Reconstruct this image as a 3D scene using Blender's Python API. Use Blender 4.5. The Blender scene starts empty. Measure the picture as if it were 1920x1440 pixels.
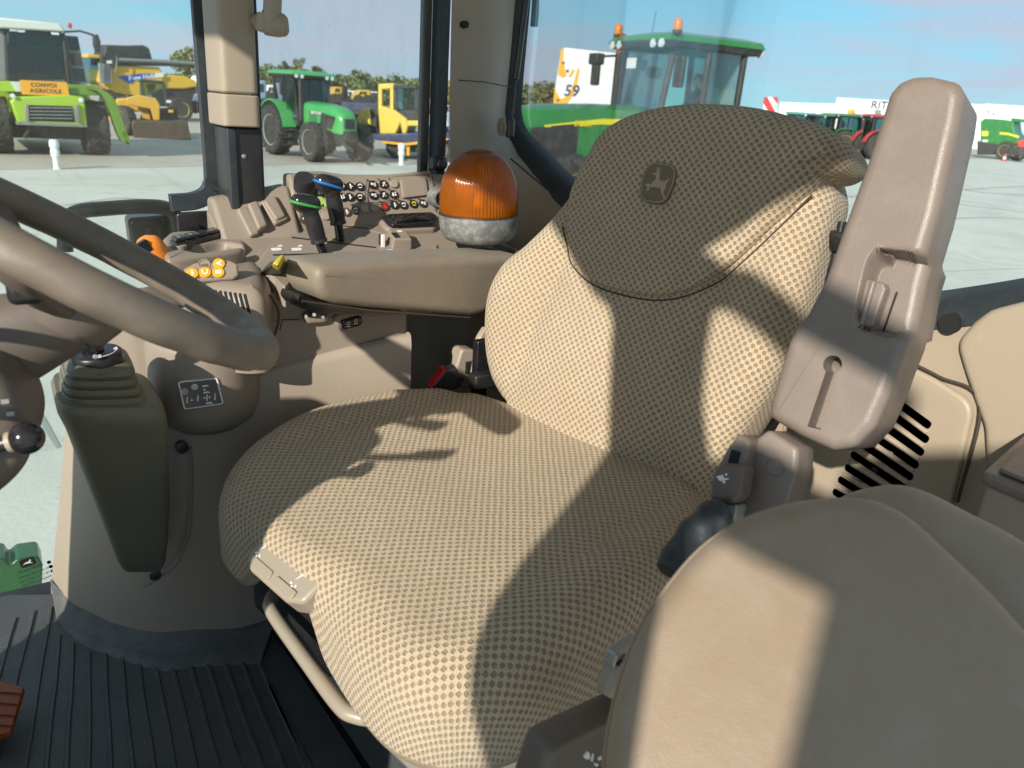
import bpy, bmesh, math, random
import numpy as np
from mathutils import Matrix, Vector

random.seed(7)
SC = bpy.context.scene
COL = SC.collection

# ------------------------------------------------------------------ camera
EYE = np.array([0.0, 0.0, 2.5])
FPX = 1442.0
_ph, _pi, _ro = math.radians(34), math.radians(20.2), math.radians(4.0)
_fw = np.array([math.cos(_ph) * math.cos(_pi), -math.sin(_ph) * math.cos(_pi), -math.sin(_pi)])
_rt = np.array([-math.sin(_ph), -math.cos(_ph), 0.0])
_up = np.cross(_rt, _fw)
CR = _rt * math.cos(_ro) + _up * math.sin(_ro)
CU = _up * math.cos(_ro) - _rt * math.sin(_ro)
cam_d = bpy.data.cameras.new('camera')
cam_d.sensor_width = 36.0
cam_d.lens = FPX / 1920 * 36
cam_d.clip_start = 0.05
cam_d.clip_end = 2000
cam_d.dof.use_dof = True
cam_d.dof.focus_distance = 1.3
cam_d.dof.aperture_fstop = 8.0
cam = bpy.data.objects.new('camera', cam_d)
COL.objects.link(cam)
cam.matrix_world = Matrix(((CR[0], CU[0], -_fw[0], EYE[0]), (CR[1], CU[1], -_fw[1], EYE[1]),
                           (CR[2], CU[2], -_fw[2], EYE[2]), (0, 0, 0, 1)))
SC.camera = cam

# ------------------------------------------------------------------ light
SUN_AZ, SUN_EL = math.radians(31.5), math.radians(26)      # from forward (+Y) towards the left (-X)
SUN = np.array([-math.sin(SUN_AZ) * math.cos(SUN_EL), math.cos(SUN_AZ) * math.cos(SUN_EL), math.sin(SUN_EL)])
sd = bpy.data.lights.new('sun', 'SUN')
sd.energy = 3.75
sd.angle = math.radians(0.75)
sd.color = (1.0, 0.94, 0.83)
sun = bpy.data.objects.new('sun', sd)
COL.objects.link(sun)
sun.rotation_euler = Vector(SUN).to_track_quat('Z', 'Y').to_euler()
sun.location = (0, 0, 30)

world = bpy.data.worlds.new('World')
SC.world = world
world.use_nodes = True
wn, wl = world.node_tree.nodes, world.node_tree.links
wn.clear()
w_out = wn.new('ShaderNodeOutputWorld')
w_bg = wn.new('ShaderNodeBackground')
w_sky = wn.new('ShaderNodeTexSky')
w_sky.sky_type = 'NISHITA'
w_sky.sun_disc = False
w_sky.sun_elevation = SUN_EL
w_sky.sun_rotation = -SUN_AZ
w_sky.air_density = 1.0
w_sky.dust_density = 0.3
w_sky.ozone_density = 1.5
w_bg.inputs['Strength'].default_value = 0.15
w_tc = wn.new('ShaderNodeTexCoord')
w_map = wn.new('ShaderNodeMapping')
w_map.inputs['Rotation'].default_value = (0, 0, math.radians(-56))
w_map.inputs['Scale'].default_value = (1.6, 1.6, 13.0)
w_noise = wn.new('ShaderNodeTexNoise')
w_noise.inputs['Scale'].default_value = 1.5
w_noise.inputs['Detail'].default_value = 7
w_noise.inputs['Roughness'].default_value = 0.55
w_noise.inputs['Distortion'].default_value = 0.35
w_ramp = wn.new('ShaderNodeValToRGB')
w_ramp.color_ramp.elements[0].position = 0.39
w_ramp.color_ramp.elements[0].color = (0, 0, 0, 1)
w_ramp.color_ramp.elements[1].position = 0.57
w_ramp.color_ramp.elements[1].color = (0.85, 0.85, 0.85, 1)
w_mix = wn.new('ShaderNodeMix')
w_mix.data_type = 'RGBA'
w_hue = wn.new('ShaderNodeMix')
w_hue.data_type = 'RGBA'
w_hue.blend_type = 'MULTIPLY'
w_hue.inputs['Factor'].default_value = 1.0
w_hue.inputs[7].default_value = (0.82, 0.98, 1.06, 1)
wl.new(w_tc.outputs['Generated'], w_map.inputs['Vector'])
wl.new(w_map.outputs['Vector'], w_noise.inputs['Vector'])
wl.new(w_noise.outputs['Fac'], w_ramp.inputs['Fac'])
wl.new(w_sky.outputs['Color'], w_hue.inputs[6])
wl.new(w_ramp.outputs['Color'], w_mix.inputs['Factor'])
w_flat = wn.new('ShaderNodeMix')
w_flat.data_type = 'RGBA'
w_flat.inputs['Factor'].default_value = 0.86
wl.new(w_hue.outputs[2], w_flat.inputs[6])
w_flat.inputs[7].default_value = (1.02, 2.50, 3.45, 1)
wl.new(w_flat.outputs[2], w_mix.inputs[6])
w_mix.inputs[7].default_value = (2.65, 2.72, 3.35, 1)
wl.new(w_mix.outputs[2], w_bg.inputs['Color'])
wl.new(w_bg.outputs['Background'], w_out.inputs['Surface'])

SC.view_settings.view_transform = 'Standard'
SC.view_settings.look = 'None'
SC.view_settings.exposure = 0.66
SC.view_settings.gamma = 1.0
SC.view_settings.use_curve_mapping = False
SC.render.engine = 'CYCLES'
SC.cycles.max_bounces = 10
SC.cycles.diffuse_bounces = 6
SC.cycles.transparent_max_bounces = 24
SC.cycles.caustics_reflective = False
SC.cycles.caustics_refractive = False
SC.cycles.use_denoising = True

# ------------------------------------------------------------------ measuring helpers: where a sight line meets a real plane
def ray(px, py):
    d = _fw * FPX + CR * (px - 960) + CU * (720 - py)
    return d / np.linalg.norm(d)
def on_plane(px, py, n, q):
    r = ray(px, py); n = np.asarray(n, float)
    return EYE + r * ((n @ (np.asarray(q, float) - EYE)) / (n @ r))
def onX(px, py, x): return on_plane(px, py, (1, 0, 0), (x, 0, 0))
def onY(px, py, y): return on_plane(px, py, (0, 1, 0), (0, y, 0))
def onZ(px, py, z): return on_plane(px, py, (0, 0, 1), (0, 0, z))
def along(px, py, d): return EYE + ray(px, py) * d
def unit(v):
    v = np.asarray(v, float); return v / np.linalg.norm(v)
V = lambda *a: np.array(a, float)

# ------------------------------------------------------------------ materials
def _nt(name):
    m = bpy.data.materials.new(name); m.use_nodes = True
    nt = m.node_tree; nt.nodes.clear()
    return m, nt, nt.nodes.new('ShaderNodeOutputMaterial')
def _math(nt, op, a, b=None, c=None):
    n = nt.nodes.new('ShaderNodeMath'); n.operation = op
    for i, x in enumerate((a, b, c)):
        if x is None: continue
        if isinstance(x, (int, float)): n.inputs[i].default_value = x
        else: nt.links.new(x, n.inputs[i])
    return n.outputs[0]
def _noise(nt, vec, scale, detail=4, rough=0.55, dist=0.0):
    n = nt.nodes.new('ShaderNodeTexNoise')
    n.inputs['Scale'].default_value = scale; n.inputs['Detail'].default_value = detail
    n.inputs['Roughness'].default_value = rough; n.inputs['Distortion'].default_value = dist
    nt.links.new(vec, n.inputs['Vector']); return n.outputs['Fac']
def _ramp(nt, fac, stops):
    n = nt.nodes.new('ShaderNodeValToRGB')
    e = n.color_ramp.elements
    while len(e) < len(stops): e.new(0.5)
    for el, (p, c) in zip(e, stops):
        el.position = p; el.color = (*c, 1) if len(c) == 3 else c
    nt.links.new(fac, n.inputs['Fac']); return n.outputs['Color']
def _mixc(nt, fac, a, b, mode='MIX'):
    n = nt.nodes.new('ShaderNodeMix'); n.data_type = 'RGBA'; n.blend_type = mode
    for i, x in ((0, fac), (6, a), (7, b)):
        if isinstance(x, (int, float)): n.inputs[i].default_value = x
        elif isinstance(x, tuple): n.inputs[i].default_value = (*x, 1) if len(x) == 3 else x
        else: nt.links.new(x, n.inputs[i])
    return n.outputs[2]
def _objco(nt):
    return nt.nodes.new('ShaderNodeTexCoord').outputs['Object']

def M(name, col, rough=0.5, metal=0.0, var=0.12, vscale=6.0, grain=0.0, gscale=900.0, dust=0.0, dustcol=(0.42, 0.38, 0.32),
      spec=0.5, coat=0.0, wear=0.0, sheen=0.0, lump=0.0, lscale=14.0):
    m, nt, out = _nt(name)
    b = nt.nodes.new('ShaderNodeBsdfPrincipled')
    co = _objco(nt)
    c = _mixc(nt, _noise(nt, co, vscale, 5, 0.6), tuple(x * (1 - var) for x in col), tuple(min(1, x * (1 + var)) for x in col))
    if dust:
        d = _ramp(nt, _noise(nt, co, vscale * 1.7, 8, 0.7, 0.4), [(0.45, (0, 0, 0)), (0.75, (dust, dust, dust))])
        c = _mixc(nt, d, c, dustcol)
    if wear:
        d = _ramp(nt, _noise(nt, co, vscale * 9, 3, 0.8, 1.2), [(0.66, (0, 0, 0)), (0.74, (wear, wear, wear))])
        c = _mixc(nt, d, c, tuple(min(1, x * 1.9 + 0.03) for x in col))
    nt.links.new(c, b.inputs['Base Color'])
    r = nt.nodes.new('ShaderNodeMapRange')
    nt.links.new(_noise(nt, co, vscale * 3, 4, 0.6), r.inputs['Value'])
    r.inputs['To Min'].default_value = max(0.02, rough - 0.09); r.inputs['To Max'].default_value = min(1, rough + 0.09)
    nt.links.new(r.outputs['Result'], b.inputs['Roughness'])
    b.inputs['Metallic'].default_value = metal
    b.inputs['Specular IOR Level'].default_value = spec
    b.inputs['Coat Weight'].default_value = coat
    b.inputs['Coat Roughness'].default_value = 0.08
    b.inputs['Sheen Weight'].default_value = sheen
    if grain:
        bp = nt.nodes.new('ShaderNodeBump'); bp.inputs['Strength'].default_value = grain
        bp.inputs['Distance'].default_value = 0.001
        nt.links.new(_noise(nt, co, gscale, 3, 0.5), bp.inputs['Height'])
        if lump:
            b2 = nt.nodes.new('ShaderNodeBump'); b2.inputs['Strength'].default_value = lump; b2.inputs['Distance'].default_value = 0.012
            nt.links.new(_noise(nt, co, lscale, 4, 0.55, 0.3), b2.inputs['Height']); nt.links.new(b2.outputs['Normal'], bp.inputs['Normal'])
        nt.links.new(bp.outputs['Normal'], b.inputs['Normal'])
    nt.links.new(b.outputs['BSDF'], out.inputs['Surface'])
    return m

def glass_mat(name, tint=(0.93, 0.97, 0.96), dust=0.05, spots=0.5, streak=0.0, refl=0.8):
    m, nt, out = _nt(name)
    tr = nt.nodes.new('ShaderNodeBsdfTransparent'); tr.inputs['Color'].default_value = (*tint, 1)
    gl = nt.nodes.new('ShaderNodeBsdfGlossy'); gl.inputs['Roughness'].default_value = 0.02
    fr = nt.nodes.new('ShaderNodeFresnel'); fr.inputs['IOR'].default_value = 1.45
    mx = nt.nodes.new('ShaderNodeMixShader')
    nt.links.new(_math(nt, 'MULTIPLY', fr.outputs[0], refl * 0.5), mx.inputs[0])
    nt.links.new(tr.outputs[0], mx.inputs[1]); nt.links.new(gl.outputs[0], mx.inputs[2])
    df = nt.nodes.new('ShaderNodeBsdfDiffuse'); df.inputs['Color'].default_value = (0.62, 0.6, 0.54, 1)
    co = _objco(nt)
    d = _math(nt, 'MULTIPLY', _noise(nt, co, 5, 7, 0.65, 0.6), dust)
    if spots:
        s = _ramp(nt, _noise(nt, co, 130, 2, 0.6), [(0.68, (0, 0, 0)), (0.78, (spots, spots, spots))])
        d = _math(nt, 'ADD', d, _math(nt, 'MULTIPLY', s, 0.25))
    if streak:
        mp = nt.nodes.new('ShaderNodeMapping'); mp.inputs['Scale'].default_value = (3, 26, 5)
        mp.inputs['Rotation'].default_value = (0.5, 0, 0)
        nt.links.new(co, mp.inputs['Vector'])
        s = _ramp(nt, _noise(nt, mp.outputs[0], 2.0, 5, 0.7, 0.5), [(0.5, (0, 0, 0)), (0.75, (streak, streak, streak))])
        d = _math(nt, 'ADD', d, s)
    m2 = nt.nodes.new('ShaderNodeMixShader')
    nt.links.new(d, m2.inputs[0]); nt.links.new(mx.outputs[0], m2.inputs[1]); nt.links.new(df.outputs[0], m2.inputs[2])
    nt.links.new(m2.outputs[0], out.inputs['Surface'])
    return m

def fabric_mat(name, light, dark, p=0.0128, q=0.0132):
    m, nt, out = _nt(name)
    b = nt.nodes.new('ShaderNodeBsdfPrincipled')
    uv = nt.nodes.new('ShaderNodeUVMap').outputs[0]
    nz = nt.nodes.new('ShaderNodeTexNoise'); nz.inputs['Scale'].default_value = 45; nz.inputs['Detail'].default_value = 3
    nt.links.new(uv, nz.inputs['Vector'])
    va = nt.nodes.new('ShaderNodeVectorMath'); va.operation = 'SUBTRACT'
    nt.links.new(nz.outputs['Color'], va.inputs[0]); va.inputs[1].default_value = (0.5, 0.5, 0.5)
    vs = nt.nodes.new('ShaderNodeVectorMath'); vs.operation = 'SCALE'; vs.inputs['Scale'].default_value = 0.0042
    nt.links.new(va.outputs[0], vs.inputs[0])
    vb = nt.nodes.new('ShaderNodeVectorMath'); vb.operation = 'ADD'
    nt.links.new(uv, vb.inputs[0]); nt.links.new(vs.outputs[0], vb.inputs[1])
    sp = nt.nodes.new('ShaderNodeSeparateXYZ'); nt.links.new(vb.outputs[0], sp.inputs[0])
    x = _math(nt, 'DIVIDE', sp.outputs[0], p); y = _math(nt, 'DIVIDE', sp.outputs[1], q)
    def cell(o):
        fx = _math(nt, 'ABSOLUTE', _math(nt, 'SUBTRACT', _math(nt, 'FRACT', _math(nt, 'ADD', x, o)), 0.5))
        fy = _math(nt, 'ABSOLUTE', _math(nt, 'SUBTRACT', _math(nt, 'FRACT', _math(nt, 'ADD', y, o)), 0.5))
        # a loop shape slightly wider than high, with soft corners
        return _math(nt, 'MAXIMUM', _math(nt, 'MULTIPLY', fx, 0.95), _math(nt, 'ADD', _math(nt, 'MULTIPLY', fy, 0.9), _math(nt, 'MULTIPLY', fx, 0.22)))
    d = _math(nt, 'MINIMUM', cell(100.0), cell(100.5))
    # loose fibres fuzz the edge of every loop
    d = _math(nt, 'ADD', d, _math(nt, 'MULTIPLY', _math(nt, 'SUBTRACT', _noise(nt, uv, 700, 3, 0.7), 0.5), 0.16))
    mr = nt.nodes.new('ShaderNodeMapRange'); mr.interpolation_type = 'SMOOTHSTEP'
    nt.links.new(d, mr.inputs['Value'])
    mr.inputs['From Min'].default_value = 0.15; mr.inputs['From Max'].default_value = 0.235
    mr.inputs['To Min'].default_value = 1; mr.inputs['To Max'].default_value = 0
    mask = mr.outputs['Result']
    lt = _mixc(nt, _ramp(nt, _noise(nt, uv, 7, 6, 0.7, 0.4), [(0.3, (0, 0, 0)), (0.7, (1, 1, 1))]), tuple(c * f for c, f in zip(light, (0.84, 0.82, 0.78))), tuple(c * 1.06 for c in light))
    lt = _mixc(nt, _math(nt, 'MULTIPLY', _noise(nt, uv, 420, 2, 0.6), 0.75), lt, tuple(c * 0.5 for c in light))
    dk = _mixc(nt, _noise(nt, uv, 400, 2, 0.6), tuple(c * 0.6 for c in dark), tuple(c * 1.35 for c in dark))
    nt.links.new(_mixc(nt, mask, lt, dk), b.inputs['Base Color'])
    b.inputs['Roughness'].default_value = 0.95
    b.inputs['Specular IOR Level'].default_value = 0.1
    b.inputs['Sheen Weight'].default_value = 0.25
    b.inputs['Sheen Roughness'].default_value = 0.6
    mpy = nt.nodes.new('ShaderNodeMapping'); mpy.inputs['Scale'].default_value = (260, 900, 1); mpy.inputs['Rotation'].default_value = (0, 0, 0.5)
    nt.links.new(uv, mpy.inputs['Vector'])
    yarn = _noise(nt, mpy.outputs[0], 1.0, 3, 0.6)
    h = _math(nt, 'ADD', _math(nt, 'MULTIPLY', mask, -1.1), _math(nt, 'ADD', _math(nt, 'MULTIPLY', yarn, 0.9), _math(nt, 'MULTIPLY', _noise(nt, uv, 60, 4, 0.6), 0.9)))
    bp = nt.nodes.new('ShaderNodeBump'); bp.inputs['Strength'].default_value = 0.9; bp.inputs['Distance'].default_value = 0.0030
    nt.links.new(h, bp.inputs['Height']); nt.links.new(bp.outputs['Normal'], b.inputs['Normal'])
    nt.links.new(b.outputs['BSDF'], out.inputs['Surface'])
    return m

# ------------------------------------------------------------------ objects
def tag(o, label=None, cat=None, group=None, kind=None):
    if label: o['label'] = label
    if cat: o['category'] = cat
    if group: o['group'] = group
    if kind: o['kind'] = kind
    return o
def thing(name, label, cat, loc=(0, 0, 0), group=None, kind=None):
    o = bpy.data.objects.new(name, None); COL.objects.link(o)
    o.empty_display_size = 0.1
    o.location = tuple(float(x) for x in loc)
    return tag(o, label, cat, group, kind)
def children(o): return list(o.children)
def copy_tree(o, parent=None):
    c = o.copy(); COL.objects.link(c)
    if parent is not None:
        c.parent = parent; c.matrix_parent_inverse = o.matrix_parent_inverse.copy()
    for ch in children(o): copy_tree(ch, c)
    return c
def absloc(o):
    return Vector(o.location) if o.type == 'EMPTY' else Vector((0, 0, 0))

class Fr:
    """a local frame: origin o and three axes"""
    def __init__(s, o, a, b, c=None):
        s.o = np.asarray(o, float); s.a = unit(a)
        b = np.asarray(b, float); b = b - s.a * (b @ s.a); s.b = unit(b)
        s.c = np.cross(s.a, s.b) if c is None else unit(c)
    def p(s, a, b, c=0.0): return s.o + s.a * a + s.b * b + s.c * c
    def inv(s, q):
        d = np.asarray(q, float) - s.o; return np.array([d @ s.a, d @ s.b, d @ s.c])
    def pix(s, px, py, c=0.0):
        q = on_plane(px, py, s.c, s.o + s.c * c); return s.inv(q)[:2]
WORLD = Fr((0, 0, 0), (1, 0, 0), (0, 1, 0))

def rpoly(pts, r, n=5):
    """round the corners of a 2-D polygon; r a number or one per corner"""
    pts = [np.asarray(p, float)[:2] for p in pts]; out = []
    N = len(pts)
    for i, p in enumerate(pts):
        rr = r[i] if hasattr(r, '__len__') else r
        a, b = pts[i - 1] - p, pts[(i + 1) % N] - p
        la, lb = np.linalg.norm(a), np.linalg.norm(b)
        if rr <= 0 or la < 1e-9 or lb < 1e-9: out.append(p); continue
        a, b = a / la, b / lb
        ang = math.acos(max(-1, min(1, a @ b)))
        if ang > math.pi - 0.02: out.append(p); continue
        t = min(rr / math.tan(ang / 2), la * 0.48, lb * 0.48)
        for k in range(n + 1):
            u = k / n
            out.append((1 - u) ** 2 * (p + a * t) + 2 * u * (1 - u) * p + u * u * (p + b * t))
    return out
def resample(pts, n):
    P = np.array([np.asarray(p, float) for p in pts]); Q = np.vstack([P, P[:1]])
    L = np.concatenate([[0], np.cumsum(np.linalg.norm(np.diff(Q, axis=0), axis=1))])
    t = np.linspace(0, L[-1], n, endpoint=False)
    return np.stack([np.interp(t, L, Q[:, k]) for k in range(P.shape[1])], 1)
def smooth_path(pts, n=40):
    """Catmull-Rom through the points"""
    P = [np.asarray(p, float) for p in pts]; P = [2 * P[0] - P[1]] + P + [2 * P[-1] - P[-2]]
    out = []; seg = len(P) - 3; per = max(2, n // seg)
    for i in range(seg):
        a, b, c, d = P[i:i + 4]
        for k in range(per):
            t = k / per
            out.append(0.5 * ((2 * b) + (-a + c) * t + (2 * a - 5 * b + 4 * c - d) * t * t + (-a + 3 * b - 3 * c + d) * t ** 3))
    out.append(P[-2]); return out

class MB:
    def __init__(s): s.v = []; s.f = []; s.uv = []
    def add(s, vs, fs, uvs=None):
        o = len(s.v)
        s.v += [tuple(float(c) for c in v) for v in vs]
        s.uv += ([tuple(u) for u in uvs] if uvs is not None else [(float(v[0]), float(v[1])) for v in vs])
        s.f += [tuple(i + o for i in f) for f in fs]
        return s
    def box(s, c, size, fr=WORLD):
        x, y, z = (d / 2 for d in size)
        q = [(-x, -y, -z), (x, -y, -z), (x, y, -z), (-x, y, -z), (-x, -y, z), (x, -y, z), (x, y, z), (-x, y, z)]
        vs = [fr.p(c[0] + a, c[1] + b, c[2] + d) for a, b, d in q]
        return s.add(vs, [(3, 2, 1, 0), (4, 5, 6, 7), (0, 1, 5, 4), (1, 2, 6, 5), (2, 3, 7, 6), (3, 0, 4, 7)])
    def prism(s, poly, h0, h1, fr=WORLD, top=1.0):
        P = [np.asarray(p, float)[:2] for p in poly]
        ar = sum(P[i - 1][0] * P[i][1] - P[i][0] * P[i - 1][1] for i in range(len(P)))
        if ar < 0: P = P[::-1]
        n = len(P); c = sum(P) / n
        vs = [fr.p(p[0], p[1], h0) for p in P] + [fr.p(*(c + (p - c) * top), h1) for p in P]
        fs = [tuple(range(n - 1, -1, -1)), tuple(range(n, 2 * n))]
        fs += [(i, (i + 1) % n, n + (i + 1) % n, n + i) for i in range(n)]
        if h1 < h0: fs = [f[::-1] for f in fs]
        return s.add(vs, fs)
    def loft(s, rings, cap=True, closed=True, uvs=None):
        n = len(rings[0]); vs = [p for r in rings for p in r]; fs = []
        for k in range(len(rings) - 1):
            for i in range(n if closed else n - 1):
                j = (i + 1) % n
                fs.append((k * n + i, k * n + j, (k + 1) * n + j, (k + 1) * n + i))
        if cap and closed:
            fs.append(tuple(range(n - 1, -1, -1))); m = (len(rings) - 1) * n
            fs.append(tuple(m + i for i in range(n)))
        return s.add(vs, fs, uvs)
    def tube(s, path, r, n=12, cap=True):
        P = [np.asarray(p, float) for p in path]; rings = []; ref = None
        for i, p in enumerate(P):
            t = unit(P[min(i + 1, len(P) - 1)] - P[max(i - 1, 0)])
            if ref is None: ref = np.cross(t, (0, 0, 1.0)) if abs(t[2]) < 0.9 else np.cross(t, (1.0, 0, 0))
            u = unit(ref - t * (ref @ t)); ref = u; w = np.cross(t, u)
            rr = r[i] if hasattr(r, '__len__') else r
            rings.append([p + (u * math.cos(a) + w * math.sin(a)) * rr for a in np.linspace(0, 2 * math.pi, n, endpoint=False)])
        return s.loft(rings, cap)
    def lathe(s, prof, fr=WORLD, n=32, rib=0.0, nrib=0):
        """prof: (radius, height) pairs along fr.c"""
        rings = []
        for r, h in prof:
            rr = max(r, 1e-5); ring = []
            for k in range(n):
                a = 2 * math.pi * k / n
                q = rr + (rib * math.cos(nrib * a) * min(1, rr * 20) if rib else 0)
                ring.append(fr.p(q * math.cos(a), q * math.sin(a), h))
            rings.append(ring)
        return s.loft(rings)
    def pillow(s, outline, fr, f=None, r=0.02, depth=0.06, n=96, rings=12, back=True, rounds=6, bulge=0.0, backr=None):
        """a padded or moulded body: outline (a,b) seen along fr.c, front surface f(a,b), edge rounded by r, sides going back by depth"""
        P = resample(outline, n)
        ar = sum(P[i - 1][0] * P[i][1] - P[i][0] * P[i - 1][1] for i in range(n))
        if ar < 0: P = P[::-1]
        T = np.roll(P, -1, 0) - np.roll(P, 1, 0)
        N = np.stack([T[:, 1], -T[:, 0]], 1); N /= np.linalg.norm(N, axis=1)[:, None]
        rv = np.array([r(p[0], p[1]) for p in P]) if callable(r) else np.full(n, float(r))
        dv = np.array([depth(p[0], p[1]) for p in P]) if callable(depth) else np.full(n, float(depth))
        I = P - N * rv[:, None]
        c = I.mean(0)
        f = f or (lambda a, b: 0.0)
        vs, uv = [], []
        vs.append(fr.p(c[0], c[1], f(*c) + bulge)); uv.append(tuple(c))
        def ring(pts, hs, us):
            for p, h, u in zip(pts, hs, us): vs.append(fr.p(p[0], p[1], h)); uv.append((u[0], u[1]))
        cnt = 0
        for k in range(1, rings + 1):
            t = k / rings
            pts = c + (I - c) * t
            ring(pts, [f(*p) + bulge * (1 - t * t) for p in pts], pts); cnt += 1
        hI = np.array([f(*p) for p in I])
        for k in range(1, rounds + 1):
            a = k / rounds * math.pi / 2
            ring(I + N * (rv * math.sin(a))[:, None], hI - rv * (1 - math.cos(a)), I + N * (rv * a)[:, None]); cnt += 1
        base = rv * math.pi / 2
        for t in (0.5, 1.0):
            ring(P, hI - rv - (dv - rv) * t, I + N * (base + (dv - rv) * t)[:, None]); cnt += 1
        if back:
            br = rv * 0.5 if backr is None else np.full(n, backr)
            for a in (math.pi / 4, math.pi / 2):
                ring(P - N * (br * (1 - math.cos(a)))[:, None], hI - dv - br * math.sin(a), I + N * (base + dv)[:, None]); cnt += 1
        fs = [(0, 1 + i, 1 + (i + 1) % n) for i in range(n)]
        for k in range(cnt - 1):
            for i in range(n):
                j = (i + 1) % n
                fs.append((1 + k * n + i, 1 + (k + 1) * n + i, 1 + (k + 1) * n + j, 1 + k * n + j))
        if back: fs.append(tuple(1 + (cnt - 1) * n + i for i in range(n - 1, -1, -1)))
        return s.add(vs, fs, uv)
    def mesh(s, name):
        me = bpy.data.meshes.new(name)
        me.from_pydata(s.v, [], s.f)
        uvl = me.uv_layers.new(name='UVMap')
        li = np.empty(len(me.loops), dtype=np.int32); me.loops.foreach_get('vertex_index', li)
        uvl.data.foreach_set('uv', np.array(s.uv, dtype=np.float32)[li].ravel())
        return me
    def build(s, name, mat, parent=None, bevel=0.0, seg=2, angle=38, sub=0, fix=True, solid=0.0, flat=False):
        me = s.mesh(name)
        if fix:
            bm = bmesh.new(); bm.from_mesh(me); bmesh.ops.recalc_face_normals(bm, faces=bm.faces); bm.to_mesh(me); bm.free()
        if not flat:
            me.polygons.foreach_set('use_smooth', [True] * len(me.polygons))
            me.set_sharp_from_angle(angle=math.radians(angle))
        me.materials.append(mat)
        return link(name, me, parent, bevel, seg, sub, solid)
def link(name, me, parent=None, bevel=0.0, seg=2, sub=0, solid=0.0):
    o = bpy.data.objects.new(name, me); COL.objects.link(o)
    if parent is not None:
        o.parent = parent; o.matrix_parent_inverse = Matrix.Translation(-absloc(parent))
    if solid:
        m = o.modifiers.new('solid', 'SOLIDIFY'); m.thickness = solid; m.offset = -1
    if sub:
        m = o.modifiers.new('sub', 'SUBSURF'); m.levels = sub; m.render_levels = sub
    if bevel:
        m = o.modifiers.new('bevel', 'BEVEL'); m.width = bevel; m.segments = seg; m.limit_method = 'ANGLE'
        m.angle_limit = math.radians(40); m.harden_normals = False
    return o
def cut(o, mb, mat=None):
    """take a recess out of a built body"""
    c = bpy.data.objects.new('cutter', mb.mesh('cutter')); COL.objects.link(c)
    bm = bmesh.new(); bm.from_mesh(c.data); bmesh.ops.recalc_face_normals(bm, faces=bm.faces); bm.to_mesh(c.data); bm.free()
    c.data.materials.append(mat or o.data.materials[0])
    c.matrix_world = o.matrix_world if o.parent is None else Matrix()
    par, mpi = o.parent, o.matrix_parent_inverse.copy()
    o.parent = None
    m = o.modifiers.new('cut', 'BOOLEAN'); m.operation = 'DIFFERENCE'; m.object = c; m.solver = 'EXACT'
    bpy.context.view_layer.update()
    me = bpy.data.meshes.new_from_object(o.evaluated_get(bpy.context.evaluated_depsgraph_get()))
    o.modifiers.clear(); old = o.data; nm = old.name; o.data = me
    bpy.data.meshes.remove(old); me.name = nm
    if o.parent is not par: o.parent = par; o.matrix_parent_inverse = mpi
    bpy.data.objects.remove(c, do_unlink=True)
    return o
def surf_hit(o, px, py):
    """where a sight line meets a built body: point and outward normal"""
    from mathutils.bvhtree import BVHTree
    t = BVHTree.FromPolygons([v.co for v in o.data.vertices], [tuple(p.vertices) for p in o.data.polygons])
    h, n, i, d = t.ray_cast(Vector(EYE), Vector(ray(px, py)))
    if h is None: return None, None
    n = np.array(n); return np.array(h), (n if n @ ray(px, py) < 0 else -n)
def text(name, body, mat, fr, size, parent=None, depth=0.0006, align='CENTER', shear=0.0, bold=0.0, space=1.0):
    """flat lettering lying in the a-b plane of fr"""
    c = bpy.data.curves.new(name, 'FONT'); c.body = body; c.size = size; c.extrude = depth; c.align_x = align; c.align_y = 'CENTER'
    c.shear = shear; c.offset = bold; c.space_character = space; c.resolution_u = 3
    c.materials.append(mat)
    tmp = bpy.data.objects.new(name, c); COL.objects.link(tmp)
    bpy.context.view_layer.update()
    me = bpy.data.meshes.new_from_object(tmp.evaluated_get(bpy.context.evaluated_depsgraph_get()))
    bpy.data.objects.remove(tmp, do_unlink=True); bpy.data.curves.remove(c)
    mw = Matrix(((fr.a[0], fr.b[0], fr.c[0], fr.o[0]), (fr.a[1], fr.b[1], fr.c[1], fr.o[1]), (fr.a[2], fr.b[2], fr.c[2], fr.o[2]), (0, 0, 0, 1)))
    me.transform(mw); me.name = name
    return link(name, me, parent)
# ================================================================== materials
m_taupe = M('taupe_plastic', (0.270, 0.220, 0.175), 0.5, var=0.07, vscale=5, grain=0.18, gscale=1100, dust=0.16, wear=0.1)
m_taupe2 = M('taupe_plastic_light', (0.335, 0.278, 0.215), 0.48, var=0.06, vscale=4, grain=0.2, gscale=900, dust=0.15, wear=0.1)
m_beige = M('beige_trim', (0.40, 0.325, 0.24), 0.5, var=0.05, vscale=3, grain=0.2, gscale=900, dust=0.12, wear=0.08)
m_post = M('post_trim', (0.345, 0.285, 0.215), 0.5, var=0.05, vscale=3, grain=0.2, gscale=900, dust=0.1)
m_arm = M('armrest_vinyl', (0.235, 0.190, 0.140), 0.5, var=0.09, vscale=8, grain=0.4, gscale=620, dust=0.15, sheen=0.05, wear=0.08, lump=0.12)
m_mauve = M('moulded_vinyl', (0.200, 0.157, 0.130), 0.42, var=0.08, vscale=7, grain=0.32, gscale=560, dust=0.16, wear=0.12, lump=0.05)
m_pad = M('passenger_vinyl', (0.262, 0.190, 0.125), 0.5, var=0.10, vscale=9, grain=0.4, gscale=620, dust=0.2, sheen=0.08, wear=0.06, lump=0.22, lscale=9)
m_wheel = M('wheel_leather', (0.165, 0.133, 0.102), 0.5, var=0.22, vscale=16, grain=0.3, gscale=800, dust=0.3, dustcol=(0.27, 0.235, 0.175), wear=0.2, lump=0.05)
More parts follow.
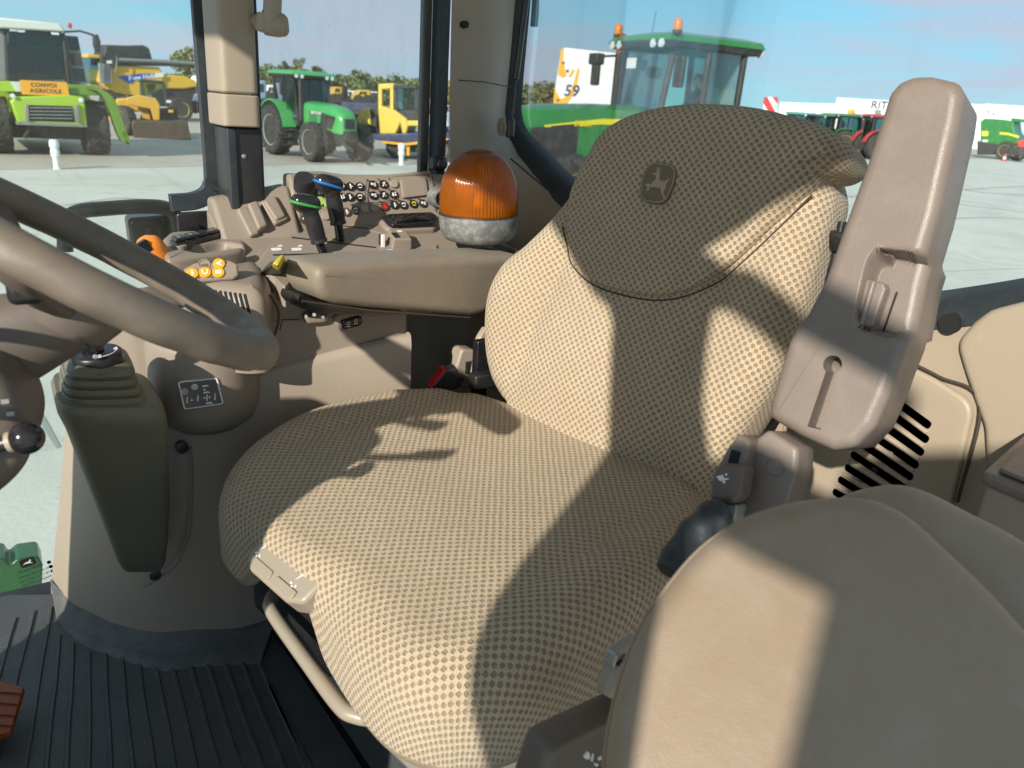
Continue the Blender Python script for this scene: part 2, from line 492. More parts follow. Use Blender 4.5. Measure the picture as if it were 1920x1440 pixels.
m_brown = M('column_plastic', (0.13, 0.105, 0.085), 0.5, var=0.08, grain=0.2)
m_black = M('black_plastic', (0.018, 0.018, 0.019), 0.35, var=0.15, grain=0.1, dust=0.05)
m_gloss = M('black_gloss', (0.012, 0.012, 0.014), 0.16, var=0.1, dust=0.05)
m_rubber = M('rubber_seal', (0.022, 0.028, 0.034), 0.5, var=0.2, vscale=12, dust=0.12, dustcol=(0.2, 0.22, 0.22))
m_dark = M('dark_recess', (0.012, 0.011, 0.010), 0.8)
m_mat = M('rubber_mat', (0.062, 0.064, 0.066), 0.55, var=0.2, vscale=10, grain=0.5, gscale=300, dust=0.35, dustcol=(0.13, 0.125, 0.11))
m_matlip = M('rubber_mat_dusty', (0.085, 0.088, 0.088), 0.7, var=0.25, vscale=14, grain=0.5, gscale=200, dust=0.75, dustcol=(0.17, 0.16, 0.135))
m_boot = M('olive_rubber', (0.155, 0.150, 0.102), 0.55, var=0.12, vscale=9, grain=0.25, gscale=500, dust=0.3, dustcol=(0.17, 0.165, 0.12))
m_white = M('white_print', (0.75, 0.75, 0.72), 0.5, var=0.03)
m_seam = M('seam_thread', (0.06, 0.045, 0.033), 0.9)
m_fab = fabric_mat('seat_fabric', (0.73, 0.575, 0.38), (0.32, 0.235, 0.155))
m_fab2 = fabric_mat('headrest_fabric', (0.71, 0.56, 0.375), (0.30, 0.22, 0.148), p=0.0128, q=0.0130)
m_patch = M('emblem_cloth', (0.175, 0.138, 0.098), 0.9, grain=0.6, gscale=800)
m_patch2 = M('emblem_thread', (0.40, 0.315, 0.21), 0.85, grain=0.6, gscale=900)
m_steel = M('galvanised', (0.20, 0.205, 0.20), 0.5, metal=0.3, var=0.5, vscale=26, dust=0.85, dustcol=(0.55, 0.54, 0.50), wear=0.4)
m_chrome = M('bright_metal', (0.6, 0.6, 0.58), 0.25, metal=0.9, var=0.1)
m_tube = M('painted_tube', (0.33, 0.28, 0.215), 0.35, var=0.05, wear=0.1)
m_plate = M('base_plate', (0.36, 0.36, 0.33), 0.35, metal=0.3, var=0.2, vscale=12, dust=0.3)
m_orange = M('orange_knob', (0.80, 0.24, 0.02), 0.35, var=0.05, dust=0.05)
m_obtn = M('orange_button', (0.80, 0.38, 0.03), 0.35, var=0.05)
m_yellow = M('yellow_plastic', (0.78, 0.62, 0.03), 0.4, var=0.05, dust=0.05)
m_green = M('green_band', (0.05, 0.35, 0.07), 0.35)
m_blue = M('blue_band', (0.02, 0.16, 0.55), 0.35)
m_lime = M('lime_button', (0.35, 0.52, 0.14), 0.4)
m_red = M('red_plastic', (0.62, 0.02, 0.03), 0.35)
m_redbtn = M('dark_red_button', (0.16, 0.025, 0.02), 0.4)
m_bbtn = M('brown_button', (0.085, 0.055, 0.04), 0.4)
m_rust = M('rust_pad', (0.30, 0.065, 0.012), 0.55, var=0.2, vscale=20, grain=0.4)
m_glass_r = glass_mat('rear_glass', (0.94, 0.975, 0.975), dust=0.018, spots=0.4)
m_glass_s = glass_mat('side_glass', (0.92, 0.96, 0.95), dust=0.14, spots=0.7, streak=0.04)
m_glass_f = glass_mat('front_glass', (0.92, 0.965, 0.95), dust=0.05, spots=0.6)

# ================================================================== ground
def ground_mat(name, c1, c2, stain, speck=0.3):
    m, nt, out = _nt(name)
    b = nt.nodes.new('ShaderNodeBsdfPrincipled'); co = _objco(nt)
    c = _mixc(nt, _ramp(nt, _noise(nt, co, 0.35, 8, 0.62, 0.5), [(0.3, (0, 0, 0)), (0.7, (1, 1, 1))]), c1, c2)
    c = _mixc(nt, _ramp(nt, _noise(nt, co, 1.4, 6, 0.7, 0.8), [(0.56, (0, 0, 0)), (0.72, (0.7, 0.7, 0.7))]), c, stain)
    c = _mixc(nt, _math(nt, 'MULTIPLY', _noise(nt, co, 45, 4, 0.7), speck), c, tuple(x * 0.45 for x in c1))
    mp = nt.nodes.new('ShaderNodeMapping'); mp.inputs['Scale'].default_value = (0.03, 0.9, 1); mp.inputs['Rotation'].default_value = (0, 0, math.radians(32))
    nt.links.new(co, mp.inputs['Vector'])
    t = _ramp(nt, _noise(nt, mp.outputs[0], 1.0, 5, 0.6), [(0.6, (0, 0, 0)), (0.7, (0.5, 0.5, 0.5))])
    c = _mixc(nt, t, c, tuple(x * 0.62 for x in c1))
    nt.links.new(c, b.inputs['Base Color']); b.inputs['Roughness'].default_value = 0.9
    bp = nt.nodes.new('ShaderNodeBump'); bp.inputs['Strength'].default_value = 0.35; bp.inputs['Distance'].default_value = 0.02
    nt.links.new(_noise(nt, co, 20, 6, 0.7), bp.inputs['Height']); nt.links.new(bp.outputs[0], b.inputs['Normal'])
    nt.links.new(b.outputs[0], out.inputs['Surface'])
    return m
m_conc = ground_mat('concrete_apron', (0.52, 0.505, 0.43), (0.66, 0.63, 0.54), (0.37, 0.36, 0.31), 0.25)
m_grav = ground_mat('gravel_yard', (0.46, 0.385, 0.315), (0.58, 0.50, 0.41), (0.38, 0.31, 0.25), 0.5)
m_joint = M('joint_filler', (0.10, 0.10, 0.095), 0.9)
mb = MB(); mb.add([(-300, -700, 0), (900, -700, 0), (900, 400, 0), (-300, 400, 0)], [(0, 1, 2, 3)])
tag(mb.build('ground', m_conc), kind='structure')
g0, g1 = onZ(-60, 320, 0), onZ(830, 305, 0)
gd = unit(g1 - g0); gn = V(-gd[1], gd[0], 0); gn = gn if gn[0] > 0 else -gn
A, B = g0 - gd * 150, g1 + gd * 14
mb = MB(); mb.add([(*A[:2], 0.005), (*B[:2], 0.005), (*(B + gn * 400)[:2], 0.005), (*(A + gn * 400)[:2], 0.005)], [(0, 1, 2, 3)])
tag(mb.build('gravel_yard', m_grav), kind='structure')
h0, h1 = onZ(1590, 299, 0), onZ(1960, 297, 0)
hd = unit(h1 - h0)
mb = MB(); mb.add([(*(h0 - hd * 60)[:2], 0.004), (*(h1 + hd * 120)[:2], 0.004), (*(h1 + hd * 220 + V(300, -200, 0))[:2], 0.004), (*(h0 - hd * 30 + V(300, -200, 0))[:2], 0.004)], [(0, 1, 2, 3)])
tag(mb.build('far_gravel', m_grav), kind='structure')
# the open joints between the concrete bays, seen as dark lines
def joint(a, b, w):
    a, b = np.asarray(a), np.asarray(b); d = unit(b - a); n = V(-d[1], d[0], 0) * w / 2
    mb = MB(); mb.add([(*(p)[:2], 0.004) for p in (a - n, b - n, b + n, a + n)], [(0, 1, 2, 3)])
    tag(mb.build('paving_joint', m_joint), kind='structure')
joint(onZ(1560, 371, 0), onZ(2100, 338, 0), 0.10)
joint(onZ(1500, 520, 0), onZ(2000, 500, 0), 0.012)

m_mark = M('tyre_mark', (0.30, 0.295, 0.26), 0.9, var=0.35, vscale=1.5)
m_damp = M('dust_streak', (0.62, 0.58, 0.47), 0.9, var=0.2, vscale=1.5)
def streak(pts, w, mat, nm, z=0.0045):
    P = smooth_path([onZ(*p, 0) for p in pts], 24); L, R = [], []
    for i, p in enumerate(P):
        d = unit(P[min(i + 1, len(P) - 1)] - P[max(i - 1, 0)]); n = V(-d[1], d[0], 0) * w * 0.5 * (0.55 + 0.45 * math.sin(math.pi * i / (len(P) - 1)))
        L.append(V(*(p - n)[:2], z)); R.append(V(*(p + n)[:2], z))
    mb = MB(); mb.add(L + R, [(i, i + 1, len(P) + i + 1, len(P) + i) for i in range(len(P) - 1)])
    tag(mb.build(nm, mat), kind='structure')
streak([(1780, 352), (1850, 362), (1930, 366), (2050, 372)], 0.35, m_mark, 'tyre_mark')
streak([(1700, 372), (1800, 384), (1920, 398), (2050, 420)], 0.18, m_mark, 'tyre_mark')
streak([(1560, 400), (1700, 412), (1860, 408), (2000, 416)], 0.12, m_mark, 'tyre_mark')
streak([(1740, 470), (1800, 476), (1860, 492), (1960, 500)], 0.16, m_damp, 'dust_streak', 0.005)
streak([(-20, 345), (60, 343), (130, 346)], 0.25, m_damp, 'dust_streak', 0.005)
streak([(120, 385), (230, 372), (330, 380), (400, 372)], 0.12, m_mark, 'tyre_mark')
streak([(1520, 340), (1600, 333), (1680, 330)], 0.3, m_mark, 'tyre_mark')
streak([(0, 700), (60, 760), (110, 840)], 0.05, m_mark, 'tyre_mark')

# ================================================================== cab shell
XS = 1.68
def frame_yz(x): return Fr((x, 0, 0), (0, 1, 0), (0, 0, 1), (1, 0, 0))
def frame_xz(y): return Fr((0, y, 0), (1, 0, 0), (0, 0, 1), (0, -1, 0))
FX = Fr((0, 0, 0), (1, 0, 0), (0, 0, 1), (0, -1, 0))

# roof, posts and header that stand outside the picture and shade the seat
m_lining = M('roof_lining', (0.62, 0.55, 0.45), 0.8, grain=0.3)
mb = MB(); mb.prism(rpoly([(0.0, -1.2), (1.78, -1.2), (1.74, 0.47), (0.02, 0.46)], [0.1, 0.1, 0.1, 0.05]), 3.04, 3.2)
tag(mb.build('cab_roof', m_lining, bevel=0.03, seg=3), kind='structure')
t = thing('door_post', 'beige door post at the front edge of the open left door', 'post', (-0.04, 0.42, 1.4))
rg_ = []
for z, xr, xl in ((1.35, -0.22, -0.02), (2.2, -0.20, 0.02), (2.33, -0.185, 0.055), (2.45, -0.165, 0.10), (2.585, -0.14, 0.115), (2.70, -0.07, 0.13), (2.8, -0.03, 0.15), (2.9, -0.01, 0.175), (3.04, 0.0, 0.23)):
    rg_.append([V(x, y, z) for x, y in rpoly([(xr, 0.395), (xl, 0.395), (xl, 0.445), (xr, 0.445)], 0.015)])
MB().loft(rg_).build('post_trim', m_post, t, angle=50)
MB().prism([(0.17, 2.885), (0.19, 2.912), (0.232, 2.924), (0.273, 2.952), (0.316, 2.985), (0.365, 3.017), (0.41, 3.045), (0.005, 3.045), (0.01, 2.93)], -0.44, -0.40, FX).build('corner_gusset', m_post, t, bevel=0.006)
t = thing('shade_mirror', 'added black mirror on two arms, unseen, shading the passenger seat and backrest', 'mirror', (-0.6, 0.75, 2.5))  # added out of view, placed and sized to shade passenger seat and backrest
MB().tube([(0.02, 0.44, 3.015), (-0.09, 0.47, 3.045), (-0.30, 0.66, 3.125), (-0.55, 0.76, 3.155)], 0.034, 12).build('arm', m_black, t)
MB().tube([(-0.10, 0.42, 2.70), (-0.22, 0.52, 2.79), (-0.40, 0.70, 2.89), (-0.55, 0.76, 2.93)], 0.046, 12).build('arm', m_black, t)
MB().prism(rpoly([(-0.88, 2.50), (-0.49, 2.46), (-0.505, 2.9), (-0.515, 3.06), (-0.90, 3.24)], 0.03), -0.80, -0.72, FX).build('housing', m_black, t, bevel=0.02)
MB().prism(rpoly([(-0.86, 2.53), (-0.52, 2.50), (-0.535, 3.03), (-0.88, 3.19)], 0.03), -0.718, -0.712, FX).build('mirror_glass', m_chrome, t)
t = thing('dashboard', 'unseen taupe cowl with added shade block below the windscreen ahead of the steering wheel', 'dashboard', (0.85, 0.42, 1.44))
MB().prism(rpoly([(0.40, 1.44), (1.27, 1.44), (1.27, 2.25), (0.84, 2.25), (0.62, 2.12), (0.40, 2.08)], 0.04), -0.52, -0.32, FX).build('cowl', m_taupe2, t, bevel=0.03, seg=3)
MB().prism(rpoly([(0.66, 2.02), (1.02, 2.02), (1.02, 2.26), (0.94, 2.315), (0.72, 2.315), (0.655, 2.27)], 0.02), -0.32, -0.19, FX).build('shade_block', m_brown, t, bevel=0.012)  # added unseen block that casts the dark front corner on the cushion
t = thing('rear_post', 'beige rear post behind the open left door', 'post', (-0.03, -1.06, 1.4))
MB().prism(rpoly([(-0.09, -1.16), (0.05, -1.16), (0.03, -1.02), (-0.08, -1.0)], 0.02), 1.35, 3.04).build('post_trim', m_post, t, bevel=0.008)
# floor under the mat and the cab side sill
mb = MB(); mb.prism([(-0.05, -1.15), (1.73, -1.15), (1.73, 0.5), (-0.05, 0.5)], 1.36, 1.438)
tag(mb.build('cab_floor', m_black), kind='structure')

# --- middle side post (between the two right-hand panes)
t = thing('side_post', 'beige and black post between the two side windows', 'post', (1.65, -0.41, 1.9))
MB().prism(rpoly([(1.585, -0.3725), (1.585, -0.4395), (1.68, -0.447), (1.69, -0.366)], 0.014), 2.478, 3.05).build('upper_trim', m_post, t, bevel=0.004)
MB().prism(rpoly([(1.583, -0.3710), (1.583, -0.4410), (1.68, -0.448), (1.69, -0.3645)], 0.014), 2.418, 2.476).build('lower_trim', m_post, t, bevel=0.003)
MB().prism(rpoly([(1.60, -0.379), (1.60, -0.447), (1.68, -0.452), (1.69, -0.376)], 0.006), 1.9, 2.416).build('post_core', m_black, t, bevel=0.003)
MB().prism(rpoly([(1.594, -0.379), (1.594, -0.396), (1.605, -0.396), (1.605, -0.379)], 0.003), 1.95, 2.414).build('edge_strip', m_rubber, t)
q = onX(457, 293, 1.6); MB().lathe([(0.0045, 0), (0.0045, 0.002), (0.0025, 0.003), (0.0, 0.003)], Fr(q, (0, 1, 0), (0, 0, 1), (-1, 0, 0)), 14).build('screw', m_chrome, t)
# --- bracket clamped to that post
t = thing('monitor_bracket', 'beige tube bracket clamped near the top of the side post', 'bracket', onX(500, 45, 1.56))
def AX(px, py, x): return onX(px, py, x)
MB().tube([AX(474, 40, 1.60), AX(487, 40, 1.58), AX(500, 42, 1.56)], 0.0125, 16).build('arm', m_post, t)
MB().tube([AX(499, 27, 1.56), AX(494, 60, 1.56)], [0.0165, 0.016], 16).build('collar', m_post, t, bevel=0.002)
MB().tube([AX(494, 46, 1.56), AX(519, 47, 1.55), AX(535, 47, 1.545), AX(541, 47, 1.543)], [0.018, 0.021, 0.0195, 0.012], 18).build('clamp', m_post, t, bevel=0.003)
MB().tube([AX(507, 62, 1.55), AX(510, 30, 1.55), AX(514, -60, 1.545)], [0.013, 0.0165, 0.0155], 16).build('upright', m_post, t)
MB().tube([AX(494, 24, 1.575), AX(500, 22, 1.57)], 0.005, 10).build('bolt', m_black, t)

# --- side windows
t = thing('side_window', 'dusty side window pane between side post and corner post', 'window', (XS, -0.66, 2.0))
MB().box((XS + 0.012, -0.665, 2.55), (0.005, 0.44, 1.12)).build('pane', m_glass_s, t)
MB().box((XS - 0.004, -0.873, 2.6), (0.05, 0.024, 1.05)).build('rear_seal', m_rubber, t, bevel=0.006)
MB().box((XS + 0.03, -0.853, 2.6), (0.02, 0.022, 1.05)).build('frame_edge', m_black, t, bevel=0.003)
MB().box((XS + 0.012, -0.462, 2.55), (0.02, 0.018, 1.1)).build('front_seal', m_rubber, t, bevel=0.004)
q = onX(821, 306, 1.65); MB().box(q, (0.03, 0.034, 0.03)).build('catch', m_black, t, bevel=0.006)
MB().lathe([(0.011, 0), (0.013, 0.006), (0.010, 0.016), (0, 0.017)], Fr(q + V(-0.014, 0, 0.0), (0, 1, 0), (0, 0, 1), (-1, 0, 0)), 18).build('catch_knob', m_gloss, t)

t = thing('front_side_window', 'large clear side window pane ahead of the side post, edged in black rubber', 'window', (1.74, 0.1, 1.45))
MB().box((1.75, 0.13, 2.22), (0.005, 0.98, 1.66)).build('pane', m_glass_f, t)
sl = smooth_path([(1.735, -0.376, 3.05), (1.735, -0.376, 2.6), (1.735, -0.378, 2.33), (1.735, -0.370, 2.283), (1.735, -0.34, 2.262), (1.735, -0.29, 2.257)], 30)
mb = MB(); rings = []
for i, p in enumerate(sl):
    d = unit(sl[min(i + 1, len(sl) - 1)] - sl[max(i - 1, 0)]); n = np.cross(d, (1, 0, 0))
    rings.append([p + n * a + V(b, 0, 0) for a, b in ((-0.016, -0.01), (0.018, -0.014), (0.021, 0.012), (-0.016, 0.012))])
mb.loft(rings).build('rear_seal', m_rubber, t, bevel=0.004)
MB().tube([onX(0, 1137, 1.74), onX(60, 1117, 1.74), onX(110, 1099, 1.74)], 0.011, 10).build('bottom_seal', m_rubber, t)
MB().box((1.75, 0.6, 2.2), (0.03, 0.05, 1.7)).build('front_seal', m_rubber, t, bevel=0.004)
# maker's mark printed on the lower corner of the pane
E_GL = Fr(onX(52, 1054, 1.744), (0, -1, 0), (0, 0, 1))
E_GL.a = unit(V(0, -0.985, 0.17)); E_GL.b = unit(np.cross(V(-1, 0, 0), E_GL.a)); E_GL.c = V(-1, 0, 0)
mk = MB().prism(rpoly([(-0.0145, -0.0105), (0.0145, -0.0105), (0.0145, 0.0105), (-0.0145, 0.0105)], 0.006), 0, 0.0005, E_GL).build('maker_mark', m_black, t)
MB().prism([(-0.010, -0.003), (-0.004, 0.001), (0.002, 0.001), (0.006, 0.006), (0.007, 0.002), (0.004, -0.001), (0.009, -0.006), (0.002, -0.003), (-0.004, -0.002)], 0.0006, 0.001, E_GL).build('deer', m_white, mk)
tf = Fr(E_GL.p(0.0, -0.018, 0), E_GL.a, E_GL.b); text('maker_name', 'JOHN DEERE', m_black, tf, 0.0085, t, 0.0003)
for i, s in enumerate(('LAMINATED  43R-00', 'E2 011234  DOT 287', 'AS2  M6T2  TRANSP')):
    tf = Fr(E_GL.p(0.002, -0.031 - i * 0.011, 0), E_GL.a, E_GL.b); text('approval_text', s, m_black, tf, 0.0066, t, 0.0003)
for i in range(3):
    MB().lathe([(0.0042, 0), (0.0042, 0.0005), (0.0032, 0.0005), (0.0032, 0)], Fr(E_GL.p(0.036, -0.018 - i * 0.012, 0), E_GL.a, E_GL.b), 16).build('approval_ring', m_black, t)

# --- corner post, one moulded sheet from the side window round to the rear window
t = thing('corner_post', 'curved beige corner post and panel between side and rear windows', 'post', (1.66, -0.98, 1.9))
rowsA = [(1.655, 3.05), (1.655, 2.8), (1.65, 2.6), (1.645, 2.47), (1.64, 2.42), (1.635, 2.37), (1.63, 2.32), (1.62, 2.27), (1.61, 2.2), (1.60, 2.1), (1.6, 1.95)]
rowsB = [(1.70, 3.05), (1.705, 2.8), (1.715, 2.6), (1.725, 2.47), (1.70, 2.415), (1.64, 2.375), (1.56, 2.34), (1.44, 2.295), (1.25, 2.235), (1.1, 2.15), (1.1, 1.95)]
rings = []
for (xa, za), (xb, zb) in zip(rowsA, rowsB):
    a = V(xa, -0.885, za); b = V(xb, -1.085, zb)
    k = V(max(1.62, min(xa, xb)) + 0.0, -1.03, (za + zb) / 2) if zb < 2.42 else V(1.615, -0.975, za)
    rings.append([(1 - u) ** 2 * a + 2 * u * (1 - u) * k + u * u * b for u in np.linspace(0, 1, 18)])
mb = MB(); mb.loft(rings, cap=False, closed=False)
o = mb.build('moulded_panel', m_post, t, solid=0.0, angle=80)
cap_a = []
MB().tube([V(1.653, -0.888, 2.535), V(1.612, -0.955, 2.535), V(1.627, -1.02, 2.53), V(1.70, -1.09, 2.53)], 0.0012, 6).build('seam', m_seam, t)
q = onX(873, 46, 1.632); MB().lathe([(0.0075, -0.02), (0.0075, 0.002), (0, 0.002)], Fr(q, (0, 1, 0), (0, 0, 1), (-1, 0, 0)), 18).build('plug_hole', m_dark, t)
# raised trim under the rear window edge
up, dn = [], []
def FB(px, py, y): return onY(px, py, y)
strip = [FB(957, 297, -1.0), FB(990, 325, -1.035), FB(1040, 366, -1.055), FB(1075, 392, -1.065)]
MB().tube(strip, 0.0022, 6).build('panel_groove', m_seam, t)
# --- rear window
t = thing('rear_window', 'wide rear window pane edged in black rubber', 'window', (0.95, -1.12, 2.2))
wedge = [(1.73, 3.05), (1.735, 2.75), (1.745, 2.52), (1.735, 2.455), (1.70, 2.415), (1.63, 2.38), (1.5, 2.325), (1.3, 2.26), (1.1, 2.205), (0.95, 2.19), (0.75, 2.2), (0.6, 2.25), (0.45, 2.31), (0.25, 2.40), (0.16, 2.5), (0.15, 3.05)]
wp = smooth_path([V(x, 0, z) for x, z in wedge], 80)
pane = [(p[0], p[2]) for p in wp]
MB().prism(pane, 1.118, 1.122, FX).build('pane', m_glass_r, t, flat=True)
rings = []
for i, p in enumerate(wp):
    d = unit(wp[min(i + 1, len(wp) - 1)] - wp[max(i - 1, 0)]); n = np.cross(d, (0, 1, 0))
    n = -n if n[2] > 0 or (abs(n[2]) < 0.05 and n[0] > 0 and p[0] < 0.5) else n
    inn = V(0.95, 0, 2.7) - p; n = unit(inn - d * (inn @ d))
    rings.append([p + n * a + V(0, b, 0) for a, b in ((-0.03, -1.07), (0.004, -1.082), (0.022, -1.108), (0.022, -1.132), (-0.03, -1.132))])
MB().loft(rings).build('seal', m_rubber, t, angle=60)
# --- gas strut that lifts the rear window
t = thing('gas_strut', 'thin black gas strut beside the rear window edge', 'strut', FB(955, 240, -1.02))
p0, p1, p2 = FB(957, 238, -1.03), FB(966, 150, -1.035), FB(990, -30, -1.045)
MB().tube([p0, p1], 0.0042, 10).build('rod', m_black, t)
MB().tube([p1, p2], 0.0082, 12).build('cylinder', m_gloss, t, bevel=0.002)
bf = Fr(FB(941, 238, -1.0), (1, 0, 0), (0, 0, 1), unit((-0.75, 0.66, 0)))
MB().lathe([(0.021, -0.012), (0.0215, 0.002), (0.019, 0.004), (0.011, 0.0045), (0.0105, 0.0075), (0, 0.0085)], bf, 26).build('boss', m_post, t)
MB().tube([FB(957, 222, -1.01), FB(956, 258, -1.01)], 0.0105, 14).build('ball_socket', m_black, t, bevel=0.003)
# --- wiper outside the rear window
t = thing('rear_wiper', 'black wiper arm hanging behind the top of the rear window', 'wiper', FB(1003, 40, -1.16))
MB().tube([FB(1006, -60, -1.16), FB(1005, 20, -1.16), FB(1003, 49, -1.16)], [0.0085, 0.008, 0.0075], 10).build('arm', m_black, t, bevel=0.002)
MB().box(FB(1005, -10, -1.142), (0.012, 0.012, 0.14)).build('blade', m_rubber, t)

# --- rear wall below the window
t = thing('rear_wall', 'beige moulded rear wall with vent grille below the rear window', 'wall', (0.6, -1.08, 1.45))
top = [(p[0], p[2] - 0.012) for p in wp if p[2] < 2.5 and p[0] < 1.5]
body = top + [(0.02, 2.5), (0.02, 1.44), (1.5, 1.44)]
wall = MB().prism(body, 1.075, 1.13, FX).build('panel', m_beige, t, bevel=0.012, seg=3)
# swelling shoulder along the right-hand part of the wall
WF = Fr((0, -1.075, 0), (1, 0, 0), (0, 0, 1), (0, 1, 0))
def wpix(px, py, d=0.0): q = onY(px, py, -1.075 + d); return (q[0], q[2])
sh = [wpix(1797, 640), wpix(1832, 602), wpix(1862, 580), wpix(1990, 548), wpix(2300, 620), wpix(2300, 1000), wpix(1860, 1000), wpix(1850, 800), wpix(1815, 700)]
MB().pillow(rpoly(sh, 0.03), Fr((0, -1.0745, 0), (1, 0, 0), (0, 0, 1), (0, 1, 0)), lambda a, b: 0.011, r=0.010, depth=0.011, n=120, back=False).build('shoulder', m_beige, t, angle=60)
bd = [wpix(1560, 640), wpix(1680, 672), wpix(1755, 708), wpix(1832, 756), wpix(1790, 940), wpix(1760, 1040), wpix(1500, 1010), wpix(1470, 800)]
MB().pillow(rpoly(bd, 0.03), Fr((0, -1.0735, 0), (1, 0, 0), (0, 0, 1), (0, 1, 0)), lambda a, b: 0.008, r=0.006, depth=0.008, n=140, back=False).build('access_panel', m_beige, t, angle=60)
gr = [np.array(wpix(*p, 0.0095)) for p in ((1668, 662), (1758, 706), (1836, 757), (1794, 942))]
MB().tube([V(g[0], -1.0672, g[1]) for g in smooth_path(gr, 24)], 0.0022, 6).build('panel_groove', m_seam, t)
q = onY(1782, 606, -1.07); MB().lathe([(0.014, -0.03), (0.014, 0.006), (0, 0.006)], Fr(q, (1, 0, 0), (0, 0, 1), (0, 1, 0)), 24).build('latch_hole', m_dark, t)
# vent: a row of rounded slots with beige bars between them
slats = [((1680, 752), (1745, 800)), ((1652, 762), (1741, 827)), ((1640, 786), (1732, 851)), ((1625, 808), (1722, 875)), ((1610, 828), (1712, 897)), ((1596, 850), (1700, 918)), ((1585, 874), (1688, 940)), ((1572, 897), (1672, 960)), ((1562, 920), (1650, 975))]
def vbar(a, b, w, h0, h1, name, mat):
    p, q = np.array(wpix(*a, 0.009)), np.array(wpix(*b, 0.009)); d = (q - p) / np.linalg.norm(q - p); n = np.array([-d[1], d[0]]) * w / 2
    return MB().prism(rpoly([p - n, q - n, q + n, p + n], w * 0.45), h0, h1, WF).build(name, mat, t, bevel=0.0 if h1 < 0.011 else 0.002)
for a, b in slats: vbar(a, b, 0.0128, 0.0072, 0.0095, 'vent_slot', m_dark)
for (a, b), (c, d) in zip(slats[:-1], slats[1:]):
    vbar(((a[0] + c[0]) / 2 + 4, (a[1] + c[1]) / 2 + 2), ((b[0] + d[0]) / 2 - 3, (b[1] + d[1]) / 2 - 2), 0.0062, 0.0075, 0.0135, 'slat', m_beige)
for k, (px, py) in enumerate(((1612, 905), (1590, 940), (1640, 880), (1668, 850))):
    q = onY(px, py, -1.0657); MB().box(q, (0.010, 0.001, 0.007)).build('filter_frame', m_plate if k % 2 else m_black, t, bevel=0.001)

# ================================================================== floor mat
t = thing('floor_mat', 'dark ribbed rubber mat on the cab floor', 'mat', (1.1, 0.0, 1.445))
edge = [onZ(x, y, 1.45)[:2] for x, y in ((97, 1112), (128, 1150), (175, 1180), (240, 1198), (320, 1206), (400, 1198), (500, 1174))]
near = [onZ(505, 1174, 1.45)[:2], onZ(610, 1330, 1.45)[:2], onZ(720, 1500, 1.45)[:2], V(0.3, -0.32)]
MB().prism([*edge, *near, V(0.15, -0.25), V(0.15, 0.48), V(1.70, 0.48), V(1.70, 0.1)], 1.438, 1.4465).build('sheet', m_mat, t)
lipo = [onZ(x, y, 1.45) for x, y in ((104, 1150), (108, 1160), (124, 1182), (165, 1210), (215, 1228), (300, 1252), (360, 1246), (430, 1240), (490, 1238))]
lipi = [onZ(x, y, 1.45) for x, y in ((98, 1112), (106, 1122), (128, 1142), (175, 1170), (240, 1188), (320, 1196), (400, 1188), (500, 1160), (520, 1160))]
lo, li = smooth_path(lipo, 48), smooth_path(lipi, 48)
rings = []
for a, b in zip(lo, li):
    d = b - a
    rings.append([V(*(a + d * u)[:2], 1.447 + h) for u, h in ((-0.06, 0.0), (0.05, 0.006), (0.25, 0.008), (0.6, 0.012), (0.85, 0.028), (1.0, 0.04))])
MB().loft(rings, cap=False, closed=False).build('raised_lip', m_matlip, t, angle=60)
ribs = [((28, 1160), (0, 1257)), ((63, 1147), (30, 1277)), ((95, 1140), (47, 1440)), ((112, 1190), (87, 1440)), ((137, 1207), (125, 1440)), ((167, 1224), (167, 1440)),
        ((197, 1228), (207, 1440)), ((227, 1234), (248, 1440)), ((260, 1247), (288, 1440)), ((293, 1253), (328, 1440)), ((325, 1254), (368, 1440)), ((358, 1252), (410, 1440)),
        ((390, 1248), (450, 1440)), ((422, 1246), (492, 1440)), ((455, 1244), (532, 1440)), ((487, 1244), (573, 1440)), ((505, 1285), (600, 1480))]
for a, b in ribs:
    p, q = onZ(*a, 1.447), onZ(*b, 1.447); d = unit(q - p); L = np.linalg.norm(q - p) + 0.35; n = V(-d[1], d[0], 0)
    mb = MB()
    path = [p + d * s for s in np.linspace(0, L, 10)]
    path = [c + n * 0.0008 * math.sin(i * 1.7 + a[0]) for i, c in enumerate(path)]
    mb.loft([[c - n * 0.0042, c - n * 0.0026 + V(0, 0, 0.0032), c + n * 0.0026 + V(0, 0, 0.0032), c + n * 0.0042] for c in path]).build('rib', m_mat, t, angle=60)
# riser of the seat platform
t = thing('seat_platform', 'black platform and grey suspension cover under the seat', 'platform', (0.9, -0.5, 1.45))
pl = [onZ(495, 1172, 1.45)[:2], onZ(600, 1310, 1.45)[:2], onZ(706, 1470, 1.45)[:2], V(0.55, -0.42), V(0.5, -0.95), V(1.27, -1.0), V(1.34, -0.66)]
MB().prism(pl, 1.446, 1.60, top=0.93).build('plinth', m_mat, t, bevel=0.02, seg=3)
cc = onZ(800, 1420, 1.62)
SC_ = Fr((cc[0] + 0.16, cc[1] - 0.12, 1.56), unit((0.974, 0.225, 0)), unit((-0.225, 0.974, 0)), (0, 0, 1))
MB().prism(rpoly([(-0.24, -0.22), (0.22, -0.22), (0.22, 0.155), (-0.24, 0.155)], 0.03), 0, 0.115, SC_, top=0.94).build('suspension_cover', m_plate, t, bevel=0.012, seg=3)
MB().prism(rpoly([(-0.20, -0.2), (0.26, -0.2), (0.26, 0.12), (-0.20, 0.12)], 0.02), 0.115, 0.26, SC_).build('bellows', m_dark, t, bevel=0.01)
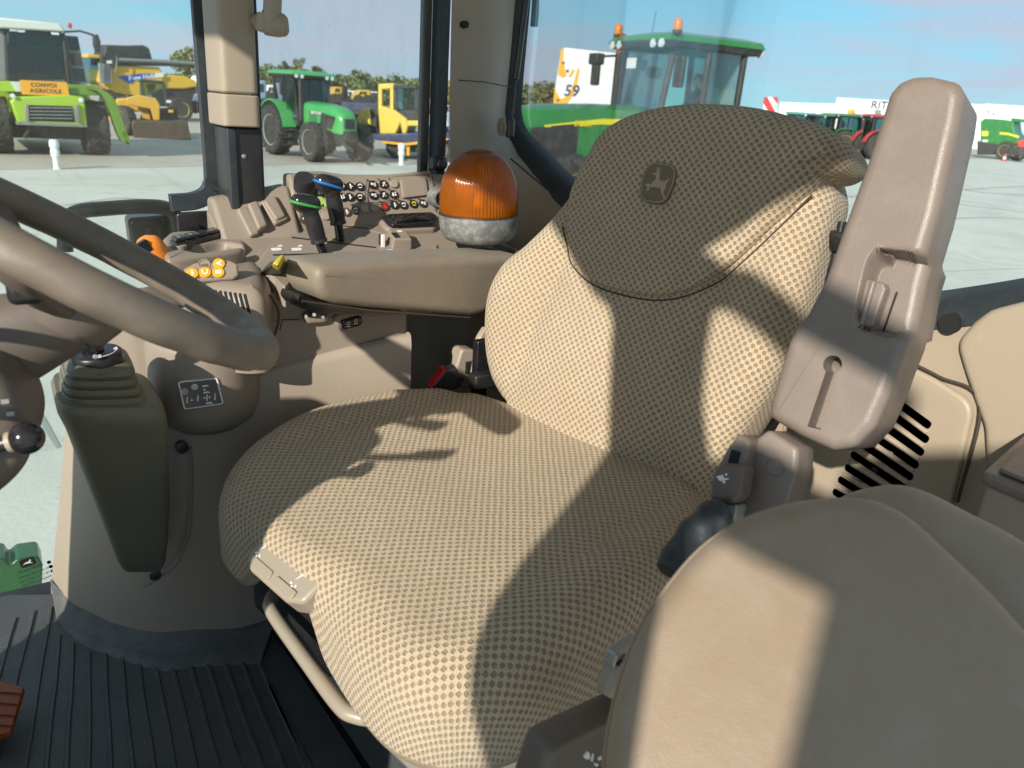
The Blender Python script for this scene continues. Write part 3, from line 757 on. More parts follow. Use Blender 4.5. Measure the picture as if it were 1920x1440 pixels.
# ================================================================== driver's seat
TH = math.radians(13)
SL, SF = V(math.cos(TH), math.sin(TH), 0), V(-math.sin(TH), math.cos(TH), 0)      # towards the console, towards the front
S0 = V(0.875, -0.53, 0)
SC0 = Fr(S0, SL, SF, (0, 0, 1))
seat = thing('driver_seat', 'tan driver seat in dotted woven fabric with deer emblem on the headrest', 'seat', (0.875, -0.53, 1.56))
# --- cushion
co = [(0.395, -0.14), (0.402, 0.02), (0.378, 0.13), (0.335, 0.215), (0.262, 0.270), (0.19, 0.281), (0.09, 0.278), (-0.02, 0.280), (-0.13, 0.300), (-0.215, 0.303),
      (-0.285, 0.268), (-0.325, 0.19), (-0.33, 0.05), (-0.315, -0.10), (-0.285, -0.22), (-0.20, -0.30), (0.0, -0.315), (0.22, -0.305), (0.335, -0.25)]
cpath = smooth_path(co + [co[0]], 160)[:-1]
def csurf(a, b):
    x = (a - 0.03) / 0.36; y = b / 0.31
    h = 1.962 - 0.012 * math.exp(-(x * 1.5) ** 2) * (1 - max(0, y) ** 2)
    h += 0.020 * max(0.0, abs(x) - 0.55) ** 1.3 * 1.6 * (1 if y < 0.6 else max(0, 1 - (y - 0.6) * 2))
    h -= 0.055 * max(0.0, y - 0.15) ** 2 - 0.006
    h += 0.012 * max(0.0, -y - 0.55)
    for q_, w_ in ((-0.225, 0.014), (0.285, 0.016)): h -= 0.0065 * math.exp(-((a - q_ - 0.04 * max(0, b) * (1 if q_ < 0 else -1)) / w_) ** 2) * max(0.0, min(1.0, (0.20 - b) / 0.12))
    return h
def cr(a, b):
    n = math.exp(-((a - 0.07) / 0.085) ** 4) if b > 0.2 else 0
    return (0.052 + 0.018 * max(0, b / 0.3)) * (1 - n) + 0.036 * n
def cdep(a, b):
    # the front hem is cut up in the middle for the handle
    n = math.exp(-((a - 0.07) / 0.085) ** 4) if b > 0.2 else 0
    return 0.128 - 0.088 * n
MB().pillow(cpath, SC0, csurf, r=cr, depth=cdep, n=200, rings=20, rounds=8, backr=0.02).build('cushion', m_fab, seat, angle=85)
# the seams that mark off the side bolsters
def seam_on(fr, f, pts, name, par, r=0.0016, lift=0.0002, mat=None):
    P = smooth_path([np.array(p, float) for p in pts], 40)
    MB().tube([fr.p(p[0], p[1], f(p[0], p[1]) + lift) for p in P], r, 6).build(name, mat or m_seam, par)
# --- front handle under the cut-up hem
hf = Fr(SC0.p(0.058, 0.282, 1.904), SL, unit(SF * 0.80 - V(0, 0, 0.6)))
h = MB().prism(rpoly([(-0.078, -0.030), (0.074, -0.030), (0.070, 0.012), (0.045, 0.026), (-0.045, 0.026), (-0.072, 0.014)], 0.012), -0.035, 0.004, hf).build('slide_handle', m_tube, seat, bevel=0.006, seg=3)
MB().prism(rpoly([(0.002, 0.008), (0.060, 0.008), (0.060, 0.013), (0.035, 0.020), (0.002, 0.020)], 0.005), 0.0042, 0.0062, hf).build('handle_lip', m_tube, h, bevel=0.0015)
MB().box((-0.032, 0.013, 0.0055), (0.046, 0.010, 0.003), hf).build('handle_lip', m_tube, h, bevel=0.0015)
for a in (0.045, -0.045):
    k_ = 0.8; pts_ = [(-0.013, -0.013), (0.005, -0.013), (0.014, 0.0), (0.006, 0.0), (0.010, 0.013), (0.001, -0.002), (-0.008, -0.002)]
    MB().prism([(a + x * k_, -0.012 + y * k_) for x, y in pts_], 0.0045, 0.0052, hf).build('arrow_mark', m_white, h)
    for k in range(3): MB().lathe([(0.0018, 0), (0.0018, 0.0007), (0, 0.0007)], Fr(hf.p(a + 0.010 - 0.005 * k, 0.004 + 0.003 * (k % 2), 0.0044), hf.a, hf.b), 10).build('dot_mark', m_white, h)
# --- lower front rail
rail = [onZ(560, 1090, 1.80), onZ(522, 1106, 1.80), onZ(507, 1128, 1.80), onZ(513, 1152, 1.80), onZ(575, 1240, 1.80), onZ(636, 1322, 1.80), onZ(668, 1342, 1.80), onZ(720, 1350, 1.80), onZ(800, 1362, 1.80)]
MB().tube(smooth_path(rail, 48), 0.0098, 14).build('front_rail', m_tube, seat)
MB().prism(rpoly([(-0.22, -0.24), (0.27, -0.24), (0.27, 0.21), (-0.22, 0.21)], 0.04), 1.70, 1.86, SC0).build('seat_pan', m_black, seat, bevel=0.015)
MB().prism(rpoly([(0.02, 0.19), (0.24, 0.19), (0.24, 0.235), (0.02, 0.235)], 0.01), 1.72, 1.80, SC0).build('storage_bin', m_gloss, seat, bevel=0.008)

# --- backrest
REC = math.radians(16)
BU = unit(V(0, 0, 1) * math.cos(REC) - SF * math.sin(REC))
BN = unit(SF * math.cos(REC) + V(0, 0, 1) * math.sin(REC))
B0 = S0 + SF * -0.27 + V(0, 0, 1.96)
BK = Fr(B0, SL, BU, np.cross(SL, BU))
if BK.c @ BN < 0: BK.c = -BK.c
bo = [(0.215, 0.0), (0.262, 0.04), (0.296, 0.10), (0.315, 0.18), (0.302, 0.25), (0.263, 0.30), (0.222, 0.36), (0.193, 0.42), (0.182, 0.48), (0.08, 0.54), (-0.09, 0.55), (-0.22, 0.53), (-0.272, 0.48),
      (-0.283, 0.42), (-0.287, 0.34), (-0.288, 0.26), (-0.282, 0.18), (-0.262, 0.10), (-0.232, 0.01), (-0.225, -0.05), (-0.15, -0.075), (0.0, -0.08), (0.14, -0.07), (0.205, -0.03)]
bpath = smooth_path(bo + [bo[0]], 170)[:-1]
def ctr(b): return 0.018 - 0.14 * max(0, b - 0.12) ** 1.1
def bsurf(a, b):
    x = (a - ctr(b)) / 0.28
    h = 0.032 * max(0.0, abs(x) - 0.52) ** 1.2 * 2.2 * max(0.25, 1 - abs(b - 0.2) / 0.5)
    h += 0.022 * math.exp(-((b - 0.10) / 0.13) ** 2) * (1 - min(1, x * x))
    h -= 0.02 * max(0, -b) * 10 * 0.3
    h -= 0.006 * math.exp(-((abs(x) - 0.56) / 0.05) ** 2)
    return h
MB().pillow(bpath, BK, bsurf, r=0.046, depth=0.10, n=200, rings=20, rounds=8, backr=0.03).build('backrest', m_fab, seat, angle=85)
MB().pillow([(p[0] * 0.93 - 0.006, p[1] * 0.96 + 0.01) for p in bo], Fr(BK.p(0, 0, -0.09), BK.a, BK.b, BK.c), lambda a, b: 0.0, r=0.02, depth=0.05, n=90).build('back_shell', m_black, seat, angle=60)
# --- headrest extension lying over the top of the backrest
ho = [(0.160, 0.47), (0.166, 0.44), (0.168, 0.40), (0.155, 0.35), (0.125, 0.297), (0.075, 0.268), (0.0, 0.262), (-0.07, 0.270), (-0.125, 0.297), (-0.17, 0.34), (-0.215, 0.40), (-0.252, 0.455), (-0.268, 0.482),
      (-0.292, 0.492), (-0.305, 0.508), (-0.292, 0.532), (-0.255, 0.552), (-0.19, 0.568), (-0.10, 0.578), (-0.01, 0.574), (0.07, 0.556), (0.13, 0.522)]
hpath = smooth_path(ho + [ho[0]], 150)[:-1]
def hsurf(a, b):
    x = (a + 0.06) / 0.24
    return bsurf(a, min(b, 0.45)) * 0.75 + 0.013 + 0.026 * max(0, (b - 0.30) / 0.27) - 0.018 * max(0, (b - 0.50) / 0.08) ** 2 + 0.006 * x * x
def hr(a, b): return 0.008 + 0.030 * max(0, min(1, (b - 0.34) / 0.14))
def hd(a, b): return 0.018 + 0.081 * max(0, min(1, (b - 0.40) / 0.08))
hrst = MB().pillow(hpath, BK, hsurf, r=hr, depth=hd, n=190, rings=18, rounds=8, backr=0.008).build('headrest', m_fab2, seat, angle=85)
seam_on(BK, lambda a, b: bsurf(a, b), [(0.172, 0.345), (0.137, 0.29), (0.077, 0.260), (0.0, 0.254), (-0.072, 0.262), (-0.13, 0.290), (-0.176, 0.334), (-0.222, 0.396), (-0.262, 0.458)], 'headrest_seam', seat, 0.0015, 0.0)
# embroidered emblem
EM = BK.pix(1250, 352); ec = (EM[0], EM[1])
ef = Fr(BK.p(ec[0], ec[1], hsurf(*ec) + 0.0034), BK.a, BK.b, BK.c)
ef.a = -BK.a; ef.c = BK.c; ef.b = BK.b      # seen from the front, the viewer's right is -SL
W_, H_ = 0.031, 0.0325
bp_ = [(W_ * math.copysign(abs(math.cos(q_)) ** 0.6, math.cos(q_)) * (1 - 0.06 * (math.sin(q_) < 0)), H_ * math.copysign(abs(math.sin(q_)) ** 0.6, math.sin(q_))) for q_ in np.linspace(0, 2 * math.pi, 48, endpoint=False)]
def flat(poly, h0, h1, fr):
    m_ = MB(); n = len(poly)
    vs = [fr.p(p[0], p[1], h1) for p in poly] + [fr.p(p[0], p[1], h0) for p in poly]
    m_.add(vs, [tuple(range(n)), tuple(range(2 * n - 1, n - 1, -1))] + [(i, (i + 1) % n, n + (i + 1) % n, n + i) for i in range(n)])
    return m_
emb = flat(bp_, -0.009, 0.0006, ef).build('emblem', m_patch, hrst)
rimp = resample(bp_, 60)
MB().tube([ef.p(p[0] * 0.93, p[1] * 0.93, 0.0008) for p in np.vstack([rimp, rimp[:1]])], 0.0009, 6).build('border', m_patch2, emb)
deer = [(-0.021, -0.006), (-0.0165, -0.003), (-0.011, -0.004), (-0.0095, -0.001), (-0.0055, 0.003), (-0.0045, 0.008), (-0.0065, 0.0125), (-0.0125, 0.0115), (-0.0128, 0.0135), (-0.0065, 0.0165),
        (-0.007, 0.021), (-0.0115, 0.0255), (-0.006, 0.0225), (-0.004, 0.0265), (-0.0035, 0.0205), (0.0015, 0.0245), (-0.0015, 0.0185), (-0.001, 0.0165), (0.001, 0.0145), (0.0015, 0.007), (0.006, 0.004), (0.012, 0.0035), (0.017, 0.0065), (0.0185, 0.011),
        (0.0197, 0.0065), (0.0175, 0.0005), (0.0185, -0.006), (0.0158, -0.0125), (0.0215, -0.019), (0.0225, -0.0245), (0.0198, -0.0235), (0.0185, -0.0195), (0.0115, -0.0125), (0.0095, -0.0065),
        (0.003, -0.0075), (-0.003, -0.0065), (-0.0075, -0.0085), (-0.0125, -0.0075), (-0.0105, -0.0125), (-0.0145, -0.0155), (-0.016, -0.0135), (-0.0145, -0.0115), (-0.0165, -0.008)]
flat([(a * 1.0, b) for a, b in deer], 0.0003, 0.0011, ef).build('leaping_deer', m_patch2, emb)
# --- black frame and levers at the near edge of the backrest
MB().tube([BK.p(-0.283, 0.44, -0.075), BK.p(-0.291, 0.33, -0.085), BK.p(-0.296, 0.2, -0.085)], 0.014, 12).build('frame_tube', m_gloss, seat)
for px, py, s in ((1552, 452, 0.02),):
    q = along(px, py, 1.24); kf = Fr(q, unit((0.1, 0.2, 1)), unit((1, -0.3, 0)), None)
    MB().lathe([(0.006, -0.03), (0.006, -0.004), (0.012, -0.002), (0.0165, 0.004), (0.0165, 0.013), (0.012, 0.018), (0, 0.0185)], Fr(q, (0.25, 0.3, 1), (0.95, -0.2, 0), unit((-0.75, -0.35, 0.15))), 20).build('recline_knob', m_gloss, seat)
for i, (px, py) in enumerate(((1532, 486), (1524, 515), (1516, 545), (1528, 500))):
    q = along(px, py, 1.27); MB().box(q, (0.014, 0.02, 0.02 + 0.006 * (i % 2))).build('lever_bracket', m_black, seat, bevel=0.002)

# --- folded-down armrest on the console side
af = Fr(SC0.p(0.392, -0.145, 2.235), SF * 0.985 + V(0, 0, -0.02), np.cross(V(0, 0, 1), SF))
AXX = 1.225
def armpt(px, py): return onX(px, py, AXX)
ap = [armpt(*p) for p in ((545, 500), (549, 485), (575, 480), (700, 472), (850, 466), (965, 463), (975, 480), (945, 560), (905, 590), (885, 594), (800, 587), (690, 580), (600, 571), (562, 562), (547, 545))]
# the side face stands in the vertical plane through the seat direction
ad = unit(SF + V(0, 0, -0.0)); an = np.cross(ad, V(0, 0, 1)); an = -an if an[0] > 0 else an
AF = Fr(onX(560, 520, 1.205), ad, (0, 0, 1), None)
if AF.c[0] > 0: AF.c = -AF.c
apix = [AF.pix(*p) for p in ((592, 520), (596, 503), (612, 497), (720, 488), (850, 482), (975, 478), (985, 500), (950, 560), (905, 590), (885, 593), (800, 586), (700, 579), (630, 572), (606, 563), (594, 545))]
def asurf(a, b): return 0.0
arm = MB().pillow(rpoly(apix, 0.016), AF, lambda a, b: 0.004, r=0.017, depth=0.095, n=150, rings=8, rounds=7, backr=0.02).build('armrest', m_arm, seat, angle=70)
MB().tube([AF.p(*AF.pix(570, 566), -0.006), AF.p(*AF.pix(700, 584), -0.006), AF.p(*AF.pix(885, 597), -0.006)], 0.0018, 6).build('piping', m_seam, arm)
aw = [AF.pix(*p) for p in ((573, 556), (600, 568), (700, 580), (760, 584), (770, 590), (660, 594), (610, 594), (580, 584), (570, 570))]
mb = MB(); P_ = [AF.p(p[0], p[1], -0.02) for p in rpoly(aw, 0.006)]; Q_ = [AF.p(p[0], p[1], -0.075) for p in rpoly(aw, 0.006)]
mb.loft([P_, Q_]).build('armrest_carrier', m_gloss, arm, bevel=0.003)

# --- raised armrest on the near side
RU = unit(along(1752, 150, 1.0) - along(1560, 800, 0.95))
RN = unit(SF * 0.97 + V(0, 0, 0.35) - RU * (RU @ (SF * 0.97 + V(0, 0, 0.35))))
RA = Fr(along(1650, 500, 0.955), np.cross(RU, RN), RU, RN)
def RP(px, py, c=0.0): return RA.pix(px, py, c)
ro = [RP(*p) for p in ((1665, 172), (1684, 150), (1712, 139), (1745, 138), (1795, 150), (1806, 172), (1800, 215), (1758, 400), (1722, 520), (1704, 610), (1702, 640), (1666, 742), (1640, 800), (1604, 838), (1560, 845), (1500, 818), (1440, 782), (1444, 752),
        (1478, 640), (1492, 610), (1512, 585), (1545, 520), (1580, 420), (1622, 305))]
def rsurf(a, b):
    return 0.012 * max(0, min(1, (RP(1590, 600)[1] - b) / 0.06))
def rsurf2(a, b):
    # the latch recess: steep at its top and far side, running out softly on the seat side
    x, y = (a - 0.013 + (b + 0.026) * 0.06) / 0.029, (b + 0.026) / 0.047
    e = (abs(x) ** 5 + abs(y) ** 5) ** 0.2
    w = 0.34 if x < -0.2 and abs(y) < 0.9 else 0.13
    k = max(0.0, min(1.0, (1.0 - e) / w)); k = k * k * (3 - 2 * k)
    # the lower third of the body swells out a little
    return -0.030 * k + 0.004 * max(0, min(1, (-0.075 - b) / 0.03))
ra = MB().pillow(rpoly(ro, 0.012), RA, rsurf2, r=0.013, depth=0.078, n=220, rings=70, rounds=6, backr=0.02).build('raised_armrest', m_mauve, seat, angle=70)
ra['label'] = 'armrest folded up beside the backrest'
def slab(poly, c0, c1):
    m_ = MB(); m_.prism([RP(*p) for p in poly], c0, c1, RA); return m_
ks = MB(); ks.prism([RP(*p) for p in ((1553, 690), (1573, 694), (1541, 806), (1516, 800))], -0.024, 0.03, RA); cut(ra, ks)
kc = RP(1563, 684); kh = MB(); kh.lathe([(0.0, -0.026), (0.0105, -0.026), (0.0105, 0.03), (0, 0.03)], Fr(RA.p(*kc, 0), RA.a, RA.b, RA.c), 24); cut(ra, kh)
cl = rpoly([RP(*p, -0.012) for p in ((1612, 520), (1658, 530), (1662, 542), (1638, 612), (1628, 614), (1584, 602), (1588, 590))], 0.005)
clp = MB().prism(cl, -0.031, -0.010, RA).build('latch_clip', m_mauve, ra, bevel=0.004, seg=3)
MB().tube([RA.p(*RP(1633, 527), -0.0096), RA.p(*RP(1610, 606), -0.0096)], 0.0035, 10).build('clip_rib', m_mauve, clp)
MB().tube([RA.p(*RP(1642, 616), -0.0296), RA.p(*RP(1668, 540), -0.0296)], 0.0012, 6).build('clip_gap', m_dark, clp)
lip = rpoly([RP(*p) for p in ((1478, 640), (1500, 606), (1700, 640), (1690, 668), (1484, 660))], 0.004)
# --- hinge bracket under it
HB = Fr(along(1430, 880, 0.93), np.cross(RU, RN), RU, RN)
hp = [HB.pix(*p) for p in ((1400, 835), (1440, 805), (1496, 840), (1494, 880), (1470, 960), (1420, 990), (1370, 985), (1375, 930), (1385, 880))]
hb = MB().pillow(rpoly(hp, 0.008), HB, lambda a, b: 0.0, r=0.006, depth=0.05, n=90, rings=5).build('hinge_cover', m_mauve, seat, angle=50)
rg = HB.pix(1454, 876)
MB().lathe([(0.0095, 0), (0.0105, 0.0012), (0.0095, 0.002), (0.0085, 0.0008), (0, 0.0008)], Fr(HB.p(*rg, 0.0), HB.a, HB.b, HB.c), 28).build('embossed_ring', m_mauve, hb)
H2 = Fr(along(1360, 890, 0.925), np.cross(RU, RN), RU, RN)
h2 = [H2.pix(*p) for p in ((1384, 812), (1408, 826), (1396, 868), (1382, 930), (1330, 935), (1342, 880), (1360, 845))]
MB().pillow(rpoly(h2, 0.006), H2, lambda a, b: 0.0, r=0.005, depth=0.045, n=80, rings=5).build('hinge_side', m_mauve, seat, angle=50)
q2 = H2.pix(1377, 858, 0.001); MB().box((*q2, 0.0), (0.011, 0.016, 0.004), H2).build('hinge_slot', m_dark, seat)
H3 = Fr(along(1355, 905, 0.90), np.cross(RU, RN), RU, RN)
h3 = [H3.pix(*p) for p in ((1350, 868), (1394, 872), (1386, 930), (1372, 945), (1328, 938), (1330, 905), (1338, 880))]
lv = MB().pillow(rpoly(h3, 0.008), H3, lambda a, b: 0.0, r=0.007, depth=0.03, n=80, rings=5).build('tilt_lever', m_brown, seat, angle=50)
for poly in ([(1344, 893), (1356, 890), (1359, 897), (1366, 896), (1367, 899), (1350, 902)], [(1354, 903), (1358, 900), (1362, 904), (1358, 907)], [(1360, 888), (1364, 887), (1364, 891), (1361, 892)]):
    flat([H3.pix(*p) for p in poly], 0.0, 0.0012, H3).build('lever_mark', m_white, lv)
h4 = [H3.pix(*p, -0.02) for p in ((1320, 938), (1382, 946), (1372, 1000), (1300, 985))]
MB().prism(rpoly(h4, 0.004), -0.05, -0.02, H3).build('hinge_plate', m_plate, seat, bevel=0.002)
# --- black rubber gaiter and little levers at the near side of the cushion
gp = smooth_path([along(1352, 962, 0.90), along(1322, 985, 0.885), along(1288, 1026, 0.87), along(1258, 1080, 0.86)], 22)
rnd_ = random.Random(3); mb = MB(); rg_ = []
for i, c in enumerate(gp):
    d = unit(gp[min(i + 1, len(gp) - 1)] - gp[max(i - 1, 0)]); u = unit(np.cross(d, (0, 0, 1.0))); w = np.cross(d, u)
    rg_.append([c + (u * math.cos(q) + w * math.sin(q)) * (0.0205 + 0.0022 * math.sin(3 * q + i * 0.9) + rnd_.uniform(-0.0012, 0.0012)) for q in np.linspace(0, 2 * math.pi, 18, endpoint=False)])
mb.loft(rg_)  .build('gaiter', m_rubber, seat, angle=80, sub=1)
lf = Fr(along(1170, 1225, 0.80), SF, (0, 0, 1), -SL)
MB().prism(rpoly([(-0.022, -0.011), (0.022, -0.006), (0.018, 0.011), (-0.022, 0.009)], 0.004), -0.01, 0.004, lf).build('height_lever', m_plate, seat, bevel=0.002)
MB().box((0.0, 0.0, 0.005), (0.036, 0.0025, 0.002), lf).build('lever_line', m_black, seat)
MB().tube([along(1140, 1290, 0.81), along(1160, 1262, 0.80), along(1185, 1248, 0.80)], 0.014, 12).build('side_trim', m_tube, seat)
kf = Fr(along(1105, 1410, 0.80), unit(SF + SL * 0.15), unit((0, 0.25, 1)))
kn = MB().pillow(rpoly([(-0.07, -0.034), (0.055, -0.034), (0.055, 0.022), (-0.05, 0.03)], 0.012), kf if kf.c @ -SL > 0 else Fr(kf.o, -kf.a, kf.b), lambda a, b: 0.0, r=0.008, depth=0.03, n=70).build('suspension_control', m_brown, seat, angle=50)
KF = kf if kf.c @ -SL > 0 else Fr(kf.o, -kf.a, kf.b)
for k, poly in enumerate(([(0, 0), (7, -10), (10, -8), (12, 2), (6, 4)], [(13, 6), (16, -6), (18, -5), (16, 8)], [(18, 10), (26, 12), (24, 16), (20, 15)], [(24, 2), (30, -2), (31, 3), (27, 6)])):
    flat([KF.pix(1092 + x * 1.1, 1418 + y * 1.1, 0.0) for x, y in poly], -0.0005, 0.0014, KF).build('control_mark', m_white, kn)

# ================================================================== seat belt buckle and the frame behind the seat
bk = thing('belt_buckle', 'black seat belt buckle with red release button beside the cushion', 'buckle', onX(825, 705, 1.27))
bf = Fr(onX(832, 706, 1.27), unit((0.15, 0.8, -0.25)), unit((0, 0.3, 0.9)))
MB().prism(rpoly([(-0.028, -0.03), (0.024, -0.03), (0.03, -0.006), (-0.005, 0.018), (-0.028, 0.014)], 0.005), -0.013, 0.013, bf).build('body', m_black, bk, bevel=0.003)
MB().prism(rpoly([(0.034, -0.010), (0.030, -0.004), (-0.002, 0.0195), (-0.007, 0.0175)], 0.002), -0.011, 0.0105, bf).build('release_button', m_red, bk, bevel=0.0015)
sb = thing('seat_side_frame', 'light beige belt bracket on the wall behind the seat', 'bracket', onX(880, 690, 1.36))
MB().tube(smooth_path([onX(910, 618, 1.30), onX(898, 640, 1.29), onX(893, 680, 1.29), onX(886, 718, 1.29)], 18), [0.009] * 19, 8).build('strap', m_beige, sb)
MB().prism(rpoly([(p[1], p[2]) for p in (onX(*q, 1.37) for q in ((862, 652), (888, 654), (886, 728), (852, 722), (850, 690)))], 0.01), 1.36, 1.40, frame_yz(0)).build('guide', m_taupe2, sb, bevel=0.005)
MB().box(onX(880, 688, 1.36), (0.012, 0.02, 0.026)).build('guide_slot', m_dark, sb)
MB().lathe([(0.008, 0), (0.008, 0.004), (0.005, 0.004), (0.004, 0.0), (0, 0)], Fr(onX(862, 712, 1.358), (0, 1, 0), (0, 0, 1), (-1, 0, 0)), 18).build('bolt', m_brown, sb)
q = onX(900, 690, 1.25); MB().box(q, (0.02, 0.03, 0.12)).build('hinge_arm', m_gloss, sb, bevel=0.004)
q = onX(905, 712, 1.22); MB().box(q, (0.03, 0.05, 0.03)).build('hinge_foot', m_black, sb, bevel=0.004)

# ================================================================== folded passenger seat (near right)
ps = thing('passenger_seat', 'beige vinyl passenger seat folded beside the open door, nearest the viewer', 'seat', (0.2, -0.6, 1.9))
pn = unit(V(-0.42, 0.45, 0.78))
PQ = along(1480, 1250, 0.62)
pa = unit(np.cross(pn, CU)); pa = pa if pa @ CR > 0 else -pa
PF = Fr(PQ, pa, np.cross(pn, pa), pn)
def PP(px, py, c=0.0, fr=PF): return fr.pix(px, py, c)
po = [PP(*p) for p in ((1128, 1560), (1137, 1400), (1160, 1280), (1200, 1170), (1255, 1085), (1320, 1010), (1395, 958), (1470, 930), (1550, 916), (1640, 916), (1715, 948), (1800, 1022), (1915, 1135), (2060, 1330), (2100, 1700), (1600, 1800), (1180, 1740))]
pp = smooth_path(po + [po[0]], 150)[:-1]
cpx = PP(1500, 1300)
MB().pillow(pp, PF, lambda a, b: -0.18 * ((a - cpx[0]) ** 2 + (b - cpx[1]) ** 2), r=0.022, depth=0.07, n=170, rings=14, rounds=7).build('folded_back', m_pad, ps, angle=80)
pin = [PF.p(p[0], p[1], -0.18 * ((p[0] - cpx[0]) ** 2 + (p[1] - cpx[1]) ** 2) - 0.0215) for p in [np.array(cpx) + (np.array(q_) - np.array(cpx)) * 1.002 for q_ in pp[::2]]]
MB().tube(pin + [pin[0]], 0.0022, 6).build('piping', m_pad, ps)
P2 = Fr(along(1750, 1020, 0.74), PF.a, PF.b, PF.c)
po2 = [PP(*p, 0.0, P2) for p in ((1545, 1000), (1558, 945), (1590, 910), (1640, 893), (1695, 888), (1752, 902), (1830, 940), (1930, 992), (2050, 1080), (2080, 1300), (1800, 1300), (1600, 1120))]
MB().pillow(smooth_path(po2 + [po2[0]], 120)[:-1], P2, lambda a, b: 0.0, r=0.03, depth=0.07, n=150, rings=10, rounds=7).build('seat_base', m_pad, ps, angle=80)

# ================================================================== tray box on the near rear corner
tb = thing('storage_box', 'mauve beige storage box with lid at the right edge behind the passenger seat', 'box', onZ(1880, 940, 2.05))
TZ = 2.16
c0, c1, c2 = onZ(1842, 884, TZ), onZ(1935, 800, TZ), onZ(1990, 946, TZ)
c3 = c1 + (c2 - c0)
MB().prism(rpoly([c0[:2], c1[:2], c3[:2], c2[:2]], 0.008), TZ - 0.014, TZ, WORLD).build('lid', m_mauve, tb, bevel=0.005, seg=3)
e1, e2 = unit(c1 - c0), unit(c2 - c0)
ins = c0 + e1 * 0.012 + e2 * 0.012
MB().prism(rpoly([ins[:2], (ins + (c1 - c0) * 1.0)[:2], (ins + (c3 - c0))[:2], (ins + (c2 - c0))[:2]], 0.006), TZ + 0.0005, TZ + 0.006, WORLD).build('lid_pad', m_mauve, tb, bevel=0.003)
b0 = c0 + e1 * 0.006 + e2 * 0.006
MB().prism(rpoly([b0[:2], (b0 + c1 - c0)[:2], (b0 + c3 - c0)[:2], (b0 + c2 - c0)[:2]], 0.006), TZ - 0.32, TZ - 0.0145, WORLD).build('body', m_taupe2, tb, bevel=0.004)

# ================================================================== steering wheel and column
WC = V(0.85, -0.072, 2.322); WT = 0.564; WR = 0.173
wnr = unit(V(0.035, -math.sin(WT), math.cos(WT))); WF_ = Fr(WC, (1, 0, 0), np.cross(wnr, (1, 0, 0)), wnr)
sw = thing('steering_wheel', 'worn taupe steering wheel with thick grip and wide spoke', 'steering wheel', WC)
pts = []
rings = []
for k in range(120):
    a = 2 * math.pi * k / 120
    ro_ = WF_.a * math.cos(a) + WF_.b * math.sin(a)
    rings.append([WC + ro_ * (WR + 0.0195 * math.cos(u)) + wnr * 0.0185 * math.sin(u) - (ro_ * (0.0016 * math.cos(k * math.pi * 2 / 6)) if math.sin(u) < -0.2 or math.cos(u) < -0.5 else 0) for u in np.linspace(0, 2 * math.pi, 20, endpoint=False)])
mb = MB(); mb.loft(rings + [rings[0]], cap=False).build('rim', m_wheel, sw, angle=80)
def spoke(ang, w0, w1):
    ra_ = WF_.a * math.cos(ang) + WF_.b * math.sin(ang); ta = -WF_.a * math.sin(ang) + WF_.b * math.cos(ang)
    rg_ = []
    for u, dz, w, th in ((0.03, -0.048, w0, 0.012), (0.075, -0.042, w0 * 0.9, 0.011), (0.125, -0.026, (w0 + w1) / 2, 0.010), (0.172, -0.003, w1, 0.010)):
        c = WC + ra_ * u + wnr * dz
        rg_.append([c + ta * (w * math.cos(q)) + wnr * (th * math.sin(q)) for q in np.linspace(0, 2 * math.pi, 16, endpoint=False)])
    MB().loft(rg_).build('spoke', m_brown, sw, angle=70)
spoke(math.radians(146), 0.023, 0.020); spoke(math.radians(34), 0.023, 0.020)
MB().lathe([(0.0, -0.072), (0.040, -0.07), (0.048, -0.05), (0.046, -0.028), (0.036, -0.018), (0, -0.016)], WF_, 36).build('hub', m_brown, sw, angle=60)
sc = thing('steering_column', 'dark brown steering column with stalk levers below the wheel', 'steering column', WC - wnr * 0.2)
ax = unit(V(0.22, 1.0, -0.38))
cb = [(0.0, 0.030), (0.05, 0.040), (0.11, 0.046), (0.22, 0.05), (0.34, 0.055)]
rg_ = []
Cst = WC - wnr * 0.062
for d, r_ in cb:
    c = Cst + ax * d; u = V(1, 0, 0); w = np.cross(ax, u)
    rg_.append([c + u * r_ * 0.9 * math.cos(q) + w * r_ * 1.15 * math.sin(q) for q in np.linspace(0, 2 * math.pi, 28, endpoint=False)])
MB().loft(rg_).build('shroud', m_brown, sc, angle=70)
dp = [onX(*p, 0.62) for p in ((-40, 690), (0, 688), (40, 712), (72, 772), (82, 826), (64, 888), (20, 935), (-20, 960), (-80, 940))]
DF = Fr(onX(0, 800, 0.76), unit((0.18, 1, 0)), (0, 0, 1), (-1, 0.18, 0))
dpo = [DF.pix(*p) for p in ((-160, 706), (-60, 696), (-18, 702), (18, 726), (48, 778), (58, 828), (44, 882), (4, 926), (-48, 956), (-160, 980))]
dash = MB().pillow(smooth_path(dpo + [dpo[0]], 90)[:-1], DF, lambda a, b: 0.0, r=0.018, depth=0.09, n=120, rings=8, rounds=6).build('switch_pod', m_brown, sc, angle=70)
b_ = DF.p(*DF.pix(56, 806), 0.018); s_ = DF.p(*DF.pix(-40, 832), 0.012)
n_ = DF.p(*DF.pix(22, 816), 0.016)
st = MB().tube([s_, n_], 0.007, 10).build('stalk', m_black, sc)
MB().tube([n_, (n_ + b_) / 2 + (b_ - n_) * 0.1], 0.0095, 12).build('stalk_collar', m_beige, st)
u_ = unit(b_ - n_); sf_ = Fr(b_, np.cross(u_, (0, 0, 1.0)), np.cross(u_, np.cross(u_, (0, 0, 1.0))), u_)
MB().lathe([(0.0, -0.0143)] + [(0.0145 * math.sin(x), -0.0145 * math.cos(x)) for x in np.linspace(0.25, math.pi - 0.05, 12)] + [(0, 0.0145)], sf_, 24).build('stalk_knob', m_gloss, st)
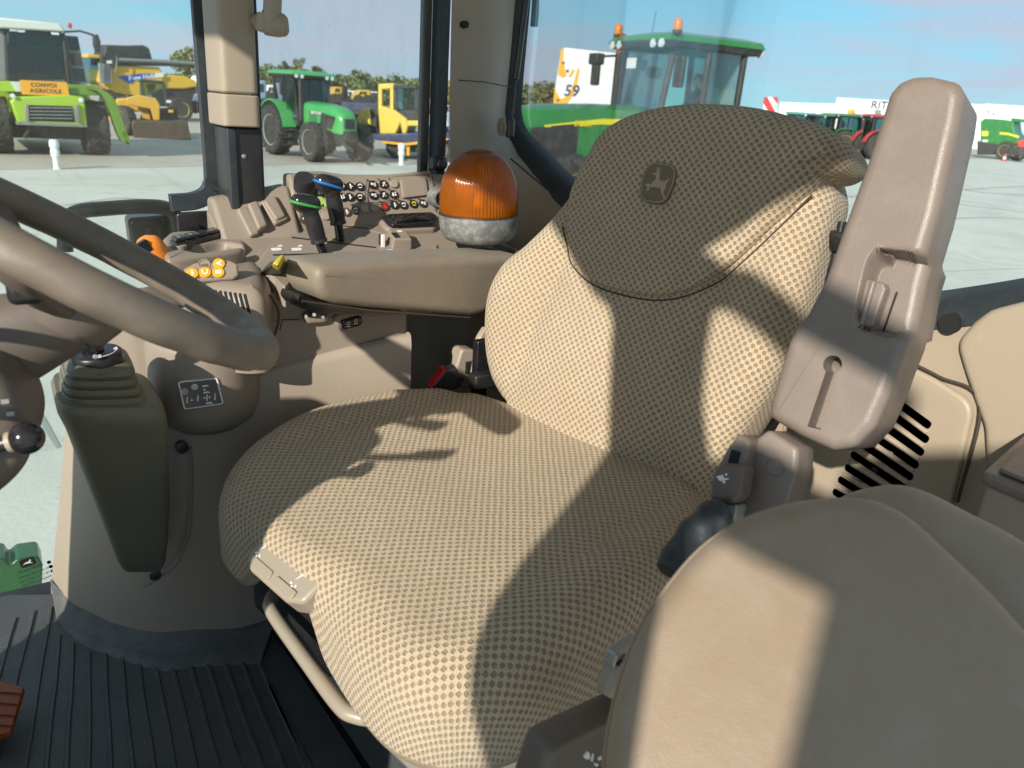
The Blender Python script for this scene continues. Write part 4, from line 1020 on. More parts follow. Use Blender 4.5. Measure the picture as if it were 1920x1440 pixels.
for px, py in ((10, 752), (20, 775)):
    q = DF.p(*DF.pix(px, py), 0.001); MB().box((*DF.inv(q)[:2], 0.001), (0.006, 0.004, 0.001), DF).build('pod_mark', m_plate, sc)
# two stalks on the right of the column; their shadows fall on the cushion
def stalk(a, b, c, r0, r1, paddle):
    P = smooth_path([a, b, c], 20)
    o = MB().tube(P, np.linspace(r0, r1, len(P)), 10).build('stalk', m_black, sc)
    d = unit(c - b); f = Fr(c + d * 0.02, d, np.cross(d, (0, 0.3, 1)))
    MB().pillow(rpoly([(-0.03, -0.012), (0.035, -0.016), (0.04, 0.012), (-0.03, 0.01)], 0.008), f, lambda a, b: 0.004, r=0.004, depth=0.010, n=50, rings=4).build('stalk_paddle', m_black, o, angle=60)
stalk(V(0.84, 0.10, 2.27), V(0.76, 0.12, 2.325), V(0.70, 0.12, 2.345), 0.006, 0.007, True)
stalk(V(0.80, 0.10, 2.22), V(0.70, 0.12, 2.268), V(0.62, 0.12, 2.312), 0.006, 0.007, False)
q = along(48, 545, 0.78); MB().box(q, (0.02, 0.028, 0.022)).build('switch_block', m_black, sc, bevel=0.006)
# --- hand rail and lamp seen between the wheel rims, outside the pane
hr_ = thing('grab_rail', 'bent black grab rail outside the front side window', 'rail', onX(230, 390, 1.80))
MB().tube(smooth_path([onX(122, 470, 1.82), onX(125, 418, 1.82), onX(145, 398, 1.82), onX(200, 391, 1.82), onX(270, 387, 1.82), onX(312, 391, 1.82), onX(330, 411, 1.82), onX(334, 470, 1.82)], 50), 0.0155, 14).build('tube', m_black, hr_)
lp = thing('work_lamp', 'square black work lamp mounted low behind the grab rail', 'lamp', onX(285, 430, 1.84))
lf_ = frame_yz(0)
q0 = [onX(*p, 1.85)[1:] for p in ((238, 408), (312, 402), (330, 412), (330, 462), (246, 466))]
MB().prism(rpoly(q0, 0.012), 1.84, 1.90, lf_).build('housing', m_black, lp, bevel=0.006)
q1 = [onX(*p, 1.838)[1:] for p in ((243, 413), (306, 408), (306, 460), (250, 462))]
MB().prism(rpoly(q1, 0.01), 1.832, 1.8395, lf_).build('back_plate', m_gloss, lp, bevel=0.003)
MB().lathe([(0.012, 0), (0.012, 0.012), (0.007, 0.014), (0, 0.014)], Fr(onX(279, 436, 1.831), (0, 1, 0), (0, 0, 1), (-1, 0, 0)), 20).build('pivot_bolt', m_gloss, lp)
sp = thing('sill_plate', 'dark plate edge under the grab rail at the window corner', 'panel', onX(370, 420, 1.72))
MB().prism(rpoly([onX(*p, 1.73)[1:] for p in ((328, 398), (420, 392), (420, 470), (335, 470))], 0.008), 1.715, 1.73, lf_).build('sheet', m_black, sp, bevel=0.003)
MB().lathe([(0.010, 0), (0.010, 0.006), (0, 0.007)], Fr(onX(367, 428, 1.714), (0, 1, 0), (0, 0, 1), (-1, 0, 0)), 18).build('bolt', m_gloss, sp)
ft = thing('side_tank', 'green moulded tank of this tractor seen through the lower pane', 'tank', (1.95, 0.15, 0.6))
m_jd = M('tractor_green', (0.025, 0.16, 0.045), 0.35, var=0.12, vscale=2, dust=0.25, coat=0.3)
fy = [onX(*p, 1.88)[1:] for p in ((-60, 1052), (8, 1046), (18, 1062), (32, 1048), (72, 1042), (80, 1060), (76, 1180), (-60, 1200))]
MB().prism(rpoly(fy, 0.012), 1.88, 1.955, lf_).build('shell', m_jd, ft, bevel=0.012)
bs = thing('curved_bar', 'black curved bar at the lower left behind the steering column', 'bar', along(20, 660, 1.2))
MB().tube(smooth_path([along(45, 622, 1.25), along(30, 650, 1.22), along(12, 690, 1.2), along(-10, 740, 1.18)], 16), 0.012, 10).build('bar', m_gloss, bs)
# --- pedal pad
pd = thing('pedal_pad', 'rust brown ribbed pedal pad above the mat at the lower left', 'pedal', onZ(20, 1325, 1.50))
pp_ = [onZ(*p, 1.50)[:2] for p in ((-60, 1270), (0, 1277), (45, 1288), (20, 1372), (0, 1376), (-60, 1370))]
pb = MB().prism(rpoly(pp_, 0.004), 1.488, 1.50).build('pad', m_rust, pd, bevel=0.003)
for y0, y1 in ((1292, 1300), (1312, 1320), (1334, 1341), (1354, 1360)):
    a, b = onZ(-60, y0, 1.502), onZ(42 - (y0 - 1290) * 0.28, y1, 1.502)
    MB().tube([a, b], 0.0016, 6).build('ridge', m_rust, pb)
MB().tube([onZ(-40, 1325, 1.49), onZ(-120, 1250, 1.6)], 0.012, 10).build('arm', m_black, pd)
# ================================================================== right-hand control console
con = thing('control_console', 'taupe control console with levers, switches and olive gaiter on its pedestal', 'console', (1.45, -0.35, 1.45))
# --- pedestal: a shell rising from the floor to a sloping rim
flo = [onZ(*p, 1.45) for p in ((96, 1112), (120, 1142), (160, 1168), (220, 1190), (300, 1203), (380, 1198), (440, 1190), (492, 1177))]
flo = flo + [V(1.335, -0.45, 1.45), V(1.315, -0.56, 1.45), V(1.30, -0.633, 1.45)]
P = smooth_path(flo, 60)
def rimz(y):
    return float(np.interp(y, [-0.64, -0.45, -0.345, -0.325, -0.29, -0.25, -0.19, -0.10, 0.03], [2.062, 2.028, 2.006, 1.99, 1.945, 1.927, 1.92, 2.02, 2.04]))
rings = []
def pedring(k, ins, z):
    out = []
    for i, p in enumerate(P):
        d = unit(P[min(i + 1, len(P) - 1)] - P[max(i - 1, 0)]); n = V(d[1], -d[0], 0); n = -n if n[0] < 0 and p[1] < -0.1 else n
        if n @ V(1, -0.3, 0) < 0: n = -n
        zt = rimz(p[1]); zz = 1.45 + (zt - 1.45) * z
        q_ = p + n * ins; out.append(V(q_[0], q_[1] - 0.115 * z * max(0.0, min(1.0, (p[1] + 0.2) / 0.22)), zz))      # the front edge leans back as it rises
    back = [V(1.66, -0.63, out[-1][2]), V(1.665, -0.2, out[0][2])]
    return out + back
for ins, z in ((0.0, 0.0), (-0.002, 0.03), (0.0, 0.4), (-0.004, 0.8), (-0.004, 0.965), (-0.001, 0.985), (0.004, 0.997), (0.010, 1.0), (0.018, 0.99)):
    rings.append(pedring(0, ins, z))
MB().loft(rings).build('pedestal', m_taupe2, con, angle=50)  # lighter plastic than the upper body paints in its sunlit contrast
# --- upper body
ub = [V(1.335, -0.632), V(1.345, -0.5), V(1.365, -0.4), V(1.375, -0.335), V(1.42, -0.20), V(1.50, -0.12), V(1.60, -0.06), V(1.665, -0.05), V(1.665, -0.9), V(1.345, -0.9), V(1.345, -0.70)]
upper = [onX(*p, 1.33)[:2] for p in ((770, 600), (640, 600), (520, 640))]
body_o = [V(1.325, -0.636), V(1.335, -0.5), V(1.345, -0.40), V(1.35, -0.345), V(1.36, -0.25), V(1.40, -0.15), V(1.48, -0.10), V(1.58, -0.07), V(1.665, -0.06), V(1.665, -0.96), V(1.50, -0.96), V(1.50, -0.655), V(1.34, -0.64)]
MB().prism(rpoly(body_o, [0.01, 0.02, 0.02, 0.03, 0.04, 0.04, 0.04, 0.03, 0.005, 0.005, 0.02, 0.02, 0.005]), 1.6, 2.100).build('upper_body', m_taupe, con, bevel=0.014, seg=4)
body_r = [V(1.326, -0.635), V(1.336, -0.5), V(1.346, -0.40), V(1.352, -0.352), V(1.40, -0.342), V(1.664, -0.342), V(1.664, -0.955), V(1.502, -0.955), V(1.502, -0.656), V(1.341, -0.641)]
MB().prism(rpoly(body_r, [0.01, 0.02, 0.02, 0.012, 0.02, 0.005, 0.005, 0.02, 0.02, 0.005]), 2.08, 2.150).build('deck_base', m_taupe, con, bevel=0.010, seg=3)
# rear quarter behind it
MB().prism([(1.52, -0.60), (1.67, -0.60), (1.67, -1.07), (1.46, -1.07), (1.44, -0.95)], 1.44, 2.165).build('rear_quarter', m_taupe2, con, bevel=0.012)
MB().prism([(1.42, -0.645), (1.53, -0.645), (1.53, -0.66), (1.42, -0.66)], 1.44, 2.15).build('rear_edge', m_taupe, con, bevel=0.004)
# bulge carrying the label
BF = Fr((1.372, -0.262, 1.955), (1, 0, 0), (0, 1, 0))
MB().lathe([(0.0, -0.045), (0.06, -0.042), (0.082, -0.024), (0.092, 0.005), (0.094, 0.05), (0.093, 0.115), (0.088, 0.135), (0.072, 0.143), (0.0, 0.148)], BF, 56).build('bulge', m_taupe, con, angle=55)
lc = onX(376, 738, 1.279)
ly = unit(V(0.0, -0.10, -1.0)); lnn = unit(V(-0.97, 0.16, 0.10))
LFm = Fr(lc, np.cross(-ly, lnn), -ly, lnn)
# lettering frame: a to the viewer's right, b up
if LFm.a @ CR < 0: LFm.a = -LFm.a
LFm.b = unit(np.cross(LFm.c, LFm.a))
lp_ = [LFm.pix(*p) for p in ((333, 716), (407, 708), (420, 757), (345, 768))]
lab = flat(rpoly(lp_, 0.005), -0.004, 0.0010, LFm).build('label_plate', m_white, con)
cx_ = sum(np.array(p) for p in lp_) / 4
lpi = [cx_ + (np.array(p) - cx_) * 0.92 for p in lp_]
flat(rpoly(lpi, 0.003), 0.0, 0.0014, LFm).build('label_face', m_gloss, lab)
def mark(fr, poly, par, h=0.0019, mat=None, name='symbol'):
    return flat([fr.pix(*p) for p in poly], h - 0.0008, h, fr).build(name, mat or m_white, par)
def ring_mark(fr, px, py, r0, r1, par, h=0.0019, mat=None, name='symbol_ring'):
    c = fr.pix(px, py)
    return MB().lathe([(r1, h - 0.0005), (r1, h), (r0, h), (r0, h - 0.0005)], Fr(fr.p(*c, 0), fr.a, fr.b, fr.c), 20).build(name, mat or m_white, par)
ring_mark(LFm, 365, 725, 0.0042, 0.0052, lab); ring_mark(LFm, 346, 734, 0.0042, 0.0052, lab)
for px, py, s in ((365, 725, 'IV'), (346, 734, 'III')):
    c = LFm.pix(px, py); tf = Fr(LFm.p(*c, 0.0015), LFm.b, -LFm.a, LFm.c); text('label_text', s, m_white, tf, 0.0065, lab, 0.0003)
for px, py, w, h_ in ((384, 723, 10, 3), (386, 735, 9, 3), (371, 747, 3, 9), (351, 750, 3, 10), (403, 744, 3, 10), (391, 755, 10, 3)):
    mark(LFm, [(px - w / 2, py - h_ / 2 + 1), (px + w / 2, py - h_ / 2 - 0.5), (px + w / 2, py + h_ / 2 - 0.5), (px - w / 2, py + h_ / 2 + 1)], lab)
    mark(LFm, [(px - 1 + (w > h_) * 6, py - 1 - (h_ > w) * 6), (px + 1 + (w > h_) * 6, py - 1 - (h_ > w) * 6), (px + 1 + (w > h_) * 6, py + 1.6), (px - 1 + (w > h_) * 6, py + 1.6)], lab)
for dx, dy in ((8, -1), (-8, 1), (0, -7), (0, 7)):
    cx, cy = 388, 745
    t_ = (cx + dx, cy + dy); k = (cx + dx * 0.45, cy + dy * 0.45); n_ = (-dy * 0.28, dx * 0.28)
    mark(LFm, [t_, (k[0] + n_[0], k[1] + n_[1]), (k[0] - n_[0], k[1] - n_[1])], lab, name='arrow')
mark(LFm, [(382, 744.6), (394, 743.4), (394, 744.8), (382, 746)], lab); mark(LFm, [(387.2, 739), (388.8, 739), (388.8, 751), (387.2, 751)], lab)
mark(LFm, [(383, 727), (386.5, 732), (381, 732)], lab, name='arrow'); mark(LFm, [(363, 750), (358, 747), (358, 752)], lab, name='arrow')
# raised frame round the gaiter opening, with bolts
pf = []
for p in ((112, 800), (330, 820), (352, 850), (356, 920), (350, 985), (330, 1040), (296, 1078), (262, 1100), (225, 1092)):
    pf.append(onX(*p, 1.345))
MB().tube(smooth_path([onX(*p, 1.352) for p in ((356, 840), (359, 900), (357, 960), (350, 1010), (334, 1050), (305, 1080), (268, 1100))], 36), 0.003, 8).build('frame_edge', m_taupe, con)
for px, py in ((341, 839), (291, 1077)):
    MB().lathe([(0.0105, -0.01), (0.0105, 0.004), (0.008, 0.005), (0.0045, 0.005), (0.004, 0.002), (0, 0.002)], Fr(onX(px, py, 1.352), (0, 1, 0), unit((0.1, 0, 1)), (-1, 0, 0.05)), 20).build('bolt_cap', m_black, con)
# --- joystick with olive gaiter
joy = MB()
def rrect(hy, hx, n=36, e=4.0):
    out = []
    for a in np.linspace(0, 2 * math.pi, n, endpoint=False):
        c, s = math.cos(a), math.sin(a)
        out.append((math.copysign(abs(c) ** (2 / e), c) * hx, math.copysign(abs(s) ** (2 / e), s) * hy))
    return out
def boot_ring(pyc, xl, xr, depth, xplane, e=4.0, tilt=0.0):
    a, b = onX(xl, pyc + tilt, xplane), onX(xr, pyc, xplane); c = (a + b) / 2; hy = np.linalg.norm(b - a) / 2
    d = unit(b - a)
    return [c + d * s + V(1, 0, 0) * (x + depth) * 1.0 for x, s in rrect(hy, depth, e=e)]
rg_ = []
specs = [(1072, 232, 306, 0.030, 1.315), (1060, 222, 314, 0.045, 1.295), (1020, 206, 321, 0.062, 1.262), (950, 178, 325, 0.075, 1.228), (880, 150, 325, 0.085, 1.195), (820, 126, 325, 0.092, 1.17), (795, 112, 322, 0.094, 1.158), (778, 108, 317, 0.093, 1.155), (764, 112, 306, 0.086, 1.160)]
for s in specs: rg_.append(boot_ring(*s, tilt=2, e=5.0))
for (y, l, r_, d, x) in ((758, 121, 283, 0.068, 1.17), (748, 121, 276, 0.068, 1.17), (746, 126, 268, 0.06, 1.175), (741, 121, 274, 0.068, 1.17), (731, 122, 268, 0.066, 1.17), (729, 127, 262, 0.06, 1.175), (724, 123, 265, 0.066, 1.17), (714, 124, 262, 0.064, 1.17), (711, 129, 258, 0.058, 1.175), (706, 127, 260, 0.063, 1.17), (690, 135, 254, 0.055, 1.175), (684, 148, 240, 0.045, 1.18), (682, 152, 232, 0.035, 1.185)):
    rg_.append(boot_ring(y, l, r_, d, x, tilt=3, e=4.5))
gai = MB().loft(rg_).build('gaiter', m_boot, con, angle=60, bevel=0.002)
gai['label'] = 'olive rubber gaiter of the joystick'
ju = unit(V(-0.05, 0.06, 1.0)); jc = onX(185, 684, 1.21)
JF = Fr(jc, (1, 0, 0), (0, 1, 0)); JF.c = ju; JF.a = unit(V(1, 0, 0.05)); JF.b = np.cross(JF.c, JF.a)
MB().lathe([(0.0, -0.012), (0.036, -0.01), (0.041, -0.004), (0.041, 0.0), (0.030, 0.001)], JF, 40).build('gaiter_neck', m_boot, gai)
col = MB().lathe([(0.0, 0.0), (0.0325, 0.0), (0.0345, 0.004), (0.0345, 0.019), (0.032, 0.0215), (0, 0.0215)], JF, 48).build('lock_collar', m_black, gai, angle=50)
rod = smooth_path([JF.p(-0.0, 0.004, 0.02), JF.p(0.0, 0.004, 0.045), onX(188, 622, 1.205), onX(212, 604, 1.20), onX(262, 590, 1.19), onX(300, 572, 1.18)], 36)
MB().tube(rod, [0.0155] * 4 + [0.0125] * (len(rod) - 4), 16).build('rod', m_gloss, gai)
MB().lathe([(0.0035, 0.0), (0.0035, 0.003), (0, 0.0035)], Fr(onX(178, 668, 1.172), (0, 1, 0), (0, 0, 1), (-1, 0, 0)), 12).build('set_screw', m_chrome, gai)
arc = [JF.p(-0.027 * math.sin(a), 0.0 - 0.027 * math.cos(a), 0.0219) for a in np.linspace(0.3, 1.35, 14)]
MB().tube(arc, 0.0008, 6).build('lock_arrow', m_white, gai)
for a, s in ((1.5, 1), (0.15, 1)):
    c = JF.p(-0.026 * math.sin(a), -0.026 * math.cos(a), 0.0216)
    f_ = Fr(c, JF.a, JF.b, JF.c)
    MB().box((0, 0, 0.0003), (0.006, 0.0045, 0.0006), f_).build('lock_symbol', m_white, gai)
    MB().lathe([(0.003, 0), (0.003, 0.0006), (0.0022, 0.0006), (0.0022, 0)], Fr(c + JF.a * 0.005, JF.a, JF.b, JF.c), 14).build('lock_symbol', m_white, gai)
hd_ = Fr(onX(312, 556, 1.18), unit((0.1, -0.9, 0.15)), unit((0.3, 0.1, 1)))
MB().pillow(rpoly([(-0.045, -0.02), (0.03, -0.022), (0.038, 0.012), (-0.03, 0.022)], 0.014), hd_ if hd_.c[0] < 0 else Fr(hd_.o, -hd_.a, hd_.b), lambda a, b: 0.0, r=0.012, depth=0.04, n=70, rings=6).build('joystick_grip', m_brown, gai, angle=60)

# --- deck: a plate rising gently towards the window, with slots
DKF = Fr((1.42, 0, 2.172), (1, 0, 0.331), (0, 1, 0))
def DKp(px, py, h=0.0): return DKF.pix(px, py, h)
def onD(px, py, h=0.0): q = DKF.pix(px, py, h); return DKF.p(q[0], q[1], h)
rgd = []
for y in np.linspace(-0.345, -0.96, 8): rgd.append([V(x, y, z) for x, z in ((1.36, 2.08), (1.352, 2.140), (1.372, 2.154), (1.42, 2.172), (1.60, 2.2316), (1.665, 2.253), (1.665, 2.08))])
MB().loft(rgd).build('deck', m_taupe, con, bevel=0.006, seg=3)
dk = [DKp(*p) for p in ((472, 512), (500, 470), (545, 443), (640, 424), (705, 424), (752, 441), (770, 452), (775, 465), (760, 476), (560, 500), (500, 530))]
deck = MB().prism(rpoly(dk, 0.02), -0.01, 0.005, DKF).build('lever_deck', m_taupe, con, bevel=0.003, seg=3)
def slot(a, b, w, name='slot', mat=None):
    p, q = np.array(DKp(*a, 0.0055)), np.array(DKp(*b, 0.0055)); d = (q - p) / np.linalg.norm(q - p); n = np.array([-d[1], d[0]]) * w / 2
    MB().prism([p - n, q - n, q + n, p + n], 0.004, 0.0058, DKF).build(name, mat or m_dark, deck)
slot((547, 445), (705, 464), 0.0045); slot((512, 478), (598, 476), 0.0045); slot((690, 431), (732, 441), 0.0025, mat=m_taupe2); slot((618, 421), (690, 428), 0.0025)
for px, py, in ((518, 467), (556, 467)):
    f_ = Fr(onD(px, py, 0.0055), V(0, -1, 0), DKF.a)
    MB().prism(rpoly([(-0.010, -0.006), (0.010, -0.006), (0.010, 0.004), (-0.010, 0.004)], 0.004), 0, 0.0006, f_).build('lever_symbol', m_white, deck)
    MB().prism([(0.004, 0.009), (0.016, 0.009), (0.014, 0.016), (0.008, 0.013)], 0, 0.0006, f_).build('lever_symbol', m_white, deck)
# small latch box and white slider
bx = Fr(onD(742, 452, 0.006), V(0, -1, 0), DKF.a)
lb = MB().prism(rpoly([(-0.022, -0.03), (0.024, -0.034), (0.030, 0.012), (0.010, 0.026), (-0.016, 0.02)], 0.005), -0.004, 0.020, bx, top=0.86).build('latch_box', m_taupe, con, bevel=0.003)
MB().box((-0.008, -0.012, 0.020), (0.012, 0.02, 0.003), bx).build('latch_slot', m_dark, lb)
MB().box((0.008, 0.004, 0.021), (0.010, 0.006, 0.001), bx).build('latch_symbol', m_white, lb)
s_ = onD(718, 461, 0.006); MB().box(s_ + V(0, 0, 0.010), (0.006, 0.0085, 0.028)).build('slider', m_white, con, bevel=0.0015)
MB().box(s_ + V(0.006, 0, 0.010), (0.006, 0.012, 0.028)).build('slider_back', m_black, con, bevel=0.001)
MB().box(onD(733, 469, 0.0065), (0.012, 0.010, 0.0015)).build('slider_symbol', m_white, con)

# --- left block with two blank covers
SB0, SB1 = -0.347, -0.502
prof = [(1.525, 2.165), (1.542, 2.212), (1.612, 2.288), (1.622, 2.293), (1.665, 2.293), (1.665, 2.165)]
def slope_block(y0, y1, prof, name, mat, z1=0.0, z2=0.0, bevel=0.008, n=8, bow=0.0):
    rg = []
    for k in range(n + 1):
        u = k / n; y = y0 + (y1 - y0) * u; dz = z1 + (z2 - z1) * u + bow * math.sin(math.pi * u)
        rg.append([V(x, y, z + (dz if z > 2.27 else 0)) for x, z in prof])
    return MB().loft(rg).build(name, mat, con, bevel=bevel, seg=3)
blk = slope_block(SB0, SB1, prof, 'cover_block', m_taupe, -0.016, 0.012)
pn_ = np.cross(V(0, 1, 0), unit(V(0.070, 0, 0.076))); pn_ = pn_ if pn_[0] < 0 else -pn_
QF = Fr(V(1.579, -0.42, 2.2525), V(0, -1, 0), unit(V(0.070, 0, 0.076)), pn_)
def cover(poly, name, h=0.010, frame=False):
    p_ = [QF.pix(*p) for p in poly]
    return MB().pillow(rpoly(p_, 0.006), QF, lambda a, b: 0.008 + h, r=0.005, depth=h + 0.012, n=80, rings=4, rounds=4, back=False).build(name, m_taupe, blk, angle=50)
cover(((442, 396), (462, 390), (486, 442), (468, 448)), 'cover', 0.003); cover(((461, 391), (480, 385), (499, 432), (482, 440)), 'cover', 0.012)
cover(((486, 382), (516, 370), (540, 415), (514, 427)), 'cover_frame', 0.003); cover(((491, 384), (514, 375), (534, 413), (515, 421)), 'cover', 0.008)

# --- sloping switch panel
prof2 = [(1.560, 2.165), (1.566, 2.216), (1.618, 2.318), (1.628, 2.326), (1.665, 2.326), (1.665, 2.165)]
pan = slope_block(-0.502, -0.905, prof2, 'switch_panel', m_taupe, 0.0, 0.004, n=16, bow=-0.004)
pu = unit(V(0.052, 0, 0.102)); pn2 = unit(V(-0.102, 0, 0.052))
SPF = Fr(V(1.592, -0.65, 2.267), V(0, -1, 0), pu, pn2)
# the dark top line of the panel
MB().tube(smooth_path([onX(*p, 1.63) for p in ((560, 326), (600, 325), (650, 332), (700, 333), (760, 328), (806, 324))], 30), 0.0045, 8).build('panel_lip', m_taupe, pan)
def sdisc(px, py, r, mat, name, h=0.0045, par=None):
    c = SPF.pix(px, py, 0.004)
    f_ = Fr(SPF.p(*c, 0.0), SPF.a, SPF.b, SPF.c)
    return MB().lathe([(r * 1.0, -0.02), (r, h - 0.0008), (r * 0.93, h), (0, h)], f_, 26).build(name, mat, par or pan, angle=22), f_, h
def icon(f_, h, k, mat, par):
    rnd = random.Random(k)
    s = 0.0062
    kinds = k % 5
    L = []
    if kinds == 0: L = [[(-0.9, -0.5), (-0.2, -0.9), (0.0, 0.2), (-0.6, 0.7)], [(0.2, -0.7), (0.9, -0.4), (0.7, 0.1), (0.2, 0.0)], [(0.3, 0.3), (0.8, 0.4), (0.6, 0.9), (0.2, 0.8)]]
    if kinds == 1: L = [[(-0.15, -0.9), (0.2, -0.9), (0.3, 0.7), (0.0, 0.9), (-0.3, 0.7)], [(0.35, -0.3), (0.75, -0.3), (0.75, 0.0), (0.35, 0.0)]]
    if kinds == 2: L = [[(-0.9, 0.1), (-0.5, 0.8), (0.5, 0.8), (0.9, 0.1), (0.6, 0.0), (0.3, 0.45), (-0.3, 0.45), (-0.6, 0.0)], [(-0.6, -0.4), (0.6, -0.4), (0.6, -0.7), (-0.6, -0.7)]]
    if kinds == 3: L = [[(-0.9, -0.2), (-0.1, -0.2), (-0.1, 0.6), (-0.9, 0.6)], [(0.1, 0.4), (0.9, 0.7), (0.9, 0.4), (0.1, 0.15)], [(0.1, 0.0), (0.9, 0.2), (0.9, -0.1), (0.1, -0.25)], [(0.1, -0.4), (0.9, -0.3), (0.9, -0.6), (0.1, -0.65)]]
    if kinds == 4: L = [[(-0.8, -0.8), (-0.4, -0.9), (0.6, 0.6), (0.3, 0.8)], [(-0.7, 0.3), (0.0, 0.8), (0.1, 0.5), (-0.5, 0.1)], [(0.2, -0.6), (0.8, -0.2), (0.8, -0.6)]]
    for p in L: flat([(a * s, b * s) for a, b in p], h - 0.0005, h + 0.0004, f_).build('icon', mat, par)
BR = 0.0093
k = 0
for px, py in ((641, 348), (657, 349), (675, 349), (700, 346), (720, 345), (642, 369), (656, 369), (675, 369), (701, 366), (720, 365), (739, 364), (740, 384), (757, 384), (794, 381)):
    b_, f_, h_ = sdisc(px, py, BR, m_gloss, 'button'); icon(f_, h_, k, m_white, b_); k += 1
for px, py, mt, ic in ((722, 387, m_redbtn, None), (776, 382, m_gloss, m_yellow), (600, 361, m_bbtn, m_white), (650, 397, m_bbtn, m_white), (667, 394, m_bbtn, m_white), (571, 411, m_bbtn, m_white)):
    b_, f_, h_ = sdisc(px, py, BR, mt, 'button')
    if ic: icon(f_, h_, 2 if ic is m_yellow else k, ic, b_); k += 1
    else: flat([(-0.0055, -0.004), (0.0055, -0.004), (0, 0.0055)], h_ - 0.0004, h_ + 0.0005, f_).build('hazard_triangle', m_red, b_)
for px, py in ((739, 344), (684, 390), (702, 389), (611, 404)): sdisc(px, py, BR, m_taupe2, 'blank_button', 0.005)
for px, py in ((600, 377), (614, 381), (628, 384)): sdisc(px, py, BR, m_lime, 'button', 0.007)
for px, py in ((690, 338), (710, 336), (730, 335), (690, 358), (710, 356), (730, 355), (712, 377), (731, 374), (748, 374), (767, 373), (785, 372)):
    c = SPF.pix(px, py, 0.005); MB().lathe([(0.0018, 0.003), (0.0018, 0.0058), (0, 0.006)], Fr(SPF.p(*c, 0.0), SPF.a, SPF.b, SPF.c), 8).build('indicator', m_redbtn, pan)
# blank cover plate and groove lines of the panel
bl = [SPF.pix(*p, 0.005) for p in ((750, 336), (798, 331), (803, 366), (755, 372))]
MB().pillow(rpoly(bl, 0.005), SPF, lambda a, b: 0.0072, r=0.002, depth=0.006, n=60, rings=3, rounds=3, back=False).build('blank_cover', m_taupe, pan, angle=50)
for pth in (((688, 335), (690, 378), (745, 374)), ((811, 329), (816, 396)), ((556, 350), (566, 410), (585, 438))):
    MB().tube([SPF.p(*SPF.pix(*p, 0.005), 0.0052) for p in smooth_path(pth, 14)], 0.0010, 5).build('groove', m_seam, pan)
# rotary knob
kn_o = onX(571, 340, 1.595)
KNF = Fr(kn_o, (0, -1, 0), pu, unit(V(-0.5, 0.1, 0.8)))
KNF.a = unit(np.cross(KNF.b, KNF.c)); KNF.b = np.cross(KNF.c, KNF.a)
MB().lathe([(0.0, -0.02), (0.0215, -0.018), (0.0215, 0.006), (0.0195, 0.010), (0, 0.011)], KNF, 72, rib=0.0006, nrib=18).build('rotary_knob', m_black, pan, angle=45)
# round socket half hidden by the beacon
sk = onX(828, 372, 1.56)
SKF = Fr(sk, (0, -1, 0), (0, 0, 1), (-1, 0, 0))
MB().lathe([(0.022, -0.03), (0.022, 0.0), (0.0205, 0.004), (0.0165, 0.004), (0.0155, 0.0)], SKF, 36).build('socket_ring', m_steel, pan)
MB().lathe([(0.0155, -0.02), (0.0155, 0.0012), (0, 0.0012)], SKF, 30).build('socket_cap', m_gloss, pan)
# --- ashtray lid in front of the panel
LD = [DKp(*p, 0.024) for p in ((718, 404), (728, 400), (808, 396), (818, 402), (821, 411), (812, 418), (738, 421), (728, 416))]
LDc = sum(np.array(p) for p in LD) / len(LD)
MB().prism(rpoly([np.array(p) + (np.array(p) - LDc) * 0.16 for p in LD], 0.012), -0.02, 0.013, DKF, top=0.93).build('ashtray_holder', m_taupe, con, bevel=0.005)
lid = MB().prism(rpoly(LD, 0.010), 0.0132, 0.024, DKF).build('ashtray_lid', m_gloss, con, bevel=0.004, seg=3)
MB().tube([onD(745, 416, 0.025), onD(776, 409, 0.029), onD(806, 413, 0.025)], [0.002, 0.006, 0.002], 10).build('lid_grip', m_gloss, lid)
